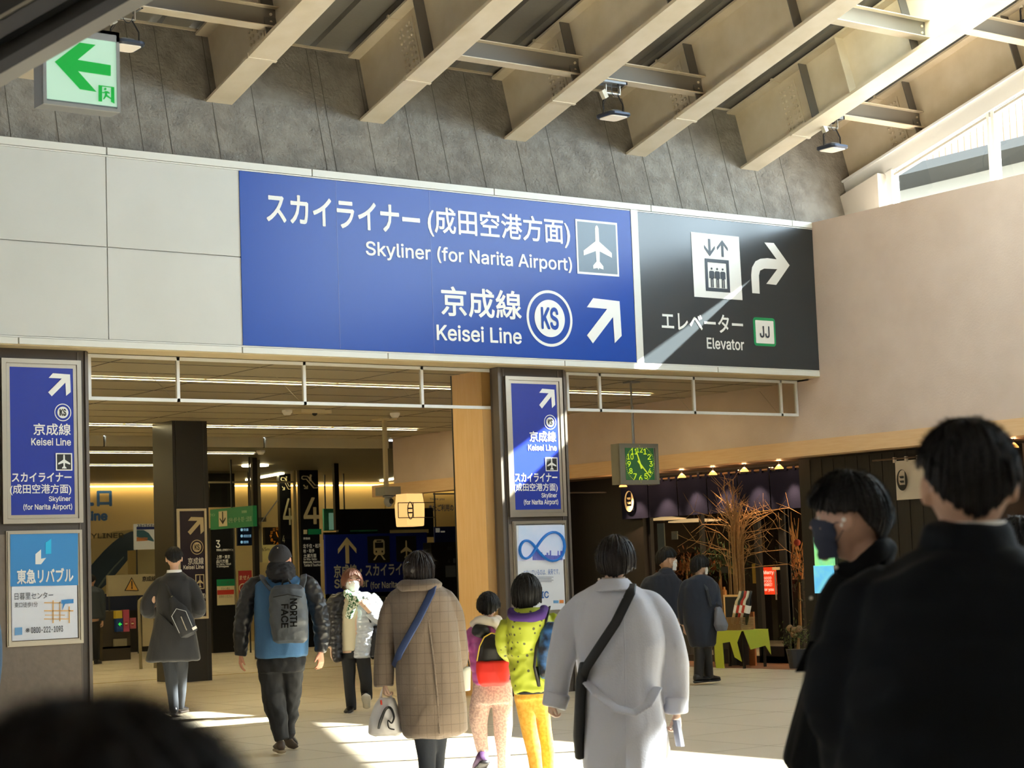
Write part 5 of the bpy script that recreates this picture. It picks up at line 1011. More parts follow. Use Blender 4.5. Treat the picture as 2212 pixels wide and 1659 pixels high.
        for sx in (-1, 1):
            g.append(ball(L(sx * .37, -.02, -.03), .045 * h, .085 * h, .14 * h, ax=((rt + fw * -.35 * sx).normalized(), fw, up)))
            g.append(ball(L(sx * .16, .29, -.10), .08 * h, .06 * h, .07 * h, ax=(rt, fw, up)))  # cheek
        g.append(ball(L(0, .36, -.25), .085 * h, .035 * h, .022 * h, ax=(rt, fw, up))); g.append(ball(L(0, .355, -.285), .07 * h, .035 * h, .022 * h, ax=(rt, fw, up)))
        g.append(ball(L(0, .32, -.43), .10 * h, .07 * h, .07 * h, ax=(rt, fw, up)))
        s.core.append(join(*g)); s.L = L; return L
    def eyes(s, root):
        L = s.L; c, rt, fw, up, h = s.H
        for sx in (-1, 1):
            part('eye', ball(L(sx * .145, .335, .015), .045 * h, .03 * h, .022 * h, ax=(rt, fw, up)), mat('eye_white', 'e4ddd6', .3), root, True); part('iris', ball(L(sx * .15, .362, .015), .018 * h, .01 * h, .02 * h, ax=(rt, fw, up)), mat('iris_dark', '1c1410', .2), root, True)
            part('eyebrow', tube([L(sx * .07, .39, .095), L(sx * .15, .385, .12), L(sx * .23, .34, .10)], [.012 * h, .016 * h, .008 * h], 6), mat('brow_hair', '1d1714', .8), root, True)
    def hair(s, root, m, front=58, side=88, back=112, drop_b=0, drop_s=0, vol=.055, wave=.012, seed=1, label=None, lock=22, flare=0, off=(0, 0, 0), part_=None, strands=0, slen=.02, locks=70, lr=.02):
        c, rt, fw, up, h = s.H; c = c + rt * off[0] * h + fw * off[1] * h + up * off[2] * h
        hx, hy, hz = (.35 + vol) * h, (.42 + vol) * h, (.5 + vol * .8) * h; NU, NT = 96, 26; rows = []
        def lim(p):                       # p: angle from front, 0..pi
            t = p / math.pi
            if t < .36: a = front + (side - front) * (t / .36) ** 1.6
            elif t < .62: a = side
            else: a = side + (back - side) * ((t - .62) / .38) ** .6
            return math.radians(a)
        def drop(p): t = p / math.pi; return h * (0 if t < .33 else drop_s if t < .6 else drop_s + (drop_b - drop_s) * min(1, (t - .6) / .2))
        outer, inner = [], []
        for i in range(NU):
            ph = 2 * math.pi * i / NU; pa = min(ph, 2 * math.pi - ph); tl = lim(pa); dp = drop(pa); col, coi = [], []; arc = tl * hz; tot = arc + dp
            for j in range(NT + 1):
                u_ = j / NT * tot; th_ = min(u_ / hz, tl); ex = max(0, u_ - arc); sx, cx_ = math.sin(ph), math.cos(ph)
                wv = noise.noise(V((sx * lock * .25, cx_ * lock * .25, th_ * .8 + seed * 3))) + .6 * noise.noise(V((sx * lock, cx_ * lock, th_ * .7 + seed)))
                kk = 1 + wave / .4 * wv * min(1, th_ * 1.6) + flare * ex
                lo = max(0, -math.cos(th_)); bk = 1 - (.30 * lo if cx_ < 0 and dp == 0 else 0)
                q = c + rt * (sx * math.sin(th_) * hx * kk) + fw * (cx_ * math.sin(th_) * hy * kk * bk) + up * (math.cos(th_) * hz * (1 + .02 * wv)) - up * ex
                col.append(q); k2 = .84; coi.append(c + rt * (sx * math.sin(th_) * hx * kk * k2) + fw * (cx_ * math.sin(th_) * hy * kk * bk * k2) + up * (math.cos(th_) * hz * .9) - up * (ex * .97))
            outer.append(col); inner.append(coi)
        vs, fs = [], []; 
        for col in outer: vs += col
        o2 = len(vs)
        for col in inner: vs += col
        n = NT + 1
        for i in range(NU):
            a, b = i * n, ((i + 1) % NU) * n
            for j in range(NT): fs.append((a + j, a + j + 1, b + j + 1, b + j)); fs.append((o2 + a + j, o2 + b + j, o2 + b + j + 1, o2 + a + j + 1))
            fs.append((a + NT, o2 + a + NT, o2 + b + NT, b + NT))
        hr_ = part('hair', (vs, fs), m, root, True, label)
        if locks:
            random.seed(seed + 5); g = []
            for q_ in range(locks):
                i = int((q_ + random.random()) / locks * NU) % NU; j0 = random.randint(1, 12); pth = []; rr = []; dr_ = random.uniform(-.35, .35); ext = random.uniform(0, 2)
                js = list(range(j0, NT, 3)) + [NT]
                for n_, j in enumerate(js): p = outer[int(i + dr_ * n_) % NU][j]; pth.append(p + (p - c).normalized() * h * .006 + rt * (noise.noise(V((q_, j * .2, seed))) * h * wave * .8)); rr.append(h * lr * (1 - .25 * n_ / len(js)))
                d_ = (pth[-1] - pth[-2]).normalized() * h * .03; e_ = (pth[-1] - c).normalized() * h; pth += [pth[-1] + d_ * .6 - e_ * .008, pth[-1] + d_ * (1 + ext * .3) - e_ * .012]; rr += [h * lr * .5, h * lr * .08]
                g.append(tube(pth, rr, 7, True, .7))
            lk = part('locks', join(*g), m, hr_, True); lk['kind'] = 'stuff'
        if strands:
            random.seed(seed); g = []
            for _ in range(strands):
                i = random.randrange(NU); j = int(random.triangular(2, NT, NT * .75)); p = outer[i][j]; nrm = (p - c).normalized(); t_ = (outer[i][min(j + 1, NT)] - outer[i][j - 1]).normalized()
                L_ = slen * random.uniform(.5, 1.3); q = p + nrm * L_ * .55 + t_ * L_ * .8 + V((random.uniform(-1, 1), random.uniform(-1, 1), random.uniform(-1, 1))) * L_ * .3; w_ = t_.cross(nrm) * random.uniform(.0006, .0011)
                o_ = len(vs); g.append(([p - w_ - nrm * .003, p + w_ - nrm * .003, q, p - nrm * .005], [(0, 1, 2), (1, 3, 2), (3, 0, 2)]))
            st_ = part('stray_hairs', join(*g), m, hr_); st_['kind'] = 'stuff'
        return hr_
    def cloth(s, root, name, geos, m, amp=.007, sc=7, st=(1, 1, .35), smooth=3, vox=None, label=None, quilt=None, seed=0):
        return part(name, remesh(join(*geos), vox or s.vox * 1.25, smooth, fold(amp, sc, st, seed, quilt)), m, root, True, label)
    def body(s, label, skin, loc=None, vox=None):
        g = remesh(join(*s.core), vox or s.vox * .75, 2); o = solo('person', g, skin, label, 'person', smooth=True); return o
    def shoe(s, root, x, y, dz, ang, m, ms, L=.27, pitch=0, label=None):
        """shoe with sole at ankle photo point; ang heading like head(), pitch>0 heel lifted"""
        p = s.P(x, y, dz); A = math.radians(ang); f = R0 * math.sin(A) + F0 * math.cos(A); r = R0 * math.cos(A) - F0 * math.sin(A); u = ZZ
        if pitch: f2 = f * math.cos(pitch) - u * math.sin(pitch); u = u * math.cos(pitch) + f * math.sin(pitch); f = f2
        def rg(t, w, z0, z1): return [p + f * t * L + r * (w * math.cos(q * .45)) + u * (z0 + (z1 - z0) * (.5 + .5 * math.sin(q * .45))) for q in range(14)]
        up_ = loft([rg(-.26, .02, .01, .05), rg(-.22, .036, .004, .085), rg(-.05, .040, .004, .095), rg(.12, .042, .004, .08), rg(.38, .05, .004, .055), rg(.60, .045, .004, .045), rg(.70, .02, .008, .03)])
        sh = part('shoe', up_, m, root, True, label); part('sole', loft([rg(-.27, .022, -.016, .012), rg(-.22, .04, -.018, .014), rg(.1, .042, -.018, .014), rg(.38, .054, -.018, .014), rg(.60, .048, -.016, .014), rg(.72, .02, -.01, .012)]), ms, sh, True); return sh
SK = mat('skin', 'c8a28a', .6, var=(12, 'c0987f', .3)); SKL = mat('skin_pale', 'd2b09a', .55)
HB = mat('hair_black', '100e0e', .5, bump=(90, .25, (1, 1, .06)), spec=.3); HBR = mat('hair_brown_black', '1c1413', .45, bump=(90, .25, (1, 1, .06)), spec=.35); HRB = mat('hair_auburn', '6b3f2c', .5, bump=(90, .6, (1, 1, .1)))
MSK = mat('mask_white', 'e6e4e2', .7)
def mask(F, root, m, label=None, lo=-.42, hi=-.02):
    """pleated mask wrapped round nose and chin, with ear loops"""
    L = F.L; c, rt, fw, up, h = F.H; vs, fs = [], []; NU, NV = 14, 8
    for j in range(NV + 1):
        z = lo + (hi - lo) * j / NV
        for i in range(NU + 1):
            a = -1.25 + 2.5 * i / NU; b = .06 * math.exp(-((a / .35) ** 2)) * math.exp(-((z + .12) / .16) ** 2); sh = 1 - .35 * max(0, (-.25 - z) / .25)
            vs.append(L(math.sin(a) * (.335) * sh, math.cos(a) * (.41 * (1 - .06 * max(0, (-.3 - z) * 5)) + b) + .012 * math.sin(j * 2.1), z + .05 * (1 - abs(a) / 1.25) * (1 if j > NV / 2 else -.4)))
    for j in range(NV):
        for i in range(NU): a = j * (NU + 1) + i; fs.append((a, a + 1, a + NU + 2, a + NU + 1))
    n = len(vs); vs += [v - (v - c).normalized() * .004 for v in vs]; fs += [tuple(i + n for i in reversed(f)) for f in fs]
    mk = part('mask', (vs, fs), m, root, True, label)
    [part('ear_loop', tube([L(sx * .325, .13, z), L(sx * .355, .05, z * .5 - .02), L(sx * .36, -.06, -.02)], .0016, 5), m, mk) for sx in (-1, 1) for z in (-.05, -.3)]
# ================================================================ people: the crowd
m_drk = mat('trouser_black', '1d1e21', .8, bump=(40, .1)); m_dk2 = mat('denim_dark', '1f2530', .85, bump=(60, .1)); m_shk = mat('shoe_black', '17161a', .35); m_sol = mat('sole_white', 'dcdad2', .5); m_sod = mat('sole_dark', '4a3f36', .6)
# ---- man in a charcoal overcoat with a sling bag
F = Fig(21.0); L = F.head(376, 1184, 1229, -12)
F.core += [F.limb([(376, 1215, 9), (377, 1238, 9), (378, 1250, 13)]), F.torso([(1245, 356, 399, .07), (1290, 350, 405, .09), (1350, 348, 406, .1), (1420, 352, 404, .09)]),
    F.limb([(346, 1256, 11), (325, 1306, 9), (338, 1316, 7, .25), (356, 1308, 6, .36)]), F.limb([(409, 1256, 11), (428, 1306, 9), (416, 1316, 7, .25), (402, 1308, 6, .36)]), F.hand(354, 1308, .37, (.4, .1, .8), (0, 1, 0), .18, .9, 1), F.hand(402, 1308, .37, (-.4, .1, .8), (0, 1, 0), .18, .9, -1),
    F.limb([(366, 1410, 12), (372, 1480, 9), (378, 1536, 6)]), F.limb([(391, 1410, 12), (390, 1480, 9, .1), (387, 1532, 6, .2)])]
r = F.body('man seen from behind in a charcoal overcoat with a black sling bag', SK)
F.hair(r, HB, front=60, side=74, back=112, vol=.08, wave=.03, seed=2, strands=500, slen=.03)
F.cloth(r, 'coat', [F.torso([(1236, 362, 393, .055), (1244, 352, 404, .09), (1254, 342, 415, .12), (1290, 338, 417, .14), (1320, 339, 416, .14), (1370, 328, 424, .16), (1424, 315, 432, .18), (1428, 318, 430, .16)]),
    F.limb([(362, 1256, 11), (348, 1262, 15), (325, 1290, 15), (318, 1318, 15), (334, 1322, 12, .18), (350, 1314, 10, .3)]), F.limb([(394, 1256, 11), (408, 1262, 15), (424, 1290, 15), (430, 1318, 14), (418, 1322, 12, .18), (404, 1314, 10, .3)])], mat('charcoal_wool', '26272b', .9, sheen=.2, bump=(90, .15)), .006, seed=1)
part('shirt_collar', F.torso([(1231, 361, 392, .062), (1237, 360, 393, .065)]), m_white, r)
F.cloth(r, 'trousers', [F.limb([(363, 1412, 17), (370, 1470, 13), (376, 1536, 9)]), F.limb([(390, 1412, 17), (391, 1470, 13, .1), (388, 1530, 9, .2)])], mat('trouser_grey', '282c33', .85), .006, seed=2)
F.shoe(r, 376, 1543, 0, -10, m_shk, m_sod); F.shoe(r, 390, 1538, .25, 8, m_shk, m_sod)
bg_ = thing('sling_bag', 'black sling bag with pale piping on the back of the charcoal coat', 'bag', F.P(392, 1336, -.2)); mb = mat('bag_nylon', '24262c', .6, bump=(80, .15))
ax = (ZZ * .9 - R0 * .42).normalized(); rx_ = ax.cross(F0).normalized() * -1; cb = F.P(394, 1338, -.2)
def bagring(t, w, th_): return [cb + ax * t + rx_ * (w * math.cos(q * .393)) * 1.0 + F0 * (th_ * math.sin(q * .393)) for q in range(16)]
part('body', remesh(loft([bagring(-.20, .05, .02), bagring(-.17, .10, .045), bagring(0, .115, .06), bagring(.10, .10, .05), bagring(.2, .05, .025), bagring(.27, .03, .012)]), .007, 2), mb, bg_, True)
part('piping', join(tube([cb + ax * -.12 + rx_ * .07 - F0 * .05, cb + ax * .06 + rx_ * .08 - F0 * .05, cb + ax * .13 + rx_ * .0 - F0 * .045, cb + ax * .08 - rx_ * .08 - F0 * .05, cb - ax * .12 - rx_ * .085 - F0 * .045], .004, 6)), mat('piping_pale', 'b8bcc0', .4), bg_)
part('zip', tube([cb - ax * .13 - F0 * .064, cb + ax * .03 + rx_ * .01 - F0 * .064], .006, 6), m_alu, bg_); part('tag', obox(cb - ax * .16 + rx_ * .06 - F0 * .055, rx_ * .05, ax * .03, -F0 * .006), m_white, bg_)
part('strap', join(tube([cb + ax * .25, F.P(372, 1290, -.16), F.P(360, 1262, -.12), F.P(352, 1246, -.03)], .016, 6, True, .35), tube([cb - ax * .17, F.P(372, 1350, -.165), F.P(345, 1325, -.15)], .012, 6, True, .35)), mb, bg_, True); part('buckle', join(ball(F.P(372, 1290, -.18), .014), ball(F.P(378, 1302, -.19), .02, .012, .014)), m_alu, bg_, True)
# ---- man in blue and black jacket with a big backpack
F = Fig(16.3); L = F.head(605, 1180, 1240, 3)
F.core += [F.limb([(605, 1225, 13), (606, 1245, 13), (607, 1262, 18)]), F.torso([(1255, 575, 640, .08), (1310, 566, 650, .11), (1370, 566, 652, .12), (1430, 560, 652, .11)]), F.limb([(550, 1268, 14), (528, 1340, 12), (520, 1412, 9, .05)]), F.limb([(664, 1266, 14), (690, 1340, 12), (692, 1408, 9, -.02)]),
    F.hand(521, 1412, .05, (-.1, -1, .1), (-1, .1, -.4), .18, .35, -1), F.hand(692, 1406, -.02, (.05, -1, -.1), (1, .1, -.5), .19, .4, 1), F.limb([(588, 1425, 19), (600, 1510, 14), (612, 1590, 9)]), F.limb([(628, 1425, 19), (628, 1510, 13, .1), (620, 1580, 9, .2)])]
r = F.body('man walking away in a blue and black jacket under a large grey backpack', mat('skin_ruddy', 'd59a80', .55))
m_cap = mat('cap_cloth', '2a2a2f', .9, bump=(70, .2))
F.hair(r, m_cap, front=72, side=80, back=106, vol=.08, wave=.0, seed=3, locks=0).name = 'cap'
part('cap_button', ball(F.L(-.02, -.30, .42), .008), m_cream, r)
F.cloth(r, 'hood', [F.torso([(1213, 586, 624, .07, -.02), (1222, 579, 633, .10, -.03), (1236, 577, 637, .13, -.05), (1250, 582, 634, .12, -.07), (1258, 594, 622, .06, -.09)])], mat('hood_black', '26262b', .9), .012, 16, (1, 1, 2), seed=4)
m_ltr = mat('sleeve_black', '1b1c20', .38, bump=(20, .2))
F.cloth(r, 'jacket', [F.torso([(1240, 588, 625, .09), (1250, 566, 646, .13), (1262, 550, 662, .16), (1300, 551, 664, .18), (1350, 553, 664, .19), (1400, 553, 664, .20), (1416, 554, 663, .20), (1419, 558, 660, .16)])], mat('jacket_blue', '44729f', .75, var=(3, '3a648f', .3), bump=(60, .1)), .008, seed=5)
F.cloth(r, 'sleeves', [F.limb([(566, 1258, 15), (546, 1270, 20), (531, 1310, 19), (522, 1365, 17), (520, 1414, 12, .05)]), F.limb([(648, 1256, 15), (668, 1268, 20), (686, 1310, 19), (695, 1360, 17), (693, 1408, 12, -.02)])], m_ltr, .009, 12, (1, 1, 1.4), seed=6)
F.cloth(r, 'trousers', [F.torso([(1404, 562, 656, .13), (1430, 556, 659, .15), (1450, 559, 657, .15)]), F.limb([(586, 1432, 28), (590, 1500, 24), (602, 1560, 19), (610, 1598, 15)]), F.limb([(630, 1432, 28), (626, 1500, 22, .1), (624, 1560, 17, .2), (620, 1590, 13, .25)])], m_drk, .012, 9, (1, 1, .7), seed=7)
F.shoe(r, 606, 1622, -.02, -14, mat('shoe_tan', '4a3c32', .5), mat('sole_tan', '8c7a5e', .6), .28, .0); F.shoe(r, 624, 1600, .35, 6, m_shk, m_sod, .28, .4)
bp = thing('backpack', 'large slate grey backpack with sideways black lettering', 'backpack', F.P(622, 1385, -.2)); mbp = mat('backpack_grey', '4a5058', .5, bump=(30, .2))
part('body', remesh(loft([F.ring(1388, 600, 655, .03, -.26), F.ring(1382, 592, 663, .08, -.26), F.ring(1340, 584, 665, .11, -.27), F.ring(1295, 582, 660, .11, -.26), F.ring(1272, 585, 655, .09, -.25), F.ring(1264, 592, 645, .04, -.23)]), .009, 2, fold(.008, 9, (1, 1, 1), 3)), mbp, bp, True)
part('top_handle', tube([F.P(608, 1268, -.2), F.P(612, 1254, -.22), F.P(622, 1251, -.23), F.P(632, 1268, -.2)], .008, 6), m_black, bp)
part('zip', tube([F.P(590, 1290, -.375), F.P(622, 1284, -.385), F.P(652, 1290, -.37)], .004, 6), m_black, bp); parts('strap', [tube([F.P(586, 1275, -.2), F.P(572, 1258, -.16), F.P(566, 1244, -.05)], .03, 8, True, .3), tube([F.P(650, 1272, -.2), F.P(655, 1256, -.16), F.P(656, 1242, -.05)], .03, 8, True, .3)], mbp, bp)
def vtext(s, x, y0, y1, w, dz, m, par, bold=.03):      # lettering running downwards
    a, b = F.P(x, y0, dz), F.P(x, y1, dz); par_ = part('lettering', text_uv(s, a + R0 * w, b - a, R0 * -w * -1, (0, 0, 0), bold), m, par); return par_
for s_, x, y0, y1 in (('NORTH', 626, 1293, 1354), ('FACE', 607, 1305, 1357)):
    a, b = F.P(x, y0, -.395), F.P(x, y1, -.395); T = raw_text(s_, .03); u = (b - a); v = R0 * .062
    part('lettering', ([a + u * p.x + v * p.y + F0 * -.0 for p in T[0]], T[1]), m_black, bp)
# ---- woman in a silver padded jacket walking towards the camera
F = Fig(21.0); L = F.head(760, 1232, 1280, 158)
F.core += [F.limb([(760, 1272, 8), (761, 1288, 9)]), F.torso([(1290, 735, 790, .07), (1340, 735, 792, .1), (1410, 738, 795, .1)]), F.limb([(722, 1296, 9), (716, 1350, 8), (716, 1400, 7, -.05)]), F.limb([(806, 1296, 9), (820, 1338, 8, -.05), (796, 1316, 7, -.22), (788, 1308, 6, -.24)]),
    F.hand(792, 1314, -.24, (-.5, .75, -.1), (.2, .1, -1), .17, .9, 1), F.hand(716, 1402, -.06, (0, -1, 0), (-1, 0, 0), .17, .4, 1), F.limb([(752, 1410, 11), (756, 1480, 8), (757, 1532, 6)]), F.limb([(783, 1410, 11), (790, 1470, 8, .05), (792, 1512, 6, .3)])]
r = F.body('woman in a silver padded jacket and white mask walking towards the camera', SKL)
F.eyes(r); mask(F, r, MSK); F.hair(r, HRB, front=56, side=104, back=125, drop_b=.08, drop_s=.04, vol=.12, wave=.03, seed=5, strands=400, slen=.03)
gl = part('glasses', join(*[tube([F.L(sx * .15 + .1 * math.cos(t), .41, .01 + .07 * math.sin(t)) for t in [k * .45 for k in range(15)]], .0018, 5) for sx in (-1, 1)] + [tube([F.L(-.05, .42, .02), F.L(.05, .42, .02)], .0018, 5)]), mat('glasses_red', '8a3a34', .3), r)
m_sil = mat('silver_nylon', 'b9bfcb', .28, metal=.15, bump=(14, .5), spec=.8); m_dkn = mat('jacket_shadow_black', '26262c', .35, bump=(14, .5))
F.cloth(r, 'jacket', [F.torso([(1280, 770, 793, .07), (1290, 768, 812, .11, .02), (1320, 770, 815, .13), (1370, 768, 812, .14), (1417, 762, 802, .14), (1420, 765, 800, .12)]), F.limb([(798, 1290, 14), (812, 1305, 14), (822, 1334, 13, -.04), (812, 1334, 11, -.14), (798, 1322, 10, -.2)])], m_sil, .008, 11, (1, 1, 2), quilt=(55, .006), seed=8, label='silver half of the jacket')
F.cloth(r, 'jacket', [F.torso([(1280, 733, 752, .07), (1290, 714, 750, .11, .02), (1320, 712, 742, .13), (1370, 714, 740, .14), (1424, 720, 740, .14), (1428, 722, 738, .1)]), F.limb([(728, 1290, 13), (715, 1310, 13), (709, 1350, 12), (712, 1396, 10, -.05)])], m_dkn, .008, 11, (1, 1, 2), quilt=(55, .006), seed=9, label='shaded half of the silver jacket, shade painted in as black')  # side away from the sun, its shade put into a black colour
F.cloth(r, 'sweater', [F.torso([(1284, 746, 780, .08), (1320, 736, 780, .105), (1405, 738, 778, .11)])], mat('sweater_cream', 'd8cfb4', .9), .004, seed=3)
F.cloth(r, 'scarf', [F.limb([(746, 1278, 7, -.09), (760, 1290, 10, -.14), (778, 1282, 8, -.1)]), F.limb([(770, 1288, 10, -.14), (760, 1310, 9, -.16), (753, 1336, 7, -.15)]), F.limb([(770, 1290, 9, -.15), (778, 1306, 9, -.17)])], mat('scarf_green', 'dfe6d8', .9, var=(45, '2c5a34', .06)), .004, 30, seed=2)
F.cloth(r, 'trousers', [F.torso([(1398, 740, 798, .1), (1420, 738, 800, .1)]), F.limb([(752, 1415, 16), (755, 1475, 12), (759, 1534, 10)]), F.limb([(784, 1415, 16), (790, 1470, 13, .02), (793, 1508, 11, .2)])], m_drk, .006, seed=4)
F.shoe(r, 757, 1540, -.02, 186, m_shk, m_sol, .25); F.shoe(r, 792, 1521, .12, 178, m_shk, m_sol, .25, -.7)
b = thing('shoulder_bag', 'black shoulder bag hanging at the side of the silver jacket', 'bag', F.P(811, 1422, 0)); part('body', remesh(loft([F.ring(1352, 800, 822, .04, -.05), F.ring(1370, 798, 824, .07, -.05), F.ring(1418, 800, 824, .08, -.05), F.ring(1423, 803, 821, .05, -.05)]), .007, 2, fold(.004, 12)), m_shk, b, True)
part('strap', tube([F.P(802, 1352, -.1), F.P(793, 1318, -.2), F.P(786, 1294, -.15), F.P(783, 1284, -.04)], .012, 6, True, .4), m_black, b, True)
# ---- woman in a brown checked coat
F = Fig(12.9); L = F.head(905, 1197, 1262, 28)
F.core += [F.limb([(903, 1245, 14), (903, 1268, 14)]), F.torso([(1280, 862, 948, .08), (1340, 862, 955, .11), (1450, 872, 965, .12), (1560, 890, 968, .12)]), F.limb([(850, 1292, 17), (838, 1380, 14), (832, 1474, 10)]), F.limb([(965, 1292, 17), (982, 1370, 14, .1), (985, 1440, 11, .3)]),
    F.hand(831, 1472, 0, (0, -1, 0), (-1, 0, -.2), .17, 1.1, -1), F.hand(985, 1442, .32, (.1, -.8, .4), (1, 0, 0), .17, 1.0, 1), F.limb([(915, 1560, 20), (922, 1640, 15), (924, 1700, 10)]), F.limb([(945, 1560, 19), (944, 1630, 14, .1), (942, 1690, 10, .25)])]
r = F.body('woman from behind in a long brown checked coat holding a white plastic bag', SKL)
mask(F, r, MSK); F.hair(r, HBR, front=54, side=100, back=120, drop_b=.38, drop_s=.30, vol=.13, wave=.05, lr=.03, seed=8, lock=12, strands=700, slen=.04)
part('hair_bun', remesh(join(ball(F.L(-.06, -.46, .02), .045), ball(F.L(-.1, -.44, -.14), .035)), .006, 1, fold(.006, 40)), HBR, r, True); part('hair_clip', join(*[tube([F.L(-.08, -.54, .2), F.L(-.08 + .07 * math.cos(a), -.56, .2 + .06 * math.sin(a))], .004, 5) for a in (.3, 1.2, 2.2, 3.4)]), mat('clip_silver', 'a8b4d0', .25, metal=.6), r)
def checked(name, c1, c2, sc):
    m = mat(name, c1, .9, sheen=.2); n = m.node_tree.nodes; l = m.node_tree.links; tc = n.new('ShaderNodeTexCoord'); sp = n.new('ShaderNodeSeparateXYZ'); l.new(tc.outputs['Object'], sp.inputs[0]); last = None
    cmb = n.new('ShaderNodeMath'); cmb.operation = 'ADD'; l.new(sp.outputs[0], cmb.inputs[0]); mm = n.new('ShaderNodeMath'); mm.operation = 'MULTIPLY'; mm.inputs[1].default_value = -.75; l.new(sp.outputs[1], mm.inputs[0]); l.new(mm.outputs[0], cmb.inputs[1]); ou = []
    for src in (cmb.outputs[0], sp.outputs[2]):
        a = n.new('ShaderNodeMath'); a.operation = 'MULTIPLY'; a.inputs[1].default_value = sc; l.new(src, a.inputs[0]); b = n.new('ShaderNodeMath'); b.operation = 'FRACT'; l.new(a.outputs[0], b.inputs[0]); c = n.new('ShaderNodeMath'); c.operation = 'LESS_THAN'; c.inputs[1].default_value = .07; l.new(b.outputs[0], c.inputs[0]); ou.append(c.outputs[0])
    mx = n.new('ShaderNodeMath'); mx.operation = 'MAXIMUM'; l.new(ou[0], mx.inputs[0]); l.new(ou[1], mx.inputs[1]); mc = n.new('ShaderNodeMixRGB'); mc.inputs[1].default_value = lin(c1); mc.inputs[2].default_value = lin(c2); l.new(mx.outputs[0], mc.inputs[0]); l.new(mc.outputs[0], n['Principled BSDF'].inputs['Base Color'])
    tx = n.new('ShaderNodeTexNoise'); tx.inputs['Scale'].default_value = 120; bm = n.new('ShaderNodeBump'); bm.inputs['Strength'].default_value = .3; bm.inputs['Distance'].default_value = .01; l.new(tc.outputs['Object'], tx.inputs[0]); l.new(tx.outputs[0], bm.inputs['Height']); l.new(bm.outputs[0], n['Principled BSDF'].inputs['Normal']); return m
m_chk = checked('brown_check', '75675b', '65584c', 15)
F.cloth(r, 'coat', [F.torso([(1258, 874, 938, .10), (1272, 856, 956, .13), (1290, 842, 974, .15), (1340, 846, 984, .17), (1400, 856, 992, .18), (1470, 858, 1000, .20), (1540, 866, 1006, .22), (1580, 872, 1008, .22), (1590, 880, 990, .18)]),
    F.limb([(880, 1290, 16), (860, 1294, 20), (842, 1330, 21), (832, 1400, 20), (830, 1462, 20), (830, 1482, 19)]), F.limb([(944, 1290, 16), (960, 1294, 20), (982, 1330, 20, .04), (992, 1400, 18, .12), (992, 1436, 16, .25)])], m_chk, .010, 6, seed=11)
F.cloth(r, 'collar', [F.torso([(1252, 868, 942, .11, -.01), (1262, 856, 955, .135, -.02), (1276, 862, 950, .13, -.03)])], m_chk, .004, seed=12, vox=.008)
F.cloth(r, 'trousers', [F.limb([(916, 1560, 26), (922, 1630, 20), (926, 1700, 15)]), F.limb([(946, 1560, 22), (944, 1630, 17, .1), (942, 1690, 14, .2)])], m_dk2, .007, seed=4)
F.shoe(r, 925, 1708, 0, 5, m_shk, m_sol); F.shoe(r, 943, 1694, .3, 5, m_shk, m_sol)
part('coat_pleat', tube([F.P(925, 1340, -.17), F.P(936, 1420, -.19), F.P(944, 1500, -.21), F.P(950, 1585, -.23)], .006, 6), m_chk, r)
b = thing('crossbody_strap', 'navy crossbody strap over the brown checked coat', 'bag strap', F.P(900, 1330, -.17)); part('webbing', tube([F.P(936, 1262, -.1), F.P(932, 1280, -.155), F.P(905, 1335, -.185), F.P(884, 1372, -.19), F.P(864, 1408, -.17), F.P(852, 1440, -.05)], .026, 8, True, .22), mat('strap_navy', '2c3f6c', .7), b, True)
b = thing('plastic_bag', 'white plastic carrier bag with a black brush stroke mark', 'bag', F.P(833, 1588, 0)); m_pl = mat('plastic_white', 'dedcde', .35, bump=(9, .35))
part('body', remesh(loft([F.ring(1588, 805, 862, .05), F.ring(1582, 797, 869, .09), F.ring(1550, 800, 866, .10), F.ring(1520, 812, 856, .08), F.ring(1508, 820, 850, .05)]), .007, 2, fold(.006, 12)), m_pl, b, True)
part('handles', join(F.limb([(822, 1515, 7), (824, 1495, 4), (828, 1484, 2.5)], flat=.5), F.limb([(848, 1515, 7), (840, 1495, 4), (833, 1484, 2.5)], flat=.5)), m_pl, b, True)
part('brush_mark', join(F.limb([(818, 1574, 3.5, -.115), (822, 1558, 5, -.12), (833, 1532, 4, -.105), (844, 1530, 4, -.1), (851, 1548, 3.5, -.112), (846, 1562, 3, -.118), (838, 1556, 2.5, -.12), (840, 1572, 3, -.118), (852, 1576, 2.5, -.11)], flat=.5)), m_black, b, True); part('red_mark', F.limb([(823, 1513, 2, -.075), (824, 1522, 2, -.09)]), mat('mark_vermilion', 'd4402c', .5), b)
b = thing('paper_bag', 'pale tote bag carried between the brown coat and the child in pink', 'bag', F.P(1003, 1492, .3)); part('body', remesh(loft([F.ring(1492, 988, 1016, .05, .25), F.ring(1448, 992, 1017, .06, .25), F.ring(1440, 994, 1016, .05, .25)]), .007, 1), mat('tote_pale', 'cfd2cc', .6), b, True); part('handle', tube([F.P(998, 1442, .25), F.P(1000, 1420, .25), F.P(1010, 1420, .25), F.P(1014, 1442, .25)], .005, 6), m_black, b)
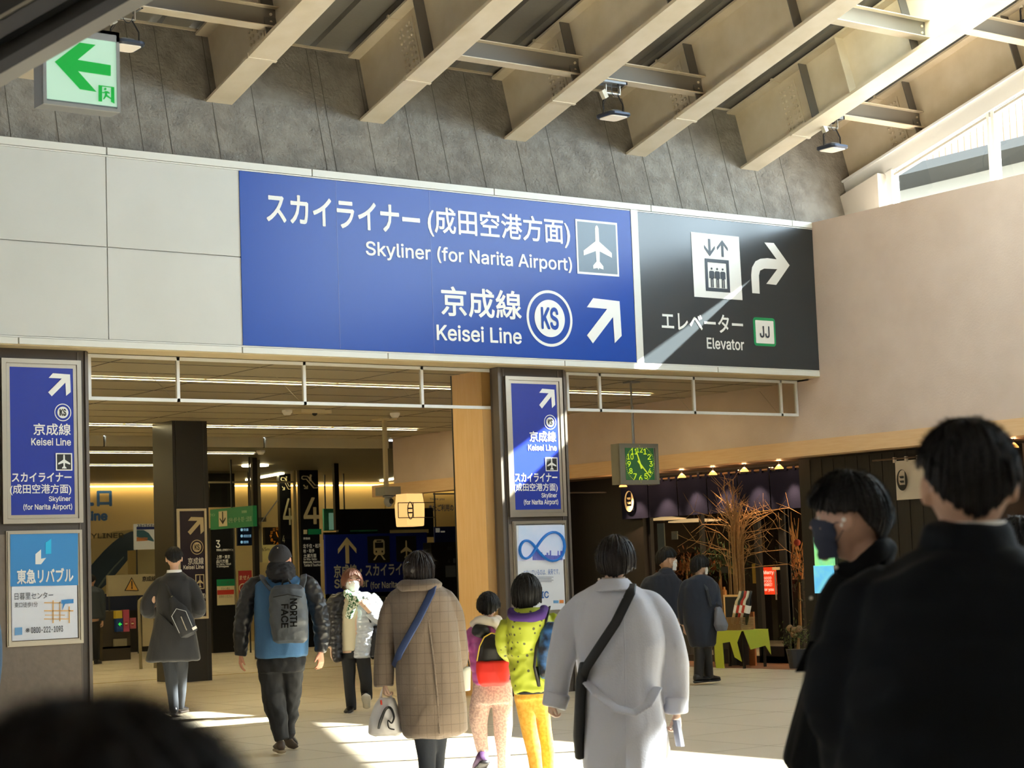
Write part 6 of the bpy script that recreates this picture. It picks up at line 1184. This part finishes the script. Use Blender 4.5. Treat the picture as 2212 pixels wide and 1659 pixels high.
# ---- child in pink
F = Fig(13.5); L = F.head(1055, 1283, 1336, 8)
F.core += [F.limb([(1054, 1322, 10), (1054, 1345, 11)]), F.torso([(1350, 1025, 1088, .07), (1400, 1026, 1090, .09), (1470, 1030, 1095, .09)]), F.limb([(1020, 1372, 12), (985, 1404, 10, -.04), (952, 1424, 7, -.1)]), F.hand(949, 1426, -.1, (-1, .1, -.05), (0, .8, -.6), .135, .8, 1), F.limb([(1088, 1372, 12), (1098, 1420, 10, .1), (1094, 1450, 7, .25)]), F.hand(1094, 1450, .25, (0, -.8, .5), (1, 0, 0), .13, .6, 1),
    F.limb([(1046, 1490, 18), (1034, 1560, 13), (1043, 1635, 8)]), F.limb([(1083, 1490, 18), (1086, 1570, 13, .05), (1089, 1672, 8, .1)])]
r = F.body('small child in a pink padded jacket and speckled pink trousers', SK)
F.hair(r, HB, front=60, side=96, back=122, drop_b=.03, vol=.12, wave=.02, seed=9, strands=400, slen=.02)
F.cloth(r, 'jacket', [F.torso([(1344, 1036, 1074, .08), (1354, 1020, 1086, .11), (1372, 1012, 1094, .13), (1420, 1016, 1098, .14), (1474, 1024, 1100, .14), (1480, 1030, 1096, .1)]), F.limb([(1028, 1368, 17), (1006, 1386, 18), (982, 1406, 16, -.04), (955, 1424, 13, -.1)]), F.limb([(1084, 1368, 16), (1098, 1395, 16, .06), (1098, 1440, 13, .2)])], mat('pink_nylon', 'b0549a', .45, bump=(9, .2)), .006, 10, (1, 1, 1), quilt=(48, .007), seed=12)
F.cloth(r, 'fleece_hood', [F.limb([(1022, 1350, 8, -.06), (1040, 1340, 10, -.12), (1064, 1344, 10, -.13), (1078, 1352, 9, -.1), (1074, 1336, 8, 0)]), F.torso([(1334, 1034, 1076, .08), (1348, 1026, 1080, .11)])], mat('fleece_white', 'e6ddd0', .95), .008, 18, seed=3)
F.cloth(r, 'hood_lining', [F.limb([(1026, 1360, 12, -.12), (1040, 1364, 14, -.15), (1052, 1360, 10, -.13)])], m_black, .003, seed=3)
part('cuff', tube([F.P(955, 1424, -.1), F.P(947, 1427, -.1)], .033, 12), mat('fleece_white', 'e6ddd0', .95), r)
F.cloth(r, 'trousers', [F.torso([(1470, 1024, 1104, .12), (1500, 1022, 1106, .12), (1518, 1022, 1106, .11)]), F.limb([(1042, 1505, 23), (1034, 1550, 19), (1037, 1590, 15), (1043, 1626, 12)]), F.limb([(1085, 1505, 23), (1086, 1560, 20, .03), (1088, 1610, 16, .06), (1089, 1664, 13, .1)])], mat('speckled_pink', 'c3a89c', .9, var=(75, 'a58c86', .08)), .007, seed=5)
F.shoe(r, 1043, 1652, -.04, -20, mat('shoe_purple', '4a2c58', .5), m_shk, .2, .5); F.shoe(r, 1089, 1682, .12, 0, mat('shoe_purple', '4a2c58', .5), m_shk, .2)
b = thing('child_backpack', 'small black backpack with a red lower pocket on the child in pink', 'backpack', F.P(1062, 1480, -.2)); m_red = mat('red_fabric', 'd92a20', .6)
part('body', remesh(loft([F.ring(1436, 1030, 1099, .06, -.19), F.ring(1400, 1034, 1093, .08, -.19), F.ring(1378, 1042, 1084, .06, -.18), F.ring(1368, 1054, 1070, .03, -.17)]), .007, 2), m_black, b, True)
part('pocket', remesh(loft([F.ring(1481, 1042, 1092, .04, -.2), F.ring(1474, 1034, 1099, .08, -.2), F.ring(1450, 1029, 1101, .09, -.2), F.ring(1430, 1029, 1101, .085, -.2), F.ring(1427, 1031, 1099, .07, -.2)]), .007, 2, fold(.004, 10)), m_red, b, True, 'red lower pocket')
part('piping', tube([F.P(1030, 1428, -.26), F.P(1036, 1396, -.265), F.P(1046, 1376, -.25), F.P(1062, 1367, -.22), F.P(1080, 1373, -.24), F.P(1090, 1390, -.26)], .005, 6), mat('piping_yellow', 'd9b84a', .5), b)
parts('strap', [tube([F.P(1044, 1378, -.14), F.P(1036, 1362, -.1), F.P(1034, 1352, -.02)], .016, 6, True, .4), tube([F.P(1078, 1378, -.14), F.P(1080, 1362, -.1), F.P(1078, 1352, -.02)], .016, 6, True, .4)], m_black, b)
# ---- child in yellow
F = Fig(13.0); L = F.head(1137, 1245, 1312, 12)
F.core += [F.limb([(1137, 1298, 12), (1138, 1325, 12)]), F.torso([(1330, 1104, 1180, .08), (1400, 1106, 1178, .1), (1490, 1112, 1176, .1)]), F.limb([(1096, 1350, 13), (1090, 1395, 11, .05), (1100, 1420, 8, .22)]), F.limb([(1190, 1345, 13), (1206, 1375, 11, .1), (1200, 1360, 8, .3)]), F.hand(1102, 1420, .24, (.3, .1, .9), (0, 1, 0), .14, .6, -1), F.hand(1198, 1358, .32, (-.2, .3, .9), (0, 1, 0), .14, .6, 1),
    F.limb([(1130, 1490, 17), (1146, 1580, 13), (1160, 1690, 8)]), F.limb([(1166, 1490, 15), (1178, 1580, 12, .1), (1184, 1690, 8, .15)])]
r = F.body('girl in a lime yellow patterned jacket with mustard trousers', SK)
F.hair(r, HB, front=58, side=104, back=122, drop_b=.22, drop_s=.2, vol=.13, wave=.02, seed=10, strands=500, slen=.02)
m_yel = mat('lime_print', 'a2ad30', .6); n = m_yel.node_tree.nodes; l = m_yel.node_tree.links; tc = n.new('ShaderNodeTexCoord'); vo = n.new('ShaderNodeTexVoronoi'); vo.inputs['Scale'].default_value = 21; vo.inputs['Randomness'].default_value = .45; l.new(tc.outputs['Object'], vo.inputs['Vector']); rp = n.new('ShaderNodeValToRGB'); rp.color_ramp.interpolation = 'CONSTANT'; rp.color_ramp.elements[0].color = lin('4a4c2a'); rp.color_ramp.elements[1].position = .2; rp.color_ramp.elements[1].color = lin('a2ad30'); l.new(vo.outputs['Distance'], rp.inputs[0]); l.new(rp.outputs[0], n['Principled BSDF'].inputs['Base Color'])
F.cloth(r, 'jacket', [F.torso([(1322, 1112, 1166, .09), (1332, 1098, 1186, .12), (1350, 1088, 1198, .14), (1400, 1096, 1190, .15), (1440, 1102, 1184, .15), (1490, 1108, 1184, .15), (1497, 1112, 1180, .12)]), F.limb([(1100, 1346, 18), (1090, 1370, 18), (1090, 1400, 16, .05), (1104, 1420, 13, .2)]), F.limb([(1188, 1338, 17), (1204, 1350, 16, .04), (1208, 1376, 14, .12), (1202, 1364, 11, .28)])], m_yel, .009, 10, (1, 1, 1.2), seed=13)
F.cloth(r, 'hood', [F.torso([(1314, 1106, 1172, .09, -.05), (1330, 1098, 1182, .13, -.07), (1350, 1098, 1180, .14, -.08), (1385, 1106, 1172, .12, -.09), (1410, 1120, 1158, .06, -.1)])], m_yel, .006, 10, seed=14)
F.cloth(r, 'hood_trim', [F.limb([(1104, 1318, 7, -.06), (1110, 1332, 11, -.15), (1138, 1336, 11, -.19), (1166, 1330, 12, -.16), (1176, 1314, 9, -.06)])], mat('purple_fleece', '43266e', .9), .004, seed=14)
part('hem_band', F.torso([(1492, 1110, 1183, .148), (1497, 1111, 1182, .146)]), m_drk, r)
F.cloth(r, 'trousers', [F.torso([(1485, 1110, 1182, .11), (1510, 1114, 1184, .11)]), F.limb([(1134, 1505, 22), (1140, 1560, 18), (1152, 1620, 15), (1160, 1690, 12)]), F.limb([(1166, 1505, 18), (1174, 1560, 15, .08), (1182, 1620, 13, .1), (1184, 1690, 12, .12)])], mat('mustard_print', 'b48022', .85, var=(45, 'bf9238', .1)), .006, seed=6)
F.shoe(r, 1160, 1700, 0, 0, m_sol, m_sol, .2); F.shoe(r, 1184, 1698, .15, 0, m_sol, m_sol, .2)
m_gal = mat('galaxy_print', '10131f', .5, var=(14, '2f5f98', .12)); b = thing('galaxy_backpack', 'dark blue space print backpack slung on the girl in lime yellow', 'backpack', F.P(1182, 1470, -.2))
part('body', remesh(loft([F.ring(1466, 1170, 1200, .04, -.14), F.ring(1455, 1162, 1208, .08, -.14), F.ring(1400, 1160, 1210, .10, -.14), F.ring(1360, 1166, 1206, .08, -.13), F.ring(1345, 1174, 1198, .04, -.12)]), .007, 2, fold(.005, 12)), m_gal, b, True)
parts('strap', [tube([F.P(1176, 1352, -.15), F.P(1182, 1330, -.14), F.P(1186, 1312, -.02)], .018, 6, True, .4), tube([F.P(1168, 1360, -.16), F.P(1158, 1400, -.2), F.P(1154, 1440, -.2), F.P(1164, 1482, -.18), F.P(1160, 1440, -.16)], .013, 6, True, .4)], m_black, b)
# ---- woman in a grey coat, nearest of the walkers
F = Fig(10.4); L = F.head(1330, 1165, 1253, 10)
F.core += [F.limb([(1326, 1235, 18), (1324, 1262, 19)]), F.torso([(1280, 1272, 1376, .08), (1350, 1268, 1400, .12), (1480, 1280, 1420, .13), (1650, 1290, 1425, .13)]), F.limb([(1256, 1310, 22), (1215, 1420, 17), (1196, 1512, 11)]), F.limb([(1410, 1312, 22), (1452, 1420, 17), (1462, 1540, 11)]),
    F.hand(1192, 1508, 0, (-.1, -.9, .1), (-1, 0, -.3), .165, .9, -1), F.hand(1461, 1538, -.02, (.05, -1, 0), (.8, 0, -.5), .17, .95, 1), F.limb([(1320, 1650, 30), (1325, 1740, 22), (1328, 1800, 14)]), F.limb([(1390, 1650, 30), (1390, 1740, 22), (1388, 1800, 14)])]
r = F.body('woman from behind in a loose pale grey coat, nearest of the walkers', SKL)
F.hair(r, HBR, front=56, side=103, back=126, drop_b=.06, drop_s=.08, vol=.135, wave=.016, seed=12, strands=900, slen=.025)
for x in (1294, 1354): part('earring', ball(F.P(x, 1252, -.0), .008), mat('pearl', 'e8e0d6', .2), r, True)
m_gry = mat('grey_wool', 'cccedb', .9, sheen=.1, bump=(110, .12))
F.cloth(r, 'coat', [F.torso([(1262, 1296, 1354, .10), (1276, 1268, 1376, .14), (1296, 1240, 1408, .17), (1340, 1236, 1428, .20), (1400, 1246, 1434, .21), (1460, 1256, 1432, .22), (1510, 1258, 1434, .23), (1590, 1262, 1438, .24), (1680, 1268, 1440, .25), (1730, 1270, 1440, .25)]),
    F.limb([(1290, 1300, 22), (1262, 1312, 30), (1240, 1342, 31), (1218, 1400, 29), (1206, 1460, 27), (1200, 1508, 25)]), F.limb([(1376, 1300, 22), (1404, 1312, 30), (1430, 1345, 31), (1450, 1410, 29), (1458, 1470, 27), (1459, 1520, 25)])], m_gry, .020, 4.2, (1, 1, .45), seed=15)
F.cloth(r, 'cuff', [F.limb([(1204, 1496, 29), (1196, 1528, 26)])], m_gry, .003, seed=1); F.cloth(r, 'cuff', [F.limb([(1459, 1504, 28), (1461, 1542, 25)])], m_gry, .003, seed=1)
F.cloth(r, 'collar', [F.torso([(1250, 1296, 1352, .11, -.01), (1258, 1286, 1362, .13, -.02), (1276, 1276, 1368, .155, -.04)])], m_gry, .003, seed=1); part('shirt_collar', F.torso([(1247, 1300, 1350, .09), (1256, 1298, 1352, .10)]), mat('collar_beige', 'b8a898', .8), r)
part('back_seam', tube([F.P(1346, 1290, -.19), F.P(1350, 1400, -.235), F.P(1352, 1540, -.255), F.P(1354, 1700, -.27)], .004, 5), m_gry, r)
part('belt', remesh(tube([F.P(1262, 1466, -.10), F.P(1290, 1500, -.26), F.P(1330, 1530, -.29), F.P(1370, 1540, -.29), F.P(1400, 1522, -.27), F.P(1420, 1484, -.18)], .034, 10, True, .25), .006, 1), m_gry, r, True)
F.cloth(r, 'trousers', [F.limb([(1320, 1680, 34), (1325, 1740, 28), (1328, 1800, 20)]), F.limb([(1390, 1680, 34), (1390, 1740, 28), (1388, 1800, 20)])], m_drk, .005); F.shoe(r, 1327, 1818, 0, 0, m_shk, m_sod); F.shoe(r, 1388, 1814, .1, 0, m_shk, m_sod)
b = thing('crossbody_bag', 'black crossbody bag and wide strap over the pale grey coat', 'bag', F.P(1252, 1600, 0)); part('strap', tube([F.P(1364, 1262, -.10), F.P(1362, 1280, -.19), F.P(1330, 1345, -.235), F.P(1296, 1396, -.24), F.P(1266, 1442, -.2), F.P(1250, 1490, -.08)], .027, 8, True, .2), mat('strap_black', '17181b', .6), b, True)
part('body', remesh(loft([F.ring(1430, 1252, 1272, .03, -.14), F.ring(1470, 1244, 1266, .06, -.1), F.ring(1590, 1238, 1262, .09, -.02), F.ring(1640, 1242, 1262, .06, 0)]), .008, 2), mat('strap_black', '17181b', .6), b, True)
b = thing('smartphone', 'phone held low in the right hand of the woman in the grey coat', 'phone', F.P(1457, 1612, -.03)); part('case', obox(F.P(1450, 1555, -.05), F.P(1460, 1612, -.05) - F.P(1450, 1555, -.05), R0 * .02 + F0 * .02, (R0 * .5 - F0 * .85) * .05), mat('phone_grey', '6d6e76', .25), b)
# ---- big man from behind, close to the camera on the right
m_dwn = mat('down_black', '080b10', .8, bump=(25, .12), spec=.15)
F = Fig(3.6, .008); L = F.head(2092, 922, 1178, 4)
F.core += [F.limb([(2092, 1090, 62), (2090, 1150, 60), (2090, 1210, 66)]), F.torso([(1230, 1920, 2260, .10), (1400, 1880, 2300, .13), (1700, 1900, 2290, .13), (2200, 1900, 2290, .13)]), F.limb([(1905, 1300, 60), (1850, 1520, 50), (1900, 1760, 36, .1)]), F.limb([(2290, 1300, 60), (2370, 1520, 50), (2330, 1760, 36, .1)]),
    F.hand(1905, 1770, .12, (.3, -.8, .4), (-1, 0, 0), .19, .9, -1), F.hand(2330, 1770, .12, (-.3, -.8, .4), (1, 0, 0), .19, .9, 1), F.limb([(2010, 2150, 80), (2005, 2500, 60), (2000, 2860, 36)]), F.limb([(2180, 2150, 80), (2190, 2500, 60), (2195, 2860, 36)])]
r = F.body('tall person from behind in a black down jacket, large at the right edge', SK, vox=.007)
F.hair(r, HB, front=64, side=70, back=120, vol=.085, wave=.02, seed=22, lock=30, strands=9000, slen=.016)
part('shirt_collar', F.torso([(1128, 2012, 2168, .075), (1165, 2004, 2174, .085)]), m_white, r)
F.cloth(r, 'jacket', [F.torso([(1138, 2002, 2172, .085, -.0), (1150, 1996, 2176, .10), (1190, 1984, 2182, .12), (1222, 1930, 2240, .15), (1262, 1872, 2310, .19), (1330, 1832, 2350, .22), (1480, 1812, 2370, .25), (1650, 1806, 2376, .26), (1850, 1812, 2370, .26), (2060, 1824, 2360, .24)]),
    F.limb([(1940, 1290, 70), (1880, 1340, 86), (1842, 1440, 88), (1838, 1560, 84), (1870, 1700, 70, .08), (1900, 1770, 52, .1)]), F.limb([(2250, 1290, 70), (2330, 1340, 86), (2380, 1440, 88), (2390, 1560, 84), (2350, 1700, 70, .08), (2330, 1770, 52, .1)])], m_dwn, .012, 6, (1, 1, 1.6), seed=20, quilt=(21, .010), vox=.011)
F.cloth(r, 'trousers', [F.torso([(2040, 1880, 2300, .2), (2150, 1890, 2300, .2)]), F.limb([(2000, 2140, 110), (2004, 2500, 80), (2000, 2860, 60)]), F.limb([(2190, 2140, 110), (2190, 2500, 80), (2195, 2860, 60)])], m_drk, .008, vox=.014)
F.shoe(r, 2000, 2905, 0, -5, m_shk, m_sod); F.shoe(r, 2195, 2905, 0, 5, m_shk, m_sod)
# ---- masked man in profile
F = Fig(5.35, .008); L = F.head(1835, 1030, 1210, -72)
F.core += [F.limb([(1858, 1150, 36), (1876, 1205, 40), (1884, 1262, 52)]), F.torso([(1290, 1800, 1970, .1), (1450, 1790, 1980, .13), (1900, 1790, 1980, .13)]), F.limb([(1860, 1330, 38, -.16), (1850, 1480, 32, -.18), (1820, 1600, 24, -.2)]), F.hand(1818, 1610, -.2, (0, -1, 0), (-.2, 0, -1), .19, .6, 1), F.limb([(1910, 1330, 38, .18), (1900, 1480, 30, .2), (1880, 1600, 24, .2)]), F.hand(1880, 1610, .2, (0, -1, 0), (.2, 0, 1), .19, .6, -1),
    F.limb([(1850, 1860, 50), (1840, 2100, 38), (1830, 2330, 24)]), F.limb([(1900, 1860, 50), (1910, 2100, 38), (1910, 2330, 24)])]
r = F.body('person in profile with navy face mask, white earbud and long black coat', mat('skin_warm', 'ba9480', .6))
F.eyes(r); mask(F, r, mat('mask_navy', '1d2338', .8), 'navy face mask', lo=-.46, hi=-.03)
F.hair(r, HB, front=70, side=82, back=122, vol=.09, wave=.01, seed=30, lock=26, strands=5000, slen=.022)
part('fringe', remesh(join(*[tube([F.L(sx * .2, .30, .40), F.L(sx * .27, .42, .25), F.L(sx * .30, .42, .13)], [.05 * F.H[4], .035 * F.H[4], .01 * F.H[4]], 8) for sx in (-1.1, -.5, 0, .5, 1.1)]), .004, 1), HB, r, True)
part('earbud', join(ball(F.L(-.37, -.0, -.02), .010), tube([F.L(-.375, .01, -.03), F.L(-.38, .05, -.10)], .004, 8)), m_white, r, True)
m_ct = mat('coat_black', '0a0b0d', .8, spec=.08, bump=(70, .1))
F.cloth(r, 'coat', [F.torso([(1228, 1822, 1936, .09), (1246, 1800, 1952, .13), (1290, 1776, 1982, .17), (1350, 1764, 1996, .20), (1450, 1752, 2004, .22), (1560, 1722, 2010, .24), (1640, 1702, 2016, .25), (1652, 1704, 2016, .24)]), F.limb([(1872, 1290, 40, -.1), (1862, 1360, 48, -.2), (1850, 1470, 46, -.24), (1826, 1590, 38, -.24)]), F.limb([(1912, 1300, 40, .1), (1900, 1460, 44, .24), (1884, 1590, 36, .24)])], m_ct, .010, 6, seed=31, vox=.010)
F.cloth(r, 'collar', [F.limb([(1812, 1226, 18, -.06), (1850, 1232, 20, -.10), (1890, 1196, 20, -.10), (1914, 1180, 20, -.02), (1920, 1196, 18, .08)]), F.torso([(1200, 1866, 1926, .07, .02), (1240, 1840, 1936, .10, .01)])], m_ct, .004, seed=3)
part('coat_strap', obox(F.P(1748, 1385, -.1), F.P(1718, 1452, -.1) - F.P(1748, 1385, -.1), R0 * .028, F0 * .01), m_ct, r); part('snap_buttons', join(ball(F.P(1806, 1226, -.14), .006), ball(F.P(1752, 1292, -.16), .005), ball(F.P(1748, 1452, -.2), .006)), m_alu, r)
F.cloth(r, 'trousers', [F.torso([(1620, 1780, 1960, .16), (1860, 1790, 1970, .16)]), F.limb([(1845, 1850, 60), (1838, 2100, 50), (1830, 2320, 40)]), F.limb([(1905, 1850, 60), (1910, 2100, 50), (1910, 2320, 40)])], m_drk, .008, vox=.014)
F.shoe(r, 1835, 2352, -.05, -80, m_shk, m_sod); F.shoe(r, 1915, 2352, .15, -80, m_shk, m_sod)
# ---- head in the near foreground, out of focus
F = Fig(.95, .008); k_ = FPX / .95; L = F.head(200, 1592, 2600, 0)
def px_(m): return m * FPX / .95
F.core += [F.limb([(200, 2350, 260), (200, 2650, 260), (200, 2900, 320)]), F.torso([(2850, -480, 900, .09), (3400, -560, 960, .12), (5200, -520, 920, .13)])]
r = F.body('out of focus dark haired head in the near foreground at the bottom left', SK, vox=.009)
F.hair(r, mat('hair_near', '120d0b', .6, bump=(60, .2), spec=.2), front=64, side=84, back=118, drop_b=.05, vol=.075, wave=.012, seed=40, strands=12000, slen=.014)
F.cloth(r, 'coat', [F.torso([(2760, -100, 500, .09), (2860, -500, 900, .13), (3300, -720, 1100, .16), (5200, -700, 1080, .18), (6600, -700, 1080, .16)]), F.limb([(-480, 3000, 240), (-720, 4000, 220), (-700, 5000, 180)]), F.limb([(880, 3000, 240), (1120, 4000, 220), (1100, 5000, 180)])], m_ct, .006, vox=.014)
F.cloth(r, 'trousers', [F.limb([(-50, 6400, 380), (-50, 7400, 300), (-50, 7650, 250)]), F.limb([(430, 6400, 380), (430, 7400, 300), (430, 7650, 250)])], m_drk, .004, vox=.016)
# ---- simple walkers further away or cut by the frame
def walker(d, x, ytop, h, ang, label, coat, trouser, skin=SK, hairm=HB, hairk={}, msk=False, hem=.50, wd=.23, cm=.005, step=.14, arms=.06, smooth=3, bare=0):
    """upright person: h = height in metres; photo column x, head top ytop at distance d"""
    F = Fig(d, .009); k = FPX / d; y = lambda m: ytop + m * k; w = lambda m: m * k; A = math.radians(ang); sx = math.cos(A); u = h / 1.7
    F.head(x + math.sin(A) * w(.02), ytop + w(.02), ytop + w(.235 * u), ang)
    tw = abs(sx) * .5 + .5
    def sh(sgn): return x + sgn * w(.19 * u) * sx, -sgn * .19 * u * math.sin(A)
    arms_ = []
    for sgn in (-1, 1):
        ax_, az = sh(sgn); arms_.append([(ax_ * .6 + x * .4, y(.32 * u), w(.05 * u), az * .6), (ax_, y(.36 * u), w(.062 * u), az), (ax_ + sgn * w(.03) * sx, y(.62 * u), w(.056 * u), az), (ax_ + sgn * w(.02) * sx + w(arms) * math.sin(A) * sgn, y(.86 * u), w(.045 * u), az + arms * sgn)])
    feet = []
    F.core += [F.limb([(x, y(.2 * u), w(.055)), (x, y(.30 * u), w(.06))]), F.torso([(y(.30 * u), x - w(.15 * tw), x + w(.15 * tw), .08), (y(.55 * u), x - w(.15 * tw), x + w(.15 * tw), .10), (y(.92 * u), x - w(.15 * tw), x + w(.15 * tw), .10)])]
    legs = []
    for sgn in (-1, 1):
        lx = x + sgn * w(.085) * sx; lz = -sgn * .085 * math.sin(A); st = sgn * step; legs.append([(lx, y(.88 * u), w(.088), lz), (lx + w(st * .5) * math.sin(A), y(1.25 * u), w(.065), lz + st * .5 * math.cos(A)), (lx + w(st) * math.sin(A), y(h - .10), w(.05), lz + st * math.cos(A))]); feet.append(legs[-1][-1])
        F.core.append(F.limb([(p[0], p[1], p[2] * .75, p[3]) for p in legs[-1]]))
    for a_, sgn in zip(arms_, (-1, 1)): F.core.append(F.limb([(p[0], p[1], p[2] * .7, p[3]) for p in a_])); F.core.append(F.hand(a_[-1][0], a_[-1][1] + w(.02), a_[-1][3], (0, -1, 0), (sgn * sx, 0, -sgn * math.sin(A)), .17, .7, sgn))
    r = F.body(label, skin); F.hair(r, hairm, **dict(dict(front=60, side=84, back=112, vol=.09, wave=.02, seed=int(x) % 50), **hairk))
    if msk: mask(F, r, MSK)
    dp = .17 if abs(sx) > .6 else wd
    F.cloth(r, 'coat', [F.torso([(y(.235 * u), x - w(.07), x + w(.07), .08), (y(.27 * u), x - w(.13 * tw), x + w(.13 * tw), .12), (y(.34 * u), x - w(wd * .98 * tw), x + w(wd * .98 * tw), dp), (y(.6 * u), x - w(wd * tw), x + w(wd * tw), dp), (y(h * hem), x - w(wd * 1.05 * tw), x + w(wd * 1.05 * tw), dp), (y(h * hem) + w(.02), x - w(wd * tw), x + w(wd * tw), dp * .9)])] + [F.limb([(p[0], p[1], p[2] * 1.15, p[3]) for p in a_]) for a_ in arms_], coat, cm * 1.4, 7, seed=int(x) % 30)
    F.cloth(r, 'trousers', [F.limb([(p[0], p[1], p[2] * 1.1, p[3]) for p in l]) for l in legs], trouser, .005)
    for f_ in feet: F.shoe(r, f_[0], y(h - .018), f_[3], ang, m_shk, m_sod, .26)
    return F, r
m_nvy = mat('coat_navy', '1c2231', .85, sheen=.15, bump=(70, .12))
F = Fig(25.0); L = F.head(1440, 1184, 1236, 68)
F.core += [F.limb([(1438, 1222, 9), (1436, 1244, 10)]), F.torso([(1246, 1410, 1458, .07), (1300, 1404, 1462, .1), (1350, 1410, 1462, .1)]), F.limb([(1398, 1258, 8), (1391, 1300, 7), (1398, 1334, 6, -.1)]), F.limb([(1464, 1260, 8), (1471, 1300, 7), (1468, 1334, 6, -.05)]), F.hand(1398, 1334, -.1, (.1, -1, 0), (-1, 0, 0), .18, .7, -1), F.hand(1468, 1334, -.05, (0, -1, 0), (1, 0, 0), .18, .7, 1), F.limb([(1424, 1345, 11), (1424, 1400, 8), (1424, 1448, 6)]), F.limb([(1448, 1345, 11), (1452, 1400, 8), (1454, 1450, 6)])]
r = F.body('man in a dark navy jacket and white mask looking right before the shop', SK); mask(F, r, MSK); F.hair(r, HB, front=58, side=78, back=112, vol=.07, wave=.02, seed=51)
F.cloth(r, 'jacket', [F.torso([(1234, 1424, 1452, .08), (1244, 1402, 1462, .12), (1258, 1390, 1470, .14), (1300, 1394, 1472, .15), (1334, 1398, 1470, .15), (1338, 1402, 1466, .13)]), F.limb([(1412, 1254, 8), (1398, 1260, 11), (1388, 1296, 11), (1392, 1322, 10, -.06), (1400, 1334, 8, -.1)]), F.limb([(1454, 1256, 8), (1464, 1262, 11), (1473, 1296, 11), (1471, 1330, 9, -.05)])], m_nvy, .008, 9, seed=52)
F.cloth(r, 'collar', [F.torso([(1228, 1426, 1452, .085), (1240, 1418, 1458, .11)])], m_nvy, .003); part('turtleneck', F.torso([(1224, 1430, 1450, .065), (1232, 1428, 1452, .075)]), mat('knit_grey', '4a4a50', .9), r)
F.cloth(r, 'trousers', [F.torso([(1332, 1408, 1464, .12), (1350, 1408, 1464, .12)]), F.limb([(1424, 1350, 15), (1424, 1400, 12), (1424, 1450, 9)]), F.limb([(1448, 1350, 14), (1452, 1400, 12), (1454, 1452, 9)])], mat('chino_beige', 'b09a86', .85), .005)
F.shoe(r, 1425, 1457, 0, 60, m_shk, m_sod); F.shoe(r, 1455, 1457, 0, 60, m_shk, m_sod)
F = Fig(23.4); L = F.head(1512, 1202, 1244, 62)
F.core += [F.limb([(1511, 1232, 8), (1510, 1250, 9)]), F.torso([(1256, 1488, 1536, .07), (1310, 1484, 1540, .1), (1380, 1494, 1540, .1)]), F.limb([(1482, 1264, 8), (1476, 1310, 7), (1478, 1352, 6, .05)]), F.limb([(1540, 1266, 8), (1546, 1305, 7, -.05), (1550, 1318, 6, -.15)]), F.hand(1478, 1352, .05, (0, -1, 0), (-1, 0, 0), .17, .7, -1), F.hand(1550, 1316, -.16, (.2, -1, 0), (1, 0, -.3), .17, 1.0, 1), F.limb([(1510, 1380, 10), (1510, 1430, 8), (1508, 1462, 6)]), F.limb([(1526, 1380, 10), (1528, 1430, 8, .1), (1532, 1462, 6, .15)])]
r = F.body('woman in a dark navy coat and white mask walking right past the shop', SKL); mask(F, r, MSK); F.hair(r, HB, front=62, side=96, back=122, drop_b=.06, vol=.11, wave=.02, seed=53)
F.cloth(r, 'coat', [F.torso([(1242, 1500, 1526, .09), (1252, 1484, 1540, .13), (1268, 1474, 1548, .15), (1310, 1472, 1552, .17), (1350, 1478, 1550, .18), (1390, 1490, 1546, .17), (1396, 1494, 1542, .15)]), F.limb([(1494, 1258, 8), (1482, 1266, 11), (1474, 1305, 11), (1478, 1346, 9, .05)]), F.limb([(1532, 1260, 8), (1541, 1268, 11), (1549, 1300, 11, -.05), (1550, 1314, 9, -.14)])], m_nvy, .008, 8, seed=54)
part('lapel', tube([F.P(1518, 1248, -.1), F.P(1528, 1275, -.17), F.P(1536, 1310, -.175)], .02, 6, True, .3), m_steel, r)
F.cloth(r, 'boots', [F.limb([(1510, 1392, 12), (1510, 1430, 11), (1509, 1466, 10)]), F.limb([(1526, 1392, 12), (1528, 1430, 11, .1), (1531, 1464, 10, .15)])], m_shk, .004, vox=.008); F.shoe(r, 1509, 1472, -.02, 55, m_shk, m_shk, .25); F.shoe(r, 1531, 1470, .15, 55, m_shk, m_shk, .25)
b = thing('tote_bag', 'grey fabric bag held by the woman walking past the shop', 'bag', F.P(1557, 1362, -.1)); part('body', remesh(loft([F.ring(1362, 1548, 1570, .05, -.2), F.ring(1350, 1543, 1572, .07, -.2), F.ring(1325, 1544, 1562, .06, -.2), F.ring(1312, 1546, 1556, .03, -.2)]), .008, 2, fold(.008, 12)), mat('bag_grey', '6c6f7a', .6), b, True); part('handle', tube([F.P(1549, 1315, -.2), F.P(1547, 1300, -.2), F.P(1552, 1314, -.2)], .008, 6), m_black, b)
walker(29.5, 1730, 1194, 1.62, -80, 'person with dark hair bending over flowers inside the shop', m_nvy, m_drk, hem=.55)
walker(35.5, 196, 1240, 1.68, 10, 'dark figure standing by the ticket gates behind the left pillar', mat('coat_slate', '343c44', .9), m_drk, hem=.48)
walker(8.0, 2205, 1115, 1.66, 0, 'person with dark wavy hair at the right edge behind the big jacket', m_nvy, m_drk, hem=.5, hairk=dict(vol=.12, wave=.06, strands=1500, slen=.03, side=96, back=120))
walker(11.0, -93, 1215, 1.62, 20, 'person in blue cut off by the left edge of the picture', mat('coat_denim', '3d5a78', .8), m_dk2, hem=.52, arms=-.05, wd=.2)
